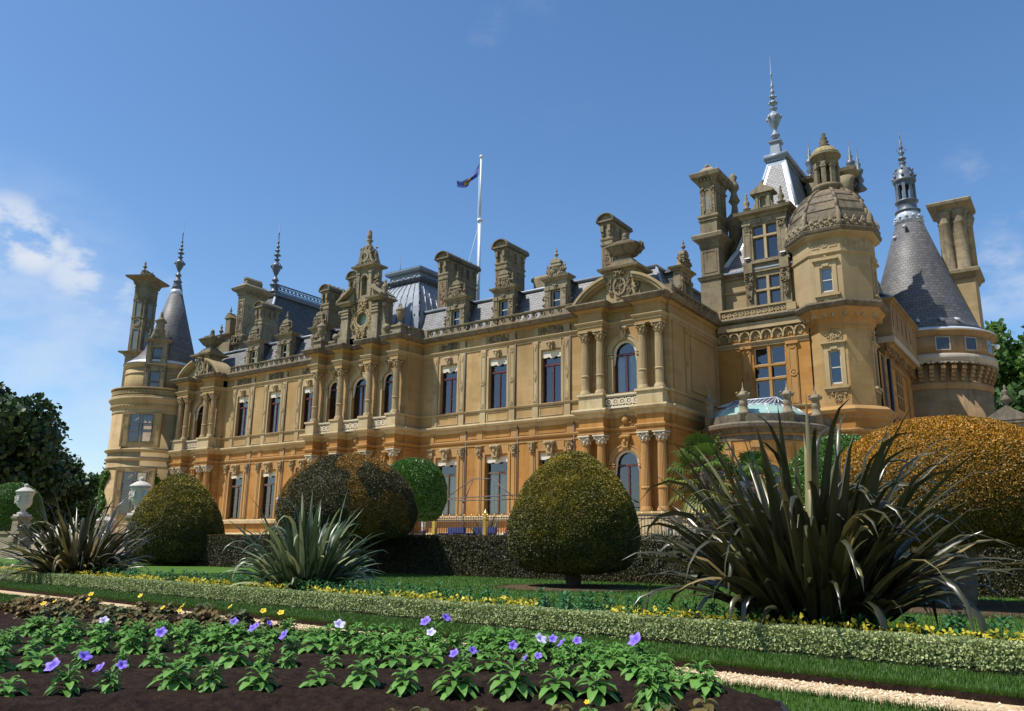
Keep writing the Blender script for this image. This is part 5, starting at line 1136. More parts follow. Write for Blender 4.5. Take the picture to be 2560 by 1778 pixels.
m = MB(); m.sweep(octo(AU), [(0,0),(.05,.04),(.1,.12),(.1,.2),(.04,.24),(.04,.34),(0,.36)], True, 19.0); m.sweep(octo(AU), [(0,0),(.1,.06),(.3,.2),(.36,.32)], True, 20.1); part(m, 'string_course', 'stone_upper')
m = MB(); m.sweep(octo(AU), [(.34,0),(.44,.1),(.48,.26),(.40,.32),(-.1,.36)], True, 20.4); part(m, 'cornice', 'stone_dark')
for k in (0, 1):
    f = oface(k, AU); m = MB(); frame_panel(m, f, -.75, -.3, 19.5, 19.95, 0, .05, .03); frame_panel(m, f, .3, .75, 19.5, 19.95, 0, .05, .03); rosette(m, f, 0, 19.72, .2, 0, .04); part(m, 'carved_panel', 'stone_upper')
m = MB()
for k in range(8):
    f = oface(k, AU+.28); n = 7
    for i in range(n):
        u = -HU-.05+(2*HU+.1)*(i+.5)/n; h = .5+.32*(i % 2)
        m.fprism(f, [(u-.19, 20.7), (u+.19, 20.7), (u+.2, 20.7+h*.5), (u+.08, 20.7+h*.8), (u, 20.7+h), (u-.08, 20.7+h*.8), (u-.2, 20.7+h*.5)], -.12, .06); m.ball(f.p(u, .08, 20.7+h*.55), .11, 6); m.ball(f.p(u+.1, .06, 20.85), .09, 6)
    q = f.p(HU+.12, -.05, 0); m.lathe(q[0], q[1], [(.16, 20.7), (.2, 21.0), (.12, 21.2), (.2, 21.45), (.1, 21.7), (.02, 21.9)], 8)
part(m, 'leaf_cresting', 'stone_grey')
m = MB(); dp = [(20.7, 2.42), (21.4, 2.46), (22.1, 2.36), (22.8, 2.08), (23.4, 1.66), (23.85, 1.2), (24.05, .85)]
loft(m, [[(x, y, z) for x, y in octo(a)] for z, a in dp]); TDm = part(m, 'turret_dome', 'stone_dark')
m = MB()
for k in range(8):
    for i in range(len(dp)-1):
        p0, p1 = octo(dp[i][1])[k], octo(dp[i+1][1])[k]; m.tube((*p0, dp[i][0]), (*p1, dp[i+1][0]), .11, n=6)
for z, a in ((21.35, 2.46), (22.05, 2.385), (22.7, 2.14), (23.3, 1.75)): m.sweep(octo(a), [(0,-.03),(.025,-.02),(.025,.02),(0,.03)], True, z)
sub(m, 'dome_rib', 'stone_dark', TDm)
m = MB(); m.lathe(OX, OY, [(.9, 23.9), (.9, 24.25), (.98, 24.32), (.98, 24.5), (.8, 24.55), (.78, 24.6)], 24)
for k in range(8):
    a = R(k*45); f = cyl_frame(OX, OY, .74, math.cos(a), math.sin(a)); m.fb(f, -.15, .15, -.15, .06, 24.55, 26.15); m.fb(f, -.2, .2, -.15, .1, 25.75, 25.85)
m.lathe(OX, OY, [(.80, 26.0), (.80, 26.5), (.92, 26.56), (1.0, 26.66), (1.0, 26.72)], 24)
for k in range(8):
    a = R(22.5+k*45); f = cyl_frame(OX, OY, .72, math.cos(a), math.sin(a)); m.arcband(f, 0, 25.75, .17, .32, -.1, .03, 0, 180, 8)
    m.fb(f, -.3, .3, -.06, .01, 25.98, 26.1)
part(m, 'lantern', 'stone_chimney')
m = MB(); m.lathe(OX, OY, [(.3, 24.5), (.3, 26.2)], 10); part(m, 'lantern_shade_core', 'stone_dark')  # dark cylinder added so the lantern openings read as shaded
m = MB(); m.lathe(OX, OY, [(.98, 26.7), (.9, 26.95), (.66, 27.25), (.35, 27.42), (.2, 27.45)], 20); part(m, 'lantern_dome', 'lichen_tile')
m = MB(); m.lathe(OX, OY, [(.26, 27.4), (.38, 27.55), (.2, 27.7), (.32, 27.85), (.15, 28.0), (.24, 28.12), (.1, 28.25), (.16, 28.4), (.02, 28.6)], 10); part(m, 'finial', 'stone_dark')
def turret_window(f, z0, z1, hw, zt, zb):
    m = MB()
    for sg in (-1, 1): m.fb(f, sg*(hw+.14)-.13, sg*(hw+.14)+.13, 0, .06, z0-.15, z1+.35)
    m.fb(f, -hw, hw, 0, .06, z1, z1+.35); m.fb(f, -.2, .2, .06, .11, z1+.08, z1+.3); m.fb(f, -hw-.42, hw+.42, 0, .22, z1+.45, z1+.55); m.fb(f, -hw-.3, hw+.3, 0, .12, z1+.35, z1+.45); m.fb(f, -hw-.4, hw+.4, 0, .2, z0-.3, z0-.15); m.fb(f, -hw-.3, hw+.3, 0, .1, z0-.5, z0-.3)
    part(m, 'window_surround', 'stone_trim')
    m = MB(); carving(m, f, -.45, .45, z1+.55, zt-.25, 0, .12, 40, int(z0), .06, .11); carving(m, f, -.18, .18, zt-.35, zt, 0, .12, 12, int(z0)+1, .06, .11); carving(m, f, -.5, .5, z0-.75, z0-.55, 0, .1, 24, int(z0)+2, .05, .09); carving(m, f, -.25, .25, zb+.1, z0-.75, 0, .1, 16, int(z0)+3, .05, .09); part(m, 'carved_panel', 'stone_trim')
    m = MB(); a = hw; q = -.18
    for (p0, p1, r0, r1) in ((-a, -a+.06, z0, z1), (a-.06, a, z0, z1), (-a+.06, a-.06, z0, z0+.12), (-a+.06, a-.06, z1-.06, z1), (-a+.06, a-.06, (z0+z1)/2-.03, (z0+z1)/2+.03)): m.fb(f, p0, p1, q, q+.07, r0, r1)
    w = part(m, 'window', 'frame_white'); m = MB(); m.frect(f, -a, a, z0, z1, q+.02); sub(m, 'pane', 'glass', w)
    return w
for k in (0, 2):
    turret_window(oface(k, AL), 10.85, 12.95, .34, 14.25, 9.7)
    w = turret_window(oface(k, AU), 16.6, 18.2, .36, 18.95, 15.9)
    m = MB(); m.frect(oface(k, AU), -.36, .36, 16.6, 18.2, -.3); sub(m, 'roller_blind', 'curtain', w)
m = MB(); m.lathe(OX, OY, [(1.35, 9.3), (1.35, 20)], 8); part(m, 'interior_blocker', 'unlit_interior')  # dark drum added inside the turret for its unlit rooms

# ---- east wing running back to the big round tower
EW = Fr(-9.9, 54.2, 0, 1); m = MB(); m.wall(EW, 0, 13, .95, 13.4, [(5.0, 7.4, 10.4, 13.0)], .3); part(m, 'wall', 'stone_ground')
m = MB(); m.box(-11.2, -9.95, 54.2, 54.4, .96, 17); m.box(-12.5, -10.4, 54.5, 66, .96, 17); part(m, 'interior_blocker', 'unlit_interior')  # dark filler added inside the east wing behind its openings
m = MB(); m.fb(EW, .8, 1.5, 0, .12, 2, 13.2); m.fb(EW, 2.4, 2.9, 0, .1, 2, 13.2); frame_panel(m, EW, 3.2, 9.2, 9.6, 13.2, 0, .14, .08); m.fb(EW, 0, 13, 0, .25, 8.4, 8.9); part(m, 'pilaster', 'stone_tower_east')
mull_window(EW, 6.2, 2.4, 10.4, 13.0, (12.2, 11.3), cols=3, mat='stone_tower_east')
JE = Fr(-9.2, 55.6, 0, 1); JS = Fr(-11.2, 55.6, 1, 0); m = MB()
m.wall(JE, 0, 10.5, 14.6, 17.0, [(u-.16, u+.16, 15.4, 16.5) for u in (.6, 2.1, 3.6, 5.1, 6.6)], .25); m.wall(JS, 0, 2.0, 14.6, 17.0); part(m, 'wall', 'stone_tower_east')
backing(JE, 0, 9, 15, 16.8, -.5)
m = MB(); m.sweep([(-11.2, 55.6), (-9.2, 55.6), (-9.2, 66)], [(0,-.02),(.06,0),(.1,.36),(0,.42)], z=14.22); part(m, 'string_course', 'stone_band')
m = MB(); m.sweep([(-11.2, 55.6), (-9.2, 55.6), (-9.2, 66)], [(-.72,0),(-.7,.3),(-.5,.6),(-.2,.8),(0,.84)], z=13.4)
for k in range(34): carving(m, Fr(-9.62, 55.6, 0, 1), .1+k*.3, .4+k*.3, 13.6, 14.2, -.1, .22, 6, k, .08, .15)
part(m, 'corbel_table', 'stone_tower_east')
m = MB(); m.sweep([(-11.2, 55.6), (-9.2, 55.6), (-9.2, 66)], [(0,0),(.08,.04),(.12,.14),(.28,.2),(.3,.3),(0,.34)], z=16.85); part(m, 'cornice', 'stone_tower_east')
m = MB(); loft(m, [rect_ring(-13, -9.05, 55.5, 70, 17.15), rect_ring(-13, -9.9, 56.2, 70, 17.7), rect_ring(-13, -10.9, 57.3, 70, 19.4), rect_ring(-13, -12.5, 58.5, 70, 23.5)]); part(m, 'roof', 'slate_dark')
m = MB(); m.tube((-9.05, 55.5, 17.2), (-9.9, 56.2, 17.75), .1); m.tube((-9.9, 56.2, 17.75), (-10.9, 57.3, 19.4), .1); m.box(-13, -9.05, 55.35, 55.5, 17.1, 17.22); part(m, 'roof_flashing', 'lead')
m = MB(); m.tube((-10.0, 54.9, 2), (-10.0, 54.9, 13.3), .16, n=8); m.tube((-9.72, 56.1, 2), (-9.72, 56.1, 13.2), .11, n=8); part(m, 'pipe_shade_line', 'iron')
EX, EY = -9.5, 69.8
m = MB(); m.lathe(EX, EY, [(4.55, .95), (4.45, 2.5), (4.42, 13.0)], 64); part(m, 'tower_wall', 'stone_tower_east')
m = MB(); m.lathe(EX, EY, [(4.42, 12.6), (4.5, 12.68), (4.5, 12.8), (4.56, 12.95), (4.56, 13.08), (4.42, 13.15), (4.42, 14.6)], 64); part(m, 'string_course', 'stone_tower_east')
m = MB()
for k in range(40):
    f = cyl_frame(EX, EY, 4.42, math.cos(R(k*9-140)), math.sin(R(k*9-140)))
    for i in range(4): m.fb(f, -.16, .16, -.05, .12+i*.13, 13.2+i*.28, 13.2+i*.28+.25)
part(m, 'machicolation', 'stone_tower_east')
m = MB(); m.lathe(EX, EY, [(4.7, 14.62), (5.0, 14.62), (5.02, 15.12), (4.88, 15.2)], 64)
for k in range(40):
    f = cyl_frame(EX, EY, 4.96, math.cos(R(k*9-140+4.5)), math.sin(R(k*9-140+4.5))); m.arcband(f, 0, 14.36, .19, .42, -.3, .02, 20, 160, 7)
part(m, 'string_course', 'stone_band')
m = MB(); m.lathe(EX, EY, [(4.86, 15.15), (4.84, 16.7)], 64); part(m, 'tower_wall', 'stone_tower_east')
m = MB(); m.lathe(EX, EY, [(4.84, 16.55), (4.92, 16.6), (4.98, 16.75), (5.16, 16.85), (5.18, 16.98), (4.9, 17.0)], 64); part(m, 'cornice', 'stone_tower_east')
for a in (-93, -66, -41, -14):
    f = cyl_frame(EX, EY, 4.84, math.cos(R(a)), math.sin(R(a))); m = MB(); m.fb(f, -.52, .52, -.1, .045, 15.42, 15.5); m.fb(f, -.52, -.44, -.1, .04, 15.5, 16.4); m.fb(f, .44, .52, -.1, .04, 15.5, 16.4); m.fb(f, -.52, .52, -.1, .04, 16.4, 16.46); w = part(m, 'window', 'stone_band'); m = MB(); m.frect(f, -.44, .44, 15.5, 16.4, .012); sub(m, 'pane', 'dark_glass', w)
m = MB(); m.lathe(EX, EY, [(5.18, 16.98), (5.15, 17.08), (4.7, 17.3)], 64); part(m, 'roof_flashing', 'lead_pale')
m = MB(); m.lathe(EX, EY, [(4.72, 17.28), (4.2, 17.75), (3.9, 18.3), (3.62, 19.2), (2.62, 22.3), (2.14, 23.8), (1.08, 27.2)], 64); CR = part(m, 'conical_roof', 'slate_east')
m = MB(); m.lathe(EX, EY, [(1.1, 27.15), (.9, 28.1), (.84, 28.3)], 24)
for k in range(12): a = R(k*30); m.ball((EX+1.03*math.cos(a), EY+1.03*math.sin(a), 27.75), .12, 6); m.ball((EX+1.1*math.cos(a+.26), EY+1.1*math.sin(a+.26), 27.45), .09, 6)
part(m, 'roof_flashing', 'lead_pale')
m = MB(); m.lathe(EX, EY, [(.9, 28.28), (.98, 28.34), (.98, 28.44), (.8, 28.5), (.74, 28.6), (.74, 29.1), (.9, 29.2), (.9, 29.32), (.72, 29.36)], 24)
for k in range(8): f = cyl_frame(EX, EY, .72, math.cos(R(k*45)), math.sin(R(k*45))); m.fb(f, -.11, .11, -.12, .05, 29.3, 31.0); f2 = cyl_frame(EX, EY, .68, math.cos(R(k*45+22.5)), math.sin(R(k*45+22.5))); m.arcband(f2, 0, 30.55, .16, .3, -.06, .04, 0, 180, 8); m.fb(f2, -.3, .3, -.06, .04, 30.82, 31.0)
m.lathe(EX, EY, [(.74, 30.95), (.9, 31.05), (.92, 31.2), (.84, 31.28), (.82, 31.6), (.74, 31.95), (.52, 32.3), (.24, 32.5), (.2, 32.7), (.32, 32.85), (.14, 33.0), (.3, 33.15), (.34, 33.25), (.12, 33.4), (.1, 33.55), (.26, 33.75), (.1, 33.95), (.09, 34.1), (.2, 34.25), (.07, 34.45), (.13, 34.7), (.05, 34.85), (.04, 35.2), (.01, 36.2)], 20)
for k in range(8):
    a = R(k*45); m.ball((EX+.86*math.cos(a), EY+.86*math.sin(a), 31.5), .12, 6, 1.4); m.ball((EX+.7*math.cos(a), EY+.7*math.sin(a), 32.1), .1, 6); m.ball((EX+.38*math.cos(a), EY+.38*math.sin(a), 34.05), .05, 5)
part(m, 'lantern', 'lead_dark')
for a, z in ((-110, 17.9), (-84, 17.9), (-62, 17.9), (-45, 17.9), (-95, 26.6), (-130, 25.9)):
    r = 4.05 if z < 20 else 1.35; f = cyl_frame(EX, EY, r, math.cos(R(a)), math.sin(R(a))); m = MB(); q0, q1 = f.p(0, -.25, z+.35), f.p(0, .3, z); m.tube(q0, q1, .04, .16, 8); part(m, 'roof_vent', 'lead_pale')
# twin-shaft chimney growing out of the cone
RC = Fr(-6.6, 70.5, 1, 0); m = MB(); m.fb(RC, -1.2, 1.25, -3.0, 0, 15.5, 22.2); part(m, 'chimney', 'stone_upper')
m = MB(); ringm(m, RC, -1.2, 1.25, 3.0, [(0,0),(.1,.1),(.2,.35),(.42,.5),(.45,.75),(.3,.85)], 22.1); m.fb(RC, -.65, .75, -2.0, -.4, 22.8, 28.2)
for u in (-.45, .62):
    q = RC.p(u, -.42, 0); m.lathe(q[0], q[1], [(.62, 22.9), (.62, 23.05), (.5, 23.2), (.46, 27.0), (.52, 27.1), (.46, 27.2), (.6, 27.8), (.7, 28.0)], 20)
for k in range(3): q = RC.p(1.0, -1.2-k*.6, 0); m.lathe(q[0], q[1], [(.42, 22.9), (.4, 27.2), (.6, 27.9)], 14)
ringm(m, RC, -.9, 1.05, 2.4, [(0,0),(.1,.05),(.16,.2),(.6,.55),(.66,.75),(.45,.9)], 27.95); m.fb(RC, -.7, .9, -2.1, -.3, 28.8, 29.0); m.lathe(*RC.p(.3, -.8, 0)[:2], [(.22, 28.95), (.2, 29.2), (.02, 29.3)], 10); sub_ = part(m, 'chimney', 'stone_chimney')
# security camera
m = MB(); f = cyl_frame(EX, EY, 4.84, math.cos(R(-12)), math.sin(R(-12))); m.ball(f.p(.1, .4, 15.95), .2, 10); m.tube(f.p(.1, .4, 16.1), f.p(-.1, 0, 16.15), .05); part(m, 'security_camera', 'white_paint')

# ---- conservatory in the angle, with a glazed hipped dome
CXc, CYc = -15.9, 51.2; A_, B_ = 3.9, 6.2
path = [(CXc+A_*math.cos(t), CYc+B_*math.sin(t)) for t in np.linspace(math.pi*1.0, math.pi*2.0, 33)]; path = [(max(-19.45, x), y) for x, y in path]
m = MB(); m.sweep(path, [(0,0),(0,7.2)], z=.95); CON = part(m, 'conservatory', 'stone_ground')
m = MB(); m.sweep(path, [(0,0),(.05,.03),(.05,.3),(.0,.34)], z=7.0); m.sweep(path, [(0,0),(.1,.06),(.14,.2),(.4,.32),(.44,.5),(.3,.62),(-.2,.66)], z=7.45); m.sweep(path, [(.05,0),(.05,.5),(-.3,.5),(-.3,0)], z=8.05); part(m, 'cornice', 'stone_dark')
for k in range(2, 31, 4):
    x, y = path[k]; nx, ny = (x-CXc)/A_**2, (y-CYc)/B_**2; f = cyl_frame(x, y, .02, nx, ny); m = MB(); m.fb(f, -.2, .2, 0, .12, 1, 7.0); m.fb(f, -.26, .26, 0, .18, 6.6, 6.9); part(m, 'pilaster', 'stone_trim_ground')
    if k < 28:
        x2, y2 = path[k+2]; f2 = cyl_frame(x2, y2, .02, (x2-CXc)/A_**2, (y2-CYc)/B_**2); m = MB(); m.arcband(f2, 0, 5.2, .42, .55, -.1, .08, 0, 180, 12); m.fb(f2, -.55, -.42, -.1, .08, 2, 5.2); m.fb(f2, .42, .55, -.1, .08, 2, 5.2); w = part(m, 'window', 'stone_trim_ground'); g = MB(); g.frect(f2, -.43, .43, 2, 5.2, .03); P = [f2.p(.43*math.cos(R(t)), .03, 5.2+.43*math.sin(R(t))) for t in range(0, 181, 15)]; g.add(P, [tuple(range(len(P)))]); sub(g, 'pane', 'dark_glass', w)
for x, y in ((-18.15, 46.15), (-15.75, 45.25), (-13.55, 46.3), (-12.5, 48.3)):
    m = MB(); m.lathe(x, y, [(.34, 8.0), (.34, 8.55), (.4, 8.6), (.28, 8.7), (.26, 8.9), (.22, 9.05), (.27, 9.1), (.24, 9.3), (.22, 9.5), (.4, 9.62), (.4, 9.68), (.26, 9.75), (.2, 9.85), (.07, 9.95), (.09, 10.05), (.03, 10.1), (.01, 10.45)], 10)
    for k in range(4): a = R(45+90*k); m.ball((x+.38*math.cos(a), y+.38*math.sin(a), 9.78), .08, 6)
    part(m, 'finial', 'stone_grey')
m = MB(); gr = [(8.3, 0.0), (8.75, .25), (9.1, .7), (9.32, 1.2)]
def gring(z, ins):
    return [(CXc-.1+(A_-.75-ins)*math.cos(t), CYc-3.0+(2.75-ins*.9)*math.sin(t), z) for t in np.linspace(0, 2*math.pi, 25)[:-1]]
loft(m, [gring(*q) for q in gr], False); GD = part(m, 'glass_dome', 'glass_green')
m = MB()
for k in range(0, 24, 2):
    for i in range(3): m.tube(gring(*gr[i])[k], gring(*gr[i+1])[k], .05, n=5)
R_ = gring(*gr[-1])
for k in range(24): m.tube(R_[k], R_[(k+1) % 24], .06, n=5)
sub(m, 'glazing_bar', 'lead_pale', GD)
m = MB(); zr = 9.85; a, b = (-17.3, 48.2), (-14.7, 48.2)
for k in range(24):
    p0, p1 = R_[k], R_[(k+1) % 24]; q = lambda p: (min(max(p[0], a[0]), b[0]), 48.2, zr)
    m.add([p0, p1, q(p1), q(p0)] if q(p0) != q(p1) else [p0, p1, q(p0)], [(0,1,2,3)] if q(p0) != q(p1) else [(0,1,2)])
sub(m, 'roof_lantern', 'lead_dark', GD)
m = MB()
for k in range(15): x = -17.9+4.*k/14; m.tube((x, 46.8, 9.36), (min(max(x, -17.3), -14.7), 48.2, 9.9), .035, n=4)
m.tube((-17.3, 48.2, 9.9), (-14.7, 48.2, 9.9), .06); sub(m, 'glazing_bar', 'lead_pale', GD)
flush()

# ------------------------------------------------------------------ flagpole and flag, gate pier
FPX, FPY = -40.7, 52.0
pole = empty('flagpole', (FPX, FPY, 20.3)); tag(pole, 'tall white flagpole rising from the roof behind the square lead dome', 'flagpole')
def own(mb, name, mat, root): o = mb.build(name, mat); o.parent = root; o.matrix_parent_inverse = Matrix.Translation(-root.location) @ Matrix.Identity(4) if root.rotation_euler.z == 0 else (Matrix.Translation(root.location) @ Matrix.Rotation(root.rotation_euler.z, 4, 'Z')).inverted(); return o
m = MB(); m.tube((FPX, FPY, 20.3), (FPX, FPY, 28.8), .15, .13, 12); m.tube((FPX, FPY, 28.8), (FPX, FPY, 34.7), .105, .075, 12); own(m, 'pole', 'pole_white', pole)
m = MB(); m.lathe(FPX, FPY, [(.15, 28.6), (.26, 28.66), (.26, 28.84), (.12, 28.9)], 12); own(m, 'collar', 'pole_white', pole)
m = MB(); m.ball((FPX, FPY, 34.85), .17, 10); own(m, 'ball_finial', 'pole_white', pole)
m = MB(); m.tube((FPX-.2, FPY-.1, 21), (FPX-.12, FPY-.1, 33), .018, n=4); m.tube((FPX, FPY, 28.7), (FPX+1.6, FPY-2, 20.4), .016, n=4); m.tube((FPX, FPY, 28.7), (FPX-2.2, FPY-.5, 20.4), .016, n=4); own(m, 'stay_rope', 'pole_white', pole)
top = [(-.14, 34.28), (-.45, 33.62), (-.88, 32.95), (-1.28, 32.66), (-1.72, 32.46), (-2.14, 32.50)]; bot = [(-.3, 32.90), (-.62, 32.62), (-.95, 32.42), (-1.18, 31.95), (-1.6, 31.80), (-2.06, 31.86)]
def cr(P, t):
    t *= len(P)-1; i = min(int(t), len(P)-2); f = t-i; p = [P[max(0, min(len(P)-1, i+k))] for k in (-1, 0, 1, 2)]
    return [.5*(2*p[1][c]+(p[2][c]-p[0][c])*f+(2*p[0][c]-5*p[1][c]+4*p[2][c]-p[3][c])*f*f+(3*p[1][c]-p[0][c]-3*p[2][c]+p[3][c])*f**3) for c in (0, 1)]
NU, NV = 36, 14; vs = []; uvs = []
rx, ry = .80, .60
for i in range(NU+1):
    a, b = cr(top, i/NU), cr(bot, i/NU)
    for j in range(NV+1):
        f = j/NV; l = a[0]+(b[0]-a[0])*f; z = a[1]+(b[1]-a[1])*f; w = .07*math.sin(i/NU*9+f*3.2)*min(1, i/8)+.03*math.sin(f*6+i/NU*4)
        vs.append((FPX+l*rx-w*ry, FPY+l*ry+w*rx*1.0, z)); uvs.append((i/NU, f))
fs = [(i*(NV+1)+j, (i+1)*(NV+1)+j, (i+1)*(NV+1)+j+1, i*(NV+1)+j+1) for i in range(NU) for j in range(NV)]
me = bpy.data.meshes.new('flag'); me.from_pydata(vs, [], fs); me.polygons.foreach_set('use_smooth', [True]*len(fs)); ul = me.uv_layers.new(name='UVMap')
for p in me.polygons:
    for li in p.loop_indices: ul.data[li].uv = uvs[me.loops[li].vertex_index]
me.materials.append(MATS['flag_cloth']); fl = bpy.data.objects.new('flag', me); C.objects.link(fl)
sol = fl.modifiers.new('thickness', 'SOLIDIFY'); sol.thickness = .012
tag(fl, 'dark blue flag with a gold device blowing left from the white pole', 'flag')

gp = empty('gate_pier', (-2.85, 45, .95)); tag(gp, 'grey stone gate pier with a small pediment and urn finial beside the round tower', 'gate pier')
G1 = Fr(-2.85, 45, 1, 0); m = MB(); m.fb(G1, -.85, .95, -1.6, 0, .95, 5.6); m.fb(G1, -.7, .8, -1.5, -.05, 5.6, 7.0); frame_panel(m, G1, -.4, .5, 5.9, 6.6, -.05, .08, .06); m.fb(G1, -.3, .4, -.05, .02, 6.05, 6.4); own(m, 'pier_body', 'stone_grey', gp)
m = MB(); ringm(m, G1, -.85, .95, 1.6, [(0,0),(.1,.1),(.3,.2),(.34,.4)], 5.4); m.fprism(G1, [(-1.05, 7.0), (1.15, 7.0), (1.15, 7.15), (.05, 7.85), (-1.05, 7.15)], -1.7, .2); m.fprism(G1, [(-.75, 7.14), (.85, 7.14), (.05, 7.62)], .2, .24); own(m, 'pediment', 'stone_dark', gp)
m = MB(); q = G1.p(.05, -.6, 0); finial(m, q[0], q[1], 7.75, 1.25, .26, 12); own(m, 'urn_finial', 'stone_dark', gp)
# ------------------------------------------------------------------ garden: foliage helpers
def vnoise(P, sc, seed=0):
    q = P*sc+seed*17.13; i = np.floor(q).astype(np.int64); f = q-i; f = f*f*(3-2*f)
    def h(a, b, c): v = np.sin(a*127.1+b*311.7+c*74.7+seed)*43758.5453; return v-np.floor(v)
    r = 0
    for dx in (0, 1):
        for dy in (0, 1):
            for dz in (0, 1):
                w = (f[:, 0] if dx else 1-f[:, 0])*(f[:, 1] if dy else 1-f[:, 1])*(f[:, 2] if dz else 1-f[:, 2])
                r = r+w*h(i[:, 0]+dx, i[:, 1]+dy, i[:, 2]+dz)
    return r
def nrm(v): return v/np.maximum(1e-9, np.linalg.norm(v, axis=1, keepdims=True))
def leaves(P, N, ln, wd, up=.5, jit=.25, taper=.3):
    """one small pointed quad per point, leaning out along N"""
    n = len(P); t = nrm(np.cross(N, RNG.normal(size=(n, 3)))); a = nrm(t*(1-up)+N*up+RNG.normal(size=(n, 3))*jit); b = nrm(np.cross(a, N+RNG.normal(size=(n, 3))*.5))
    L = (ln*RNG.uniform(.65, 1.25, (n, 1))); W_ = (wd*RNG.uniform(.7, 1.2, (n, 1)))
    V = np.stack([P-b*W_*.35, P+b*W_*.35, P+a*L*.55+b*W_*.6, P+a*L, P+a*L*.55-b*W_*.6], 1).reshape(-1, 3)
    k = np.arange(n)[:, None]*5
    return V, np.concatenate([np.concatenate([k, k+1, k+2, k+4], 1), np.concatenate([k+4, k+2, k+3, k+3], 1)], 0)
def fol(name, P, N, ln, wd, mat, parent=None, tip=None, up=.5, jit=.25, core=None):
    n = len(P); V, Q = leaves(P, N, ln, wd, up, jit)
    T = np.concatenate([Q[:n][:, [0, 1, 2]], Q[:n][:, [0, 2, 3]], Q[n:][:, [0, 1, 2]]], 0)
    rnd = np.repeat(RNG.random(n), 5); tp = np.repeat(tip if tip is not None else np.zeros(n), 5)
    if core is not None:  # inner solid in the darkest leaf tone, added to block light through the leaves
        cv, ct = core; T = np.concatenate([T, ct+len(V)], 0); V = np.concatenate([V, cv], 0); rnd = np.concatenate([rnd, np.zeros(len(cv))]); tp = np.concatenate([tp, np.zeros(len(cv))])
    return npmesh(name, V, T, mat, parent, {'rnd': rnd, 'tip': tp})
def rev_core(prof, n=28, k=.93):
    V = np.array([(r*k*math.cos(2*math.pi*i/n), r*k*math.sin(2*math.pi*i/n), z) for r, z in prof for i in range(n)]); T = []
    for j in range(len(prof)-1):
        for i in range(n):
            a, b, c, d = j*n+i, j*n+(i+1) % n, (j+1)*n+(i+1) % n, (j+1)*n+i; T += [(a, b, c), (a, c, d)]
    return V, np.array(T)
def rev_points(prof, n, lump=.06):
    pr = np.array(prof, float); d = np.hypot(np.diff(pr[:, 0]), np.diff(pr[:, 1])); ar = d*(pr[:-1, 0]+pr[1:, 0])/2+1e-6
    seg = RNG.choice(len(d), n, p=ar/ar.sum()); f = RNG.random(n); r = pr[seg, 0]+(pr[seg+1, 0]-pr[seg, 0])*f; z = pr[seg, 1]+(pr[seg+1, 1]-pr[seg, 1])*f
    a = RNG.random(n)*2*math.pi; dr, dz = pr[seg+1, 0]-pr[seg, 0], pr[seg+1, 1]-pr[seg, 1]; l = np.hypot(dr, dz)
    N = np.stack([np.cos(a)*dz/l, np.sin(a)*dz/l, -dr/l], 1); P = np.stack([r*np.cos(a), r*np.sin(a), z], 1)
    b = vnoise(P, 3.2, 1)*.6+vnoise(P, 8, 2)*.4-.5
    return P+N*(b*lump*2-RNG.random((n))*lump*.6)[:, None], N
def topiary(name, x, y, z, prof, n, mat, label, cat='tree', group=None, ln=.075, wd=.035, tipf=None, trunk=(), tmat='bark', lump=.06, up=.45):
    root = empty(name, (x, y, z)); tag(root, label, cat, group)
    P, N = rev_points(prof, n, lump); tp = None
    if tipf is not None: tp = np.clip(tipf(P, N)*RNG.uniform(.25, 1.35, n), 0, 1)
    fol('crown', P, N, ln, wd, mat, root, tp, up, .3, rev_core(prof))
    m = MB()
    for (p0, p1, r0, r1) in trunk: m.tube(p0, p1, r0, r1, 9)
    if trunk: o = m.build('trunk', tmat); o.parent = root
    return root
def smooth_prof(pts, n=26):
    pts = np.array(pts, float); t = np.linspace(0, len(pts)-1, n); out = []
    for s_ in t:
        i = min(int(s_), len(pts)-2); f = s_-i; p = [pts[max(0, min(len(pts)-1, i+k))] for k in (-1, 0, 1, 2)]
        q = .5*(2*p[1]+(p[2]-p[0])*f+(2*p[0]-5*p[1]+4*p[2]-p[3])*f*f+(3*p[1]-p[0]-3*p[2]+p[3])*f**3); out.append((max(.001, q[0]), q[1]))
    return out
def struct(o, name=None): o['kind'] = 'structure'; return o
def sheet(name, polys, mat):
    m = MB()
    for p in polys: m.add(p, [tuple(range(len(p)))])
    return struct(m.build(name, mat))

# ------------------------------------------------------------------ ground
yp = lambda x: 7.0-.071*x
xs = [-130, -60, -45, -30, -22, -16, -12, -9, -6, -4, -2, 0, 3, 8, 20, 40]
sheet('ground', [[(-1500, -1500, -.12), (1500, -1500, -.12), (1500, 1500, -.12), (-1500, 1500, -.12)]], 'far_ground')
sheet('lawn', [[(a, yp(a), 0), (b, yp(b), 0), (b, 22.6, 0), (a, 22.6, 0)] for a, b in zip(xs, xs[1:])]+[[(a, -30, 0), (b, -30, 0), (b, yp(b)-1.0, 0), (a, yp(a)-1.0, 0)] for a, b in zip(xs, xs[1:])], 'lawn')
sheet('gravel_path', [[(a, yp(a)-1.05, -.055), (b, yp(b)-1.05, -.055), (b, yp(b)+.05, -.055), (a, yp(a)+.05, -.055)] for a, b in zip(xs, xs[1:])], 'gravel')
m = MB()
for a, b in zip(xs, xs[1:]):
    m.add([(a, yp(a), -.056), (b, yp(b), -.056), (b, yp(b), -.001), (a, yp(a), -.001)], [(0,1,2,3)]); m.add([(a, yp(a)-1.0, -.056), (b, yp(b)-1.0, -.056), (b, yp(b)-1.0, -.001), (a, yp(a)-1.0, -.001)], [(0,1,2,3)])
struct(m.build('path_edge', 'soil'))
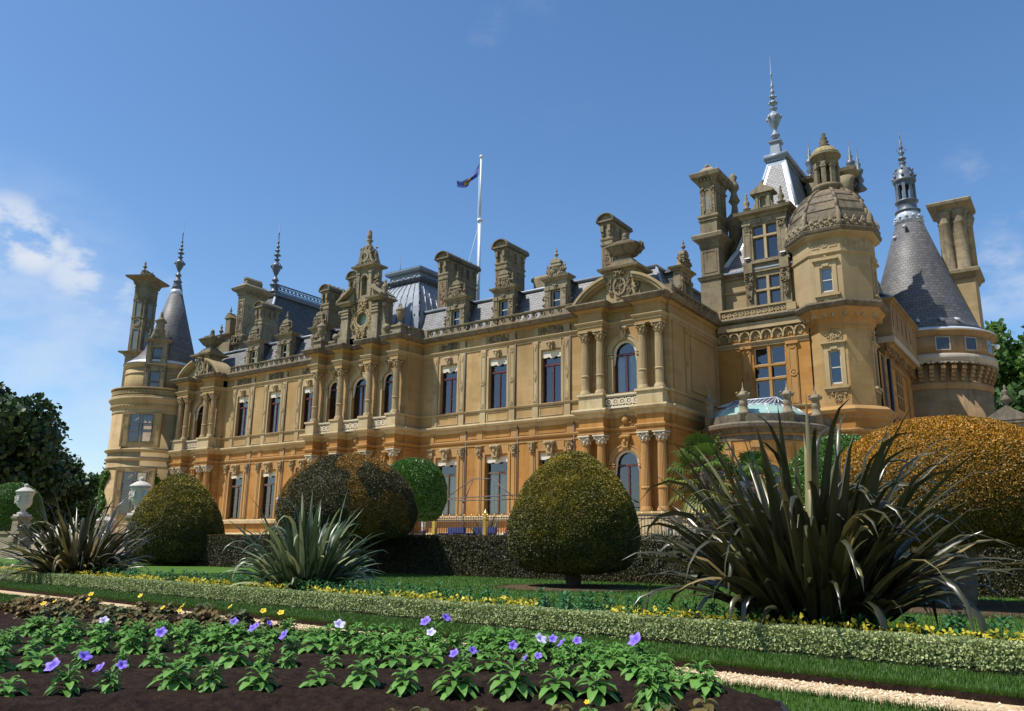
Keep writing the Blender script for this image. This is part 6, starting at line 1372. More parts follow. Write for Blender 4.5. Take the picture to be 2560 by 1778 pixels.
m = MB(); m.box(-36.6, 60, 22.45, 130, -.1, .95); m.box(-50.5, -36.6, 23.6, 130, -.1, .95); m.box(-200, -50.5, 22.45, 130, -.1, .95); struct(m.build('terrace', 'terrace_gravel'))
st = MB()
for k in range(5): st.box(-50.4, -38.9, 21.7+.38*k, 23.7, -.05+.2*k if k else -.05, .2+.19*k)
o = st.build('garden_steps', 'steps_stone'); tag(o, 'broad flight of five stone steps between the white urns', 'steps')
# gravel grains on the near part of the path
n = 9000; x = -1.0-11*RNG.random(n)**1.4; x = np.where(RNG.random(n) < .15, x+2.5, x); y = 7.0-.071*x-RNG.uniform(.02, .98, n); P = np.stack([x, y, np.full(n, -.052)], 1)
s_ = RNG.uniform(.007, .017, (n, 1)); A = nrm(RNG.normal(size=(n, 3))*[1, 1, .2]); B = nrm(np.cross(A, [0, 0, 1.])); U = np.array([[0, 0, 1.]])
V = np.stack([P-A*s_, P+B*s_, P+A*s_, P-B*s_, P+U*s_*.9], 1).reshape(-1, 3); k = np.arange(n)[:, None]*5
o = npmesh('gravel', V, np.concatenate([k+[0, 1, 4], k+[1, 2, 4], k+[2, 3, 4], k+[3, 0, 4]], 0), 'pebble', None, {'rnd': np.repeat(RNG.random(n), 5)}); tag(o, 'loose golden gravel on the garden path', kind='stuff')

# flower bed soil, raised and crumbly
def pip(x, y, poly):
    poly = np.array(poly); ins = np.zeros(len(x), bool); j = len(poly)-1
    for i in range(len(poly)):
        xi, yi = poly[i]; xj, yj = poly[j]; c = ((yi > y) != (yj > y)) & (x < (xj-xi)*(y-yi)/(yj-yi+1e-12)+xi); ins ^= c; j = i
    return ins
BED = [(-4.6, .6), (-4.75, 2.0), (-3.95, 3.3), (-3.3, 3.95), (-2.55, 4.5), (-1.8, 4.98), (-1.62, 5.2), (-1.85, 5.65), (-2.6, 6.05), (-4.1, 6.6), (-5.6, 6.2), (-6.6, 5.75), (-9.5, 6.55), (-12.5, 6.4), (-15, 5.2), (-13, 1), (-9, -1)]
NEAR = [(-4.55, .6), (-4.7, 1.95), (-3.88, 3.22), (-3.24, 3.86), (-2.5, 4.4), (-1.74, 4.9), (-1.4, 4.6), (-.6, 2.5), (-.6, .4)]
def soil_patch(name, poly, step, amp, z0):
    p = np.array(poly); gx = np.arange(p[:, 0].min(), p[:, 0].max()+step, step); gy = np.arange(p[:, 1].min(), p[:, 1].max()+step, step); X, Y = np.meshgrid(gx, gy, indexing='ij'); Xf, Yf = X.ravel(), Y.ravel()
    ins = pip(Xf, Yf, poly); Q = np.stack([Xf, Yf, 0*Xf], 1); h = (vnoise(Q, 9, 1)*.5+vnoise(Q, 23, 2)*.35+vnoise(Q, 50, 3)*.2)
    # distance to the edge makes a low shoulder
    d = np.full(len(Xf), 9.)
    for a, b in zip(p, np.roll(p, -1, 0)):
        e = b-a; t = np.clip(((Xf-a[0])*e[0]+(Yf-a[1])*e[1])/(e@e), 0, 1); d = np.minimum(d, np.hypot(Xf-a[0]-t*e[0], Yf-a[1]-t*e[1]))
    z = np.where(ins, z0+np.minimum(d, .35)*.25+h*amp, -.02-.03*(d > step)); V = np.stack([Xf, Yf, z], 1); ny = len(gy)
    I = (np.arange(len(gx)-1)[:, None]*ny+np.arange(ny-1)[None]).ravel(); keep = ins[I] | ins[I+1] | ins[I+ny] | ins[I+ny+1]; I = I[keep]
    return struct(npmesh(name, V, np.stack([I, I+ny, I+ny+1, I+1], 1), 'soil'))
soil_patch('flower_bed_soil', BED, .03, .055, .0); soil_patch('flower_bed_soil', NEAR, .04, .05, -.02)
def soil_strip(x0, x1, a, b, step=.08):
    gx = np.arange(x0, x1, step); gy = np.arange(a, b+step, step); X, Y = np.meshgrid(gx, gy, indexing='ij'); Y = Y+7.0-.071*X; Q = np.stack([X.ravel(), Y.ravel(), 0*X.ravel()], 1)
    V = Q.copy(); V[:, 2] = .006+.05*vnoise(Q, 7, 4)+.03*vnoise(Q, 19, 5)+.06*np.sin(np.clip((Y.ravel()-(7.0-.071*X.ravel())-.98)/1.97, 0, 1)*math.pi); ny = len(gy); I = (np.arange(len(gx)-1)[:, None]*ny+np.arange(ny-1)[None]).ravel()
    return struct(npmesh('flower_bed_soil', V, np.stack([I, I+ny, I+ny+1, I+1], 1), 'soil'))
soil_strip(-32, 6, .98, 2.95)
edge = [(-4.85, .8), (-4.75, 2.0), (-3.95, 3.3), (-3.3, 3.95), (-2.55, 4.5), (-1.8, 4.98), (-1.62, 5.2), (-1.85, 5.65)]
m = MB(); m.sweep(edge[::1], [(0,-.05),(.02,-.05),(.02,.03),(0,.034),(-.02,.03),(-.02,-.05)]); tag(m.build('bed_edging', 'iron'), 'thin dark edging strip around the violet flower bed', 'edging')

# grass blades
def grass_patch(n, xf, yf, keep, h):
    x = xf(n); y = yf(n, x); ok = keep(x, y); x, y = x[ok], y[ok]; n = len(x); P = np.stack([x, y, np.zeros(n)], 1)
    a = RNG.random(n)*2*math.pi; l = h*RNG.uniform(.5, 1.15, n); w = .0022+.0012*RNG.random(n); sc = np.clip(np.hypot(x, y)/6, .8, 2.4); w = w*sc
    dx, dy = np.cos(a), np.sin(a); lean = RNG.uniform(.1, .7, n)
    V = np.stack([np.stack([x-dy*w, y+dx*w, 0*x], 1), np.stack([x+dy*w, y-dx*w, 0*x], 1), np.stack([x+dx*l*lean, y+dy*l*lean, l], 1)], 1).reshape(-1, 3)
    return V, np.repeat(RNG.random(n), 3)
inbed = lambda x, y: pip(x, y, BED) | pip(x, y, NEAR)
G1_ = grass_patch(170000, lambda n: -.5-16*RNG.random(n)**1.25, lambda n, x: 4.0+RNG.random(n)*4.2, lambda x, y: (y < yp(x)-.99) & ~inbed(x, y) & (y > yp(x)-4.2), .042)
G2_ = grass_patch(120000, lambda n: 1.5-24*RNG.random(n)**1.15, lambda n, x: yp(x)+RNG.random(n)*.98, lambda x, y: x < 9, .045)
G3_ = grass_patch(150000, lambda n: 2-26*RNG.random(n)**.9, lambda n, x: yp(x)+2.8+RNG.random(n)**1.3*12, lambda x, y: y < 21.6, .05)
# ragged fringe hanging over the path edge
n = 30000; x = 1.-22*RNG.random(n)**1.3; y = np.where(RNG.random(n) < .5, yp(x)+.004, yp(x)-1.004); 
G4_ = grass_patch(n, lambda n_: x, lambda n_, x_: y, lambda x_, y_: x_ < 9, .06)
V = np.concatenate([g[0] for g in (G1_, G2_, G3_, G4_)], 0); rn = np.concatenate([g[1] for g in (G1_, G2_, G3_, G4_)], 0)
o = npmesh('grass', V, np.arange(len(V)).reshape(-1, 3), 'grass_blade', None, {'rnd': rn}); tag(o, 'short mown green grass of the lawns and path verges', kind='stuff')
for (x, y, r) in ((-10.79, 17.95, 2.15), (-2.3, 17.4, 2.6), (-20.5, 19.3, 1.2), (-34.1, 22.0, 1.0)):
    m = MB(); m.lathe(x, y, [(r, .005), (r*.6, .03), (.01, .035)], 40); struct(m.build('tree_bed_soil', 'mulch'))

# ------------------------------------------------------------------ hedges
def hedge_points(n, x0, x1, y0, y1, z0, z1, faces):
    out = []
    A = {'f': (x1-x0)*(z1-z0), 't': (x1-x0)*(y1-y0), 'r': (y1-y0)*(z1-z0)}; tot = sum(A[f] for f in faces)
    for f in faces:
        k = int(n*A[f]/tot); a, b = RNG.random(k), RNG.random(k)
        if f == 'f': P = np.stack([x0+a*(x1-x0), np.full(k, y0), z0+b*(z1-z0)], 1); N = np.tile([0, -1., 0], (k, 1))
        elif f == 't': P = np.stack([x0+a*(x1-x0), y0+b*(y1-y0), np.full(k, z1)], 1); N = np.tile([0, 0, 1.], (k, 1))
        else: P = np.stack([np.full(k, x1), y0+a*(y1-y0), z0+b*(z1-z0)], 1); N = np.tile([1., 0, 0], (k, 1))
        out.append((P, N))
    return np.concatenate([o[0] for o in out]), np.concatenate([o[1] for o in out])
def hedge(name, x0, x1, y0, y1, z1, n, ln, wd, mat, label, tipf=None, skew=0., lump=.04, up=.45, bulge=0.):
    P, N = hedge_points(n, x0, x1, y0, y1, 0, z1, 'ftr'); b = vnoise(P, 4, 3)*.6+vnoise(P, 11, 4)*.4-.5
    P = P+N*(b*lump*2-.5*lump*RNG.random(len(P)))[:, None]; tp = np.clip(tipf(P, N)*RNG.uniform(.2, 1.3, len(P)), 0, 1) if tipf else None
    if bulge: P[:, 1] -= bulge*np.sin(np.clip(P[:, 2]/z1, 0, 1)*math.pi)*(N[:, 1] < -.5)
    i = .04; cv = np.array([(x, y, z) for x in (x0, x1-i) for y in (y0+i, y1) for z in (0, z1-i)]); ct = np.array([(0,1,3),(0,3,2),(4,6,7),(4,7,5),(0,4,5),(0,5,1),(2,3,7),(2,7,6),(1,5,7),(1,7,3)])
    if skew: P[:, 1] += 7.0+skew*P[:, 0]; cv[:, 1] += 7.0+skew*cv[:, 0]
    return tag(fol(name, P, N, ln, wd, mat, None, tp, up, .3, (cv, ct)), label, 'hedge')
hedge('yew_hedge', -36.4, 9, 21.5, 22.4, 1.3, 190000, .055, .026, 'hedge_leaf', 'long dark clipped yew hedge about waist high across the back of the lawn', lambda P, N: np.where(N[:, 2] > .5, .9, .12+.5*np.clip((.35-P[:, 2])/.35, 0, 1)*vnoise(P, 1.5, 2)+.25*np.clip((P[:, 2]-1.0)/.3, 0, 1)), lump=.05)
hedge('box_hedge', -34, 6, 1.0, 1.36, .25, 150000, .027, .018, 'box_leaf', 'low pale variegated clipped edging hedge running beside the gravel path', None, -.071, .035, .5)
n = 9000; x = 5-36*RNG.random(n)**1.1; y = yp(x)+1.42+RNG.random(n)*.2; z = .10+RNG.random(n)*.18+.07*vnoise(np.stack([x, y, 0*x], 1), 4, 8)
keep = vnoise(np.stack([x, y*0, 0*x], 1), 1.6, 9) > .22; P = np.stack([x, y, z], 1)[keep]; o = fol('golden_foliage', P, np.tile([0, 0, 1.], (len(P), 1)), .045, .03, 'golden_leaf', None, None, .5, .5); tag(o, 'strip of bright golden yellow foliage just behind the pale low hedge', kind='stuff')

# ------------------------------------------------------------------ clipped yews and bay lollipops
egg = smooth_prof([(.05, .36), (.7, .38), (1.3, .5), (1.62, .95), (1.66, 1.45), (1.5, 2.05), (1.16, 2.65), (.72, 3.12), (.32, 3.36), (.01, 3.42)])
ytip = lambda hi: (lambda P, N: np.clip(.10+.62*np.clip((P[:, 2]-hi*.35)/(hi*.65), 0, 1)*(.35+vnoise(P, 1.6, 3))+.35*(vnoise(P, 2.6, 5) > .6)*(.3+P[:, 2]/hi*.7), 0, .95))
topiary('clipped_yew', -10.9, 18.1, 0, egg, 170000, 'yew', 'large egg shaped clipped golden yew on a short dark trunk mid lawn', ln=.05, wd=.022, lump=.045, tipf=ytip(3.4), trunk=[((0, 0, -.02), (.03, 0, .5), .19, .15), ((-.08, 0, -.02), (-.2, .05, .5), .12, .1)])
egg2 = smooth_prof([(.05, .12), (1.0, .14), (1.75, .3), (2.0, .8), (2.02, 1.35), (1.85, 2.1), (1.42, 2.9), (.9, 3.55), (.4, 3.95), (.01, 4.05)])
topiary('clipped_yew', -33.6, 22.0-.6, 0, egg2, 110000, 'yew', 'egg shaped clipped golden yew reaching nearly to the grass beside the stone steps', tipf=ytip(4.0), ln=.065, wd=.03, trunk=[((0, 0, -.02), (0, 0, .4), .2, .17)])
dome = smooth_prof([(.2, 1.28), (1.2, 1.25), (1.95, 1.3), (2.28, 1.75), (2.32, 2.2), (2.1, 2.85), (1.65, 3.4), (1.0, 3.82), (.4, 3.98), (.01, 4.0)])
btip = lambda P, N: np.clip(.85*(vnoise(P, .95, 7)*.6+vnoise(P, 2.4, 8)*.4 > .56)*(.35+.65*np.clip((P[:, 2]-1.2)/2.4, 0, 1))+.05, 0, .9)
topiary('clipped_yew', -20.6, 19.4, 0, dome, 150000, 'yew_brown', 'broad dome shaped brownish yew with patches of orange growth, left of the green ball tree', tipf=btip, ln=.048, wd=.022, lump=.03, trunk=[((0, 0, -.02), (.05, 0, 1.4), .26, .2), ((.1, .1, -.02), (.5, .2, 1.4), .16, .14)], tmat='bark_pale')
odome = smooth_prof([(.25, 1.22), (.9, 1.12), (1.6, 1.2), (2.0, 1.5), (2.12, 1.95), (2.0, 2.5), (1.6, 3.0), (1.0, 3.32), (.4, 3.46), (.01, 3.48)])
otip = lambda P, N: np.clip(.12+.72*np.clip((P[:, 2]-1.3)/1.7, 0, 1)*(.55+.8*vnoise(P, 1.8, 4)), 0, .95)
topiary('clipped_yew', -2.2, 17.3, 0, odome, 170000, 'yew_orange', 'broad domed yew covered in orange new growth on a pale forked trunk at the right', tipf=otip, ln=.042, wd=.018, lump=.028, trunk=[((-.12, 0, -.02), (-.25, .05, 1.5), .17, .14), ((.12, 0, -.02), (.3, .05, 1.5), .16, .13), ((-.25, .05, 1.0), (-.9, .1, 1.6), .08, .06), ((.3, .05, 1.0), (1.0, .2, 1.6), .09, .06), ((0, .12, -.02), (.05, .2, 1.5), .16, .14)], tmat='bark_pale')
ballp = lambda r, zc, sq=1.0: smooth_prof([(.05, zc-r*sq), (r*.72, zc-r*.97*sq), (r*.99, zc-r*.5*sq), (r*1.02, zc), (r*.93, zc+r*.42), (r*.66, zc+r*.78), (r*.3, zc+r*.96), (.01, zc+r)])
for (x, y, r, zc, lab) in ((-26.0, 28.6, 1.5, 2.55, 'bright green clipped ball tree on a thin trunk right of the brownish yew'), (-6.6, 28.0, 1.7, 2.05, 'bright green clipped ball tree on the terrace behind the big bronze leaved plant'), (-60.5, 26.0, 1.75, 2.15, 'green clipped ball tree at the left edge beyond the white urn')):
    topiary('ball_tree', x, y, .95, ballp(r, zc, .9), 60000, 'bay_leaf', lab, 'tree', 'clipped ball trees on the terrace', ln=.08, wd=.038, lump=.05, trunk=[((0, 0, -.02), (0, 0, zc-.5), .1, .09)])

# ------------------------------------------------------------------ sword-leaved clumps
def blade_plant(name, x, y, z, n, L, wmax, mat, label, cat='plant', spread=1.0, kink=.35, pale=.12, base=.3, seed=1, group=None, bare=False, lean=(0, 0)):
    rg = np.random.default_rng(seed); S = 12; Vs, Ts, R_, Tp = [], [], [], []; off = 0
    for i in range(n):
        a = rg.random()*2*math.pi; f = rg.random()**.95; th = R(2+f*58*spread); ln = L*rg.uniform(.62, 1.08)*(1-.26*f); w = wmax*rg.uniform(.65, 1.1)
        b0 = base*math.sqrt(rg.random()); p = np.array([b0*math.cos(a), b0*math.sin(a), 0.]); az = a+rg.normal()*.25
        side = np.array([-math.sin(az), math.cos(az), 0]); tw = rg.normal()*.5; kk = rg.uniform(.45, .85) if rg.random() < kink else 9; droop = rg.uniform(.004, .05)*(1+2*f); pts = []; c = 0.
        for s_ in range(S+1):
            t = s_/S; d = np.array([math.cos(az)*math.sin(th), math.sin(az)*math.sin(th), math.cos(th)])+np.array([lean[0], lean[1], 0])*t*.4; d /= np.linalg.norm(d)
            wn = w*(.45+.75*min(1, t*3.2))*(1-max(0, (t-.5)/.5)**1.6)+.002; nn = np.cross(side, d); sd = side*math.cos(tw*t)+nn*math.sin(tw*t); nn = np.cross(sd, d)
            pts += [p-sd*wn/2+nn*wn*.16, p-nn*wn*.12, p+sd*wn/2+nn*wn*.16]
            p = p+d*ln/S
            th += droop*(.4+t*1.5)
            if t > kk: th += rg.uniform(.25, .55); th = min(th, R(172))
        pts = np.array(pts); pts[:, 2] = np.maximum(pts[:, 2], .01); Vs.append(pts)
        for s_ in range(S):
            k = off+s_*3; Ts += [(k, k+1, k+4), (k, k+4, k+3), (k+1, k+2, k+5), (k+1, k+5, k+4)]
        r_ = rg.random(); R_ += [r_]*len(pts); pl = rg.random() < pale; Tp += [((.85 if pl else 0.)+(.15 if pl else .55)*max(0, (j//3)/S-.72)*(1 if pl else (rg.random() < .3))) for j in range(len(pts))]; off += len(pts)
    root = empty(name, (x, y, z)); tag(root, label, cat, group)
    npmesh('leaf_blades', np.concatenate(Vs), np.array(Ts), mat, root, {'rnd': R_, 'tip': np.clip(Tp, 0, 1)})
    m = MB(); m.lathe(0, 0, [(base*1.15, -.02), (base*1.1, .25*L/2.), (base*.5, .5*L/2.), (.01, .6*L/2.)], 14); o = m.build('leaf_base', 'phorm_base'); o.parent = root
    return root
blade_plant('sword_leaf_plant', -2.75, 9.9, 0, 380, 2.85, .10, 'phormium_bronze', 'huge bronze leaved flax clump with bent blades in front of the orange yew', spread=.86, kink=.6, pale=.10, base=.5, seed=4)
blade_plant('sword_leaf_plant', -12.0, 10.35, 0, 210, 2.1, .09, 'phormium_green', 'green and cream sword leaved flax clump in the middle of the border', spread=.95, kink=.35, pale=.2, base=.36, seed=9)
blade_plant('sword_leaf_plant', -20.3, 10.4, 0, 260, 2.3, .085, 'phormium_bronze', 'bronze leaved flax clump in front of the stone steps at the left', spread=1.05, kink=.5, pale=.2, base=.42, seed=23)
for (x, y, z, n, L, s_, lab) in ((-33.6, 26.5, .95, 90, 1.25, 31, 'grey green spiky clump on the terrace between the egg shaped yew and the white urn'), (-26.9, 35.5, .95, 80, 1.9, 32, 'spiky green clump in front of the tall shuttered windows'), (-17.2, 37.3, .95, 60, 1.3, 33, 'small spiky clump beside the curved stone balustrade'), (-30.8, 25.6, .95, 60, .9, 34, 'low grey spiky clump behind the hedge near the white urn')):
    blade_plant('spiky_plant', x, y, z, n, L, .075, 'phormium_green', lab, 'plant', 1.1, .25, .1, .3, s_, 'spiky plants on the terrace')

# ------------------------------------------------------------------ bedding plants: one of each kind, then copies
def small_plant(name, mat, nl, h, r, lw, seed, flowers=(), leafy=1.0, up=.4):
    rg = np.random.default_rng(seed); root = empty(name); P, T, RN = [], [], []; off = 0
    for i in range(nl):
        a = i*2.4+rg.normal()*.3; t = (i+.5)/nl; z = h*(.08+.85*t)*rg.uniform(.85, 1.05); l = r*(1.1-.55*t)*rg.uniform(.75, 1.15); w = lw*l*rg.uniform(.8, 1.15)
        d = np.array([math.cos(a), math.sin(a), 0]); s = np.array([-math.sin(a), math.cos(a), 0]); el = .25+t*up*2.2; c = np.array([0, 0, z])+d*.008
        pts = []
        for k, (q, ww) in enumerate(((0, .12), (.3, .55), (.6, .6), (.85, .35), (1., .02))):
            e = el-.9*q; p = c+d*l*q*math.cos(el*.6)+np.array([0, 0, l*q*math.sin(e)]); pts += [p-s*w*ww+np.array([0, 0, w*.12]), p, p+s*w*ww+np.array([0, 0, w*.12])]
        P.append(np.array(pts)); RN += [rg.random()]*15
        for k in range(4): b = off+k*3; T += [(b, b+1, b+4), (b, b+4, b+3), (b+1, b+2, b+5), (b+1, b+5, b+4)]
        off += 15
    o = npmesh('leaves', np.concatenate(P), np.array(T), mat, root, {'rnd': RN})
    m = MB(); m.tube((0, 0, -.02), (.003, 0, h*.9), .005, .003, 5); o = m.build('stem', 'stem_green'); o.parent = root
    for (fx, fy, fz, fr_, tx, ty, fm) in flowers:
        V, T, c = [], [], np.array([fx, fy, fz]); nrm_ = Vector((tx, ty, .75)).normalized(); e1 = nrm_.orthogonal().normalized(); e2 = nrm_.cross(e1); N5 = 30
        V.append(c-np.array(nrm_)*fr_*.55)
        for ring, (rr, hh) in enumerate(((.3, -.12), (.75, .05), (1.0, .02))):
            for k in range(N5):
                t = 2*math.pi*k/N5; w = rr*fr_*(1+.09*ring*math.cos(5*t)*.8); hz = hh*fr_+(.10*fr_*math.sin(5*t+1)*ring*.5 if ring else 0)
                V.append(c+np.array(e1)*w*math.cos(t)+np.array(e2)*w*math.sin(t)+np.array(nrm_)*hz)
        for k in range(N5):
            j = (k+1) % N5; T.append((0, 1+j, 1+k))
            for g in (0, 1): a, b, cc, d = 1+g*N5+k, 1+g*N5+j, 1+(g+1)*N5+j, 1+(g+1)*N5+k; T += [(a, b, cc), (a, cc, d)]
        rn = [0]+[.05]*N5+[.55+.3*math.cos(5*2*math.pi*k/N5) for k in range(N5)]+[.9]*N5
        npmesh('flower', np.array(V), np.array(T), fm, root, {'rnd': rn}, smooth=True)
        m = MB(); m.tube((0, 0, fz*.5), tuple(c-np.array(nrm_)*fr_*.5), .004, .004, 5); o = m.build('flower_stalk', 'stem_green'); o.parent = root
    return root
PET = [small_plant('bedding_plant', 'petunia_leaf', 40, .13, .115, .36, 1), small_plant('bedding_plant', 'petunia_leaf', 70, .15, .085, .34, 2), small_plant('bedding_plant', 'petunia_leaf', 22, .12, .135, .38, 3),
       small_plant('bedding_plant', 'petunia_leaf', 44, .14, .10, .36, 4, [(.03, -.07, .16, .036, .15, -.9, 'petal')]), small_plant('bedding_plant', 'petunia_leaf', 44, .14, .10, .36, 5, [(-.04, -.06, .15, .034, -.1, -.8, 'petal'), (.06, .02, .18, .03, .6, -.3, 'petal')]), small_plant('bedding_plant', 'petunia_leaf', 44, .13, .10, .36, 6, [(.03, -.05, .14, .033, .5, -.6, 'petal_pale')])]
PETL = ['small leafy green bedding plant without flowers in the near flower bed', 'bushy light green bedding plant without flowers in the near flower bed', 'sparse bedding plant with broad leaves and no flowers in the near bed', 'green bedding plant with one open violet flower in the near bed', 'green bedding plant with two violet flowers in the near bed', 'green bedding plant with one pale lilac flower in the near bed']
GRP = {'bedding_plant': 'bedding plants in the near flower bed', 'feathery_plant': 'feathery green plants behind the low hedge', 'bronze_leaf_plant': 'bronze leaved plants at the left of the near bed', 'broad_leaf_plant': 'broad leaved plants at the lower edge of the picture'}
def scatter(protos, labels, spots, cat, seed, sc=(.85, 1.2)):
    for p in protos: index_kids(p)
    rg = random.Random(seed); used = set()
    for (x, y, z, w) in spots:
        k = w if w is not None else rg.randrange(len(protos)); o = protos[k] if k not in used else copy_tree(protos[k]); used.add(k)
        s_ = rg.uniform(*sc); o.location = (x, y, z); o.rotation_euler = (rg.uniform(-.08, .08), rg.uniform(-.08, .08), rg.uniform(-.7, .7)); o.scale = (s_, s_, s_); tag(o, labels[k], cat, GRP[protos[k].name.split('.')[0]])
    for k, p in enumerate(protos):
        if k not in used: 
            for ch in list(p.children): bpy.data.objects.remove(ch)
            bpy.data.objects.remove(p)
rows = [[(-5.64, 2.52), (-5.09, 3.24), (-4.14, 4.11), (-3.02, 4.83), (-2.35, 4.94)], [(-6.62, 2.93), (-6.15, 3.57), (-5.09, 4.6), (-3.71, 5.36), (-2.83, 5.61), (-2.24, 5.2)], [(-7.49, 3.3), (-6.48, 4.48), (-5.17, 5.5), (-3.82, 6.0), (-2.88, 5.95), (-2.2, 5.45)], [(-8.25, 3.62), (-7.18, 4.95), (-5.57, 5.95), (-4.09, 6.4), (-2.9, 6.15)], [(-8.9, 4.1), (-7.4, 5.35), (-5.8, 6.25), (-4.2, 6.7), (-3.1, 6.3)]]
def along(P, sp):
    out = []; d = 0
    for a, b in zip(P, P[1:]):
        l = math.hypot(b[0]-a[0], b[1]-a[1])
        while d < l: out.append((a[0]+(b[0]-a[0])*d/l, a[1]+(b[1]-a[1])*d/l)); d += sp
        d -= l
    return out
rg = random.Random(5); spots = []
for ri, P in enumerate(rows):
    for (x, y) in along([(p[0]*.955, p[1]*.955) for p in P], (.30, .25, .185, .155, .15)[ri]):
        spots.append((x+rg.uniform(-.05, .05), y+rg.uniform(-.06, .06), .075, rg.choices(range(6), (5, 5, 4, 1.5, .8, .6))[0]))
scatter(PET, PETL, spots, 'plant', 3, (.9, 1.6))
HEU = [small_plant('bronze_leaf_plant', 'heuchera_leaf', 34, .16, .10, .62, 11, up=.1), small_plant('bronze_leaf_plant', 'heuchera_leaf', 40, .18, .11, .6, 12, up=.1), small_plant('bronze_leaf_plant', 'heuchera_leaf', 34, .16, .10, .62, 13, [(.0, -.05, .2, .024, 0, -.7, 'petal_yellow')], up=.1)]
spots = []
for i in range(120):
    x, y = rg.uniform(-12.2, -6.35), rg.uniform(4.6, 6.35)
    if pip(np.array([x]), np.array([y]), [(-6.3, 5.45), (-6.9, 5.75), (-9.5, 6.45), (-12.4, 6.3), (-12.6, 5.1), (-9.2, 4.55), (-7.5, 5.05)])[0]: spots.append((x, y, .06, rg.choices(range(3), (6, 6, 1))[0]))
scatter(HEU, ['bronze and green broad leaved plant at the left of the near bed', 'bushy rusty brown leaved plant at the left of the near bed', 'bronze leaved plant with a yellow flower at the left of the near bed'], spots, 'plant', 4, (1.0, 1.4))
MAR = [small_plant('feathery_plant', 'marigold_leaf', 46, .26, .15, .26, 21, up=.45), small_plant('feathery_plant', 'marigold_leaf', 54, .24, .16, .24, 22, up=.5)]
spots = []
for row in range(3):
    x = 3.0
    while x > -27:
        x -= rg.uniform(.30, .42)*(1.0 if x > -14 else 1.35); y = yp(x)+1.72+.40*row+rg.uniform(-.06, .06)
        if (x+2.75)**2+(y-9.9)**2 > .5**2 and (x+12)**2+(y-10.35)**2 > .16: spots.append((x, y, .07, None))
scatter(MAR, ['dark green feathery young plant in the rows behind the low hedge', 'bushy dark green feathery young plant in the rows behind the low hedge'], spots, 'plant', 6, (1.0, 1.45))
BEG = [small_plant('broad_leaf_plant', 'heuchera_leaf', 14, .10, .12, .55, 31, up=.15), small_plant('broad_leaf_plant', 'petunia_leaf', 16, .12, .11, .6, 32, [(.0, -.03, .14, .018, 0, -.6, 'petal_yellow')], up=.15)]
spots = [(-3.35+.17*i+rg.uniform(-.04, .04), 3.62+.15*i+rg.uniform(-.06, .06)-.12*(i % 2), .02, 1 if i == 5 else 0) for i in range(-1, 9)]
scatter(BEG, ['bronze leaved plant at the bottom edge outside the dark edging', 'broad leaved plant with a tiny yellow bud outside the dark edging'], spots, 'plant', 8)

# ------------------------------------------------------------------ palms
def palm(x, y, z, hc, rc, nf, seed, label, trunk=True):
    rg = np.random.default_rng(seed); root = empty('fan_palm', (x, y, z)); tag(root, label, 'palm tree', 'palms by the conservatory'); V, T, RN, TP = [], [], [], []; off = 0
    for i in range(nf):
        a = i*2.399+rg.normal()*.2; t = i/nf; el = R(80-150*t+rg.normal()*6); pl = rc*rg.uniform(.5, .62); d = np.array([math.cos(a)*math.cos(el), math.sin(a)*math.cos(el), math.sin(el)]); c = np.array([0, 0, hc-.45*t*rc])+d*pl
        s = np.array([-math.sin(a), math.cos(a), 0]); n = np.cross(d, s); brown = t > .8; r_ = rg.random()
        for k in range(19):
            b = R(-105+210*k/18); l = rc*.52*(.8+.2*math.cos(b))*rg.uniform(.9, 1.05); dd = d*math.cos(b)+s*math.sin(b); w = .028*rc
            side = -d*math.sin(b)+s*math.cos(b); p0, p1, p2 = c, c+dd*l*.6+n*.04, c+dd*l+np.array([0, 0, -.22*l-.1*abs(rg.normal())*l])
            V += [p0-side*w*.2, p0+side*w*.2, p1+side*w, p1-side*w, p2]; T += [(off, off+1, off+2), (off, off+2, off+3), (off+3, off+2, off+4)]; off += 5
            RN += [min(1, max(0, r_+rg.normal()*.12))]*5; e = (.75 if brown else (.25 if t > .55 else 0)); TP += [e*.6, e*.6, e, e, min(1, e+.25*(rg.random() < .5))]
    npmesh('fronds', np.array(V), np.array(T), 'palm_leaf', root, {'rnd': RN, 'tip': TP})
    m = MB(); m.lathe(0, 0, [(.2, -.02), (.17, hc*.5), (.2, hc*.75), (.22, hc-.3), (.1, hc)], 12)
    for k in range(nf):
        a = k*2.399; el = R(80-150*k/nf); q = (math.cos(a)*math.cos(el)*rc*.55, math.sin(a)*math.cos(el)*rc*.55, hc-.45*k/nf*rc+math.sin(el)*rc*.55); m.tube((0, 0, hc-.45*k/nf*rc), q, .022, .014, 5)
    o = m.build('trunk', 'bark'); o.parent = root
    return root
palm(-15.0, 37.0, .95, 3.75, 2.0, 46, 3, 'fan palm with brown lower fronds beside the right hand columns')
palm(-13.2, 38.6, .95, 3.2, 1.75, 36, 5, 'yellowish fan palm half hidden by the big bronze leaved clump')

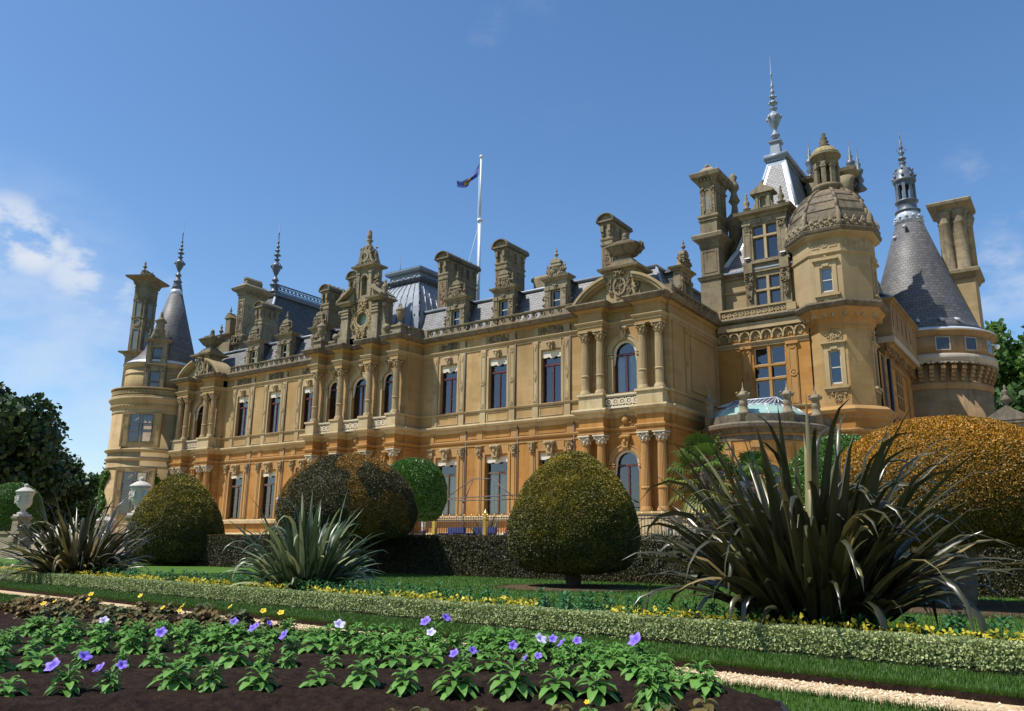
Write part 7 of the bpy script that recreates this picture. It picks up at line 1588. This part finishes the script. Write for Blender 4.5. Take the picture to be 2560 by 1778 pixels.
# ------------------------------------------------------------------ trees in the distance
def tree(name, x, y, z, h, r, mat, label, seed, n=9000, clusters=70, leaf=.5, trunk_r=.5, low=.12, group='trees beyond the house'):
    rg = np.random.default_rng(seed); root = empty(name, (x, y, z)); tag(root, label, 'tree', group); cs = []
    while len(cs) < clusters:
        p = rg.uniform(-1, 1, 3)
        if .25 < (p**2).sum() < 1: cs.append(p)
    cs = np.array(cs); cr_ = rg.uniform(.16, .34, clusters); k = rg.integers(0, clusters, n); dv = nrm(rg.normal(size=(n, 3))); P = cs[k]+dv*cr_[k][:, None]*rg.uniform(.55, 1.05, (n, 1))
    N = nrm(dv+cs[k]*.6); P = P*[r, r, h*(1-low)/2]+[0, 0, h*(low+(1-low)/2)]
    fol('crown', P, N, leaf, leaf*.7, mat, root, None, .35, .5)
    m = MB(); m.tube((0, 0, -.1), (0, 0, h*.5), trunk_r, trunk_r*.5, 9)
    for i in range(9): c = cs[i]; m.tube((0, 0, h*(.25+.03*i)), tuple(c*np.array([r, r, h*(1-low)/2])*.8+[0, 0, h*(low+(1-low)/2)]), trunk_r*.35, trunk_r*.1, 6)
    o = m.build('trunk', 'bark'); o.parent = root
tree('broadleaf_tree', -112, 44, .95, 18.5, 8.6, 'tree_dark', 'large dark spreading tree at the left edge beyond the steps', 1, 30000, 120, .7)
tree('broadleaf_tree', -131, 58, .95, 13, 9, 'tree_dark', 'lower dark tree behind the large one at the left edge', 6, 14000, 80, .7)
tree('broadleaf_tree', -118, 72, .95, 13.5, 9.5, 'tree_mid', 'rounded mid green tree between the dark tree and the west tower', 2, 16000, 80, .7)
tree('broadleaf_tree', -140, 78, .95, 12, 10, 'tree_mid', 'distant low green tree behind the rounded one on the left', 7, 9000, 60, .8)
for i, (x, y, h, r, mt, lab) in enumerate(((-4.6, 92, 23, 5.5, 'tree_green', 'tall light green tree beside the right hand round tower'), (2.5, 98, 24, 7, 'tree_green', 'light green leafy tree at the right edge of the view'), (-1.0, 84, 15, 5, 'tree_mid', 'darker green tree behind the gate pier at the right'))): tree('broadleaf_tree', x, y, .95, h, r, mt, lab, 10+i, 16000, 110, .6)

# ------------------------------------------------------------------ terrace furniture
def big_urn(x, y, z, s_, label, ped=1.3):
    root = empty('stone_urn', (x, y, z)); tag(root, label, 'urn', 'white lidded urns on the terrace'); m = MB(); h = ped
    m.box(-.36*s_, .36*s_, -.36*s_, .36*s_, h, h+.12); m.lathe(0, 0, [(.3*s_, h+.12), (.3*s_, h+.2), (.14*s_, h+.3), (.13*s_, h+.42), (.3*s_, h+.55), (.42*s_, h+.75), (.40*s_, h+1.0), (.43*s_, h+1.25), (.48*s_, h+1.3), (.48*s_, h+1.36), (.44*s_, h+1.38)], 22); o = m.build('urn_body', 'stone_urn'); o.parent = root
    m = MB(); m.lathe(0, 0, [(.50*s_, h+1.38), (.54*s_, h+1.42), (.50*s_, h+1.48), (.38*s_, h+1.56), (.22*s_, h+1.66), (.09*s_, h+1.7), (.13*s_, h+1.78), (.13*s_, h+1.84), (.01, h+1.92)], 22); o = m.build('urn_lid', 'stone_urn'); o.parent = root
    m = MB(); fr = Fr(0, -.40*s_, 1, 0); carving(m, fr, -.2*s_, .2*s_, h+.75, h+1.2, -.02, .08, 26, 3, .05, .09)
    for a in (0, math.pi): m.ball((.44*s_*math.cos(a), 0, h+1.05), .1, 8, 1.3)
    o = m.build('mask', 'stone_urn'); o.parent = root
    m = MB(); m.box(-.52*s_, .52*s_, -.52*s_, .52*s_, -.02, .25); loft(m, [rect_ring(-w*s_, w*s_, -w*s_, w*s_, zz) for w, zz in ((.44, .25), (.36, .4), (.34, h-.25), (.42, h-.12), (.44, h))]); o = m.build('pedestal', 'stone_grey'); o.parent = root
big_urn(-38.6, 22.4, .9, 1.0, 'white lidded urn on a tall grey pedestal right of the stone steps', 1.35)
big_urn(-51.2, 22.6, .9, 1.0, 'white lidded urn on a grey pedestal at the far left of the steps', 1.45)
big_urn(-50.0, 27.0, .3, 1.15, 'wide white lidded urn partly hidden behind the bronze flax at the steps', .5)
big_urn(-34.4, 28.0, .8, .95, 'white lidded urn behind the green and cream flax', 1.0)
m = MB(); m.box(-38.9, -36.4, 22.3, 22.9, -.02, 1.15); m.box(-38.9, -36.4, 22.2, 23.0, 1.15, 1.27); tag(m.build('parapet_wall', 'stone_grey'), 'low stone wall at the right of the steps below the urn', 'wall')
m = MB(); m.box(-75, -50.4, 22.3, 22.9, -.02, 1.35); m.box(-75, -50.4, 22.2, 23.0, 1.35, 1.5); tag(m.build('parapet_wall', 'stone_grey'), 'low stone terrace wall left of the steps at the picture edge', 'wall')

# iron railing with gilded posts
rl = empty('iron_railing', (-24, 33, .95)); tag(rl, 'dark iron railing with gilded posts and finials along the terrace', 'railing'); m = MB()
m.tube((-29.5, 33, 1.25), (-13, 33, 1.25), .025, n=5); m.tube((-29.5, 33, 2.25), (-13, 33, 2.25), .025, n=5); m.tube((-29.5, 33, 2.38), (-13, 33, 2.38), .02, n=5)
x = -29.5
while x < -13: m.tube((x, 33, .95), (x, 33, 2.45), .016, n=4); x += .16
own(m, 'railing_bars', 'iron', rl)
for i, x in enumerate((-28.4, -25.05, -21.7, -18.3)):
    m = MB(); m.box(x-.09, x+.09, 32.9, 33.1, .95, 2.3); o = own(m, 'gilded_post', 'gold', rl); g = MB(); g.lathe(x, 33, [(.14, 2.3), (.16, 2.38), (.06, 2.45), (.13, 2.55), (.10, 2.65), (.03, 2.72), (.01, 2.82)], 8); g.ball((x-.13, 33, 2.5), .06, 6); g.ball((x+.13, 33, 2.5), .06, 6); q = g.build('finial', 'gold'); q.parent = o
m = MB()
x = -29.3
while x < -13: m.lathe(x, 33, [(.03, 2.44), (.035, 2.48), (.005, 2.56)], 5); x += .48
own(m, 'finial', 'gold', rl)
# bare metal frame of a large sunshade
sf = empty('sunshade_frame', (-28, 36, .95)); tag(sf, 'bare metal sunshade frame without its canvas in front of the shuttered windows', 'sunshade'); m = MB()
for (x0, y0, z0, x1, y1, z1) in ((-28.25, 36, 4.66, -26.87, 36, 4.61), (-28.25, 36, 4.66, -28.5, 35.6, 3.42), (-26.87, 36, 4.61, -25.2, 35.6, 3.55), (-28.25, 36, 4.66, -30.4, 36.3, 3.68), (-30.4, 36.3, 3.62, -25.2, 36.3, 3.72), (-28.5, 35.4, 3.42, -24.9, 35.4, 3.42), (-30.4, 36.3, 3.6, -28.5, 35.4, 3.42), (-25.2, 36.3, 3.72, -24.9, 35.4, 3.42)): m.tube((x0, y0, z0), (x1, y1, z1), .03, n=6)
own(m, 'canopy_frame', 'bronze', sf); m = MB(); m.tube((-28.5, 35.5, .95), (-28.5, 35.5, 3.5), .045, n=8); own(m, 'post', 'bronze', sf)
m = MB(); m.box(-28.9, -28.1, 35.1, 35.9, .95, 1.05); own(m, 'base', 'iron', sf)
# curved stair balustrade by the pavilion
sb = empty('stair_balustrade', (-17, 39, .95)); tag(sb, 'curved weathered stone stair balustrade below the right hand columns', 'balustrade'); m = MB(); pts = []
for k in range(15): t = k/14; pts.append((-18.6+1.4*t**1.5, 40.4-1.9*t, 2.75-1.0*t**1.3 if t < .8 else 2.06))
for a, b in zip(pts, pts[1:]): m.tube(a, b, .16, n=8)
m.tube(pts[-1], (-15.9, 38.2, 2.06), .14, n=8); own(m, 'handrail', 'stone_grey', sb)
for i in range(1, 14, 2):
    x, y, z = pts[i]; m = MB(); m.lathe(x, y, [(.1, .95), (.1, 1.1), (.06, 1.2), (.12, z-.75), (.06, z-.4), (.09, z-.12)], 8); own(m, 'baluster', 'stone_urn', sb)
m = MB(); m.box(-17.1, -15.9, 38.0, 38.5, .95, 2.0); frame_panel(m, Fr(-16.5, 38.0, 1, 0), -.4, .4, 1.1, 1.85, 0, .08, .04); own(m, 'newel_block', 'stone_urn', sb)
# dark blue garden sofas behind the railing
for i, x in enumerate((-28.6, -26.6, -24.0, -22.6)):
    b = empty('garden_sofa', (x, 34.6, .95), .2*i-.3); tag(b, ('dark blue garden sofa nearest the green ball tree behind the railing', 'dark blue garden sofa second along behind the railing', 'dark blue garden sofa behind the gilded railing post', 'dark blue garden sofa behind the railing next to the egg shaped yew')[i], 'sofa', 'garden sofas on the terrace')
    m = MB(); m.box(-.8, .8, -.35, .35, .25, .48); o = m.build('seat', 'seat_blue'); o.parent = b; m = MB(); m.box(-.8, .8, .3, .45, .3, 1.0); o = m.build('backrest', 'seat_blue'); o.parent = b
    for sx in (-.75, .75):
        m = MB(); m.box(sx-.06, sx+.06, -.34, .34, .42, .7); o = m.build('arm', 'seat_blue'); o.parent = b
        for sy in (-.3, .3): m = MB(); m.box(sx-.04, sx+.04, sy-.04, sy+.04, 0, .25); o = m.build('leg', 'iron'); o.parent = b

# ------------------------------------------------------------------ people, small in the distance
def skin_mesh(name, V, E, rad, mat, parent, lvl=2):
    me = bpy.data.meshes.new(name); me.from_pydata(V, E, []); o = bpy.data.objects.new(name, me); C.objects.link(o); o.parent = parent
    md = o.modifiers.new('skin', 'SKIN'); md.use_smooth_shade = True
    for i, v in enumerate(me.skin_vertices[0].data): v.radius = rad[i] if isinstance(rad[i], tuple) else (rad[i], rad[i]); v.use_root = (i == 0)
    s_ = o.modifiers.new('sub', 'SUBSURF'); s_.levels = lvl-1; s_.render_levels = lvl; me.materials.append(MATS[mat]); return o
def person(x, y, z, rz, label, shirt, trousers, hair, sit=False):
    root = empty('person', (x, y, z), rz); tag(root, label, 'person'); h0 = .45 if sit else .92; d = h0-.92
    V = [(0, 0, .95+d), (0, 0, 1.12+d), (0, .01, 1.3+d), (0, 0, 1.46+d), (0, -.01, 1.55+d), (0, -.02, 1.64+d), (0, -.02, 1.76+d)]; E = [(0,1),(1,2),(2,3),(3,4),(4,5),(5,6)]; rd = [(.16,.12), (.14,.11), (.17,.12), (.10,.08), .055, (.085,.10), (.07,.09)]
    for sg in (-1, 1):
        b = len(V); V += [(sg*.18, 0, 1.43+d), (sg*.25, .02, 1.18+d), (sg*.24, -.10, .96+d), (sg*.23, -.14, .88+d)]; E += [(3,b),(b,b+1),(b+1,b+2),(b+2,b+3)]; rd += [.06, .045, .034, (.04, .02)]
        for k in range(5): c = len(V); V.append((sg*.23+(-.03+.015*k), -.16, .79+d+(.05 if k == 0 else .004*abs(k-2)))); E.append((b+3, c)); rd.append(.009)
        b = len(V); V += [(sg*.1, -.4 if sit else 0, .5 if sit else .5), (sg*.1, -.42 if sit else .02, .09), (sg*.1, -.55 if sit else -.13, .05)]; E += [(0,b),(b,b+1),(b+1,b+2)]; rd += [.07, .05, .045]
    skin_mesh('body', V, E, rd, 'skin', root)
    S = [(0, 0, .93+d), (0, 0, 1.12+d), (0, .01, 1.3+d), (0, 0, 1.45+d)]; SE = [(0,1),(1,2),(2,3)]; sr = [(.185,.14), (.165,.13), (.19,.14), (.13,.10)]
    for sg in (-1, 1): b = len(S); S += [(sg*.19, 0, 1.42+d), (sg*.25, .02, 1.2+d)]; SE += [(3,b),(b,b+1)]; sr += [.075, .065]
    skin_mesh('shirt', S, SE, sr, shirt, root)
    T_ = [(0, 0, .95+d)]; TE = []; tr_ = [(.18,.135)]
    for sg in (-1, 1): b = len(T_); T_ += [(sg*.1, -.4 if sit else 0, .5), (sg*.1, -.42 if sit else .02, .14)]; TE += [(0,b),(b,b+1)]; tr_ += [.085, .07]
    skin_mesh('trousers', T_, TE, tr_, trousers, root)
    m = MB(); m.lathe(0, .0, [(.09, 1.66+d), (.108, 1.72+d), (.10, 1.80+d), (.06, 1.86+d), (.004, 1.875+d)], 14); o = m.build('hair', hair); o.parent = root
    f = MB(); f.ball((0, -.115, 1.69+d), .016, 6); f.ball((-.035, -.098, 1.725+d), .011, 6); f.ball((.035, -.098, 1.725+d), .011, 6); f.box(-.025, .025, -.108, -.098, 1.643+d, 1.652+d); o = f.build('face', 'hair'); o.parent = root
    for sg in (-1, 1): m = MB(); m.ball((sg*.09, -.01, 1.70+d), .025, 6); o = m.build('ear', 'skin'); o.parent = root
person(-29.9, 33.8, .95, 2.2, 'person in a white shirt and dark trousers standing beside the ball tree trunk', 'shirt_white', 'trousers_dark', 'hair_white')
person(-42.6, 25.4, .95, .5, 'white haired person in a bright blue top behind the bronze flax near the urn', 'shirt_blue', 'trousers_dark', 'hair_white')
person(-41.4, 25.6, .95, -.4, 'dark haired person in a white top beside the urn pedestal', 'shirt_white', 'trousers_dark', 'hair')
person(-24.6, 34.5, .95, .3, 'person in a red top seated on a blue sofa behind the railing', 'shirt_red', 'trousers_dark', 'hair', True)
person(-23.1, 34.5, .95, -.2, 'person in a pink top seated on a blue sofa next to the red one', 'cloth_pink', 'trousers_dark', 'hair', True)

# ------------------------------------------------------------------ ivy trained in crosses on the west tower
for j, aa in enumerate((-112, -12)):
    Pp, Nn = [], []
    for (u0, z0, u1, z1) in ((-1.3, 7.2, 1.3, 4.4), (-1.3, 4.4, 1.3, 7.2), (-1.3, 4.4, 1.3, 1.8), (-1.3, 1.8, 1.3, 4.4), (-1.45, 1.5, -1.45, 7.2) if j == 0 else (1.3, 5.0, 1.3, 4.0)):
        k = 900; t = RNG.random(k); u = u0+(u1-u0)*t+RNG.normal(size=k)*.14; z = z0+(z1-z0)*t+RNG.normal(size=k)*.14; a = R(aa)+u/3.95; r = 3.95+RNG.random(k)*.14
        Pp.append(np.stack([TX+r*np.cos(a), TY+r*np.sin(a), z], 1)); Nn.append(np.stack([np.cos(a), np.sin(a), 0*a+.3], 1))
    o = fol('ivy', np.concatenate(Pp), nrm(np.concatenate(Nn)), .2, .17, 'bay_leaf', None, None, .4, .4); tag(o, ('green ivy trained in crosses on the outer side of the west tower', 'dark green ivy cross on the west tower next to the columns')[j], 'ivy')
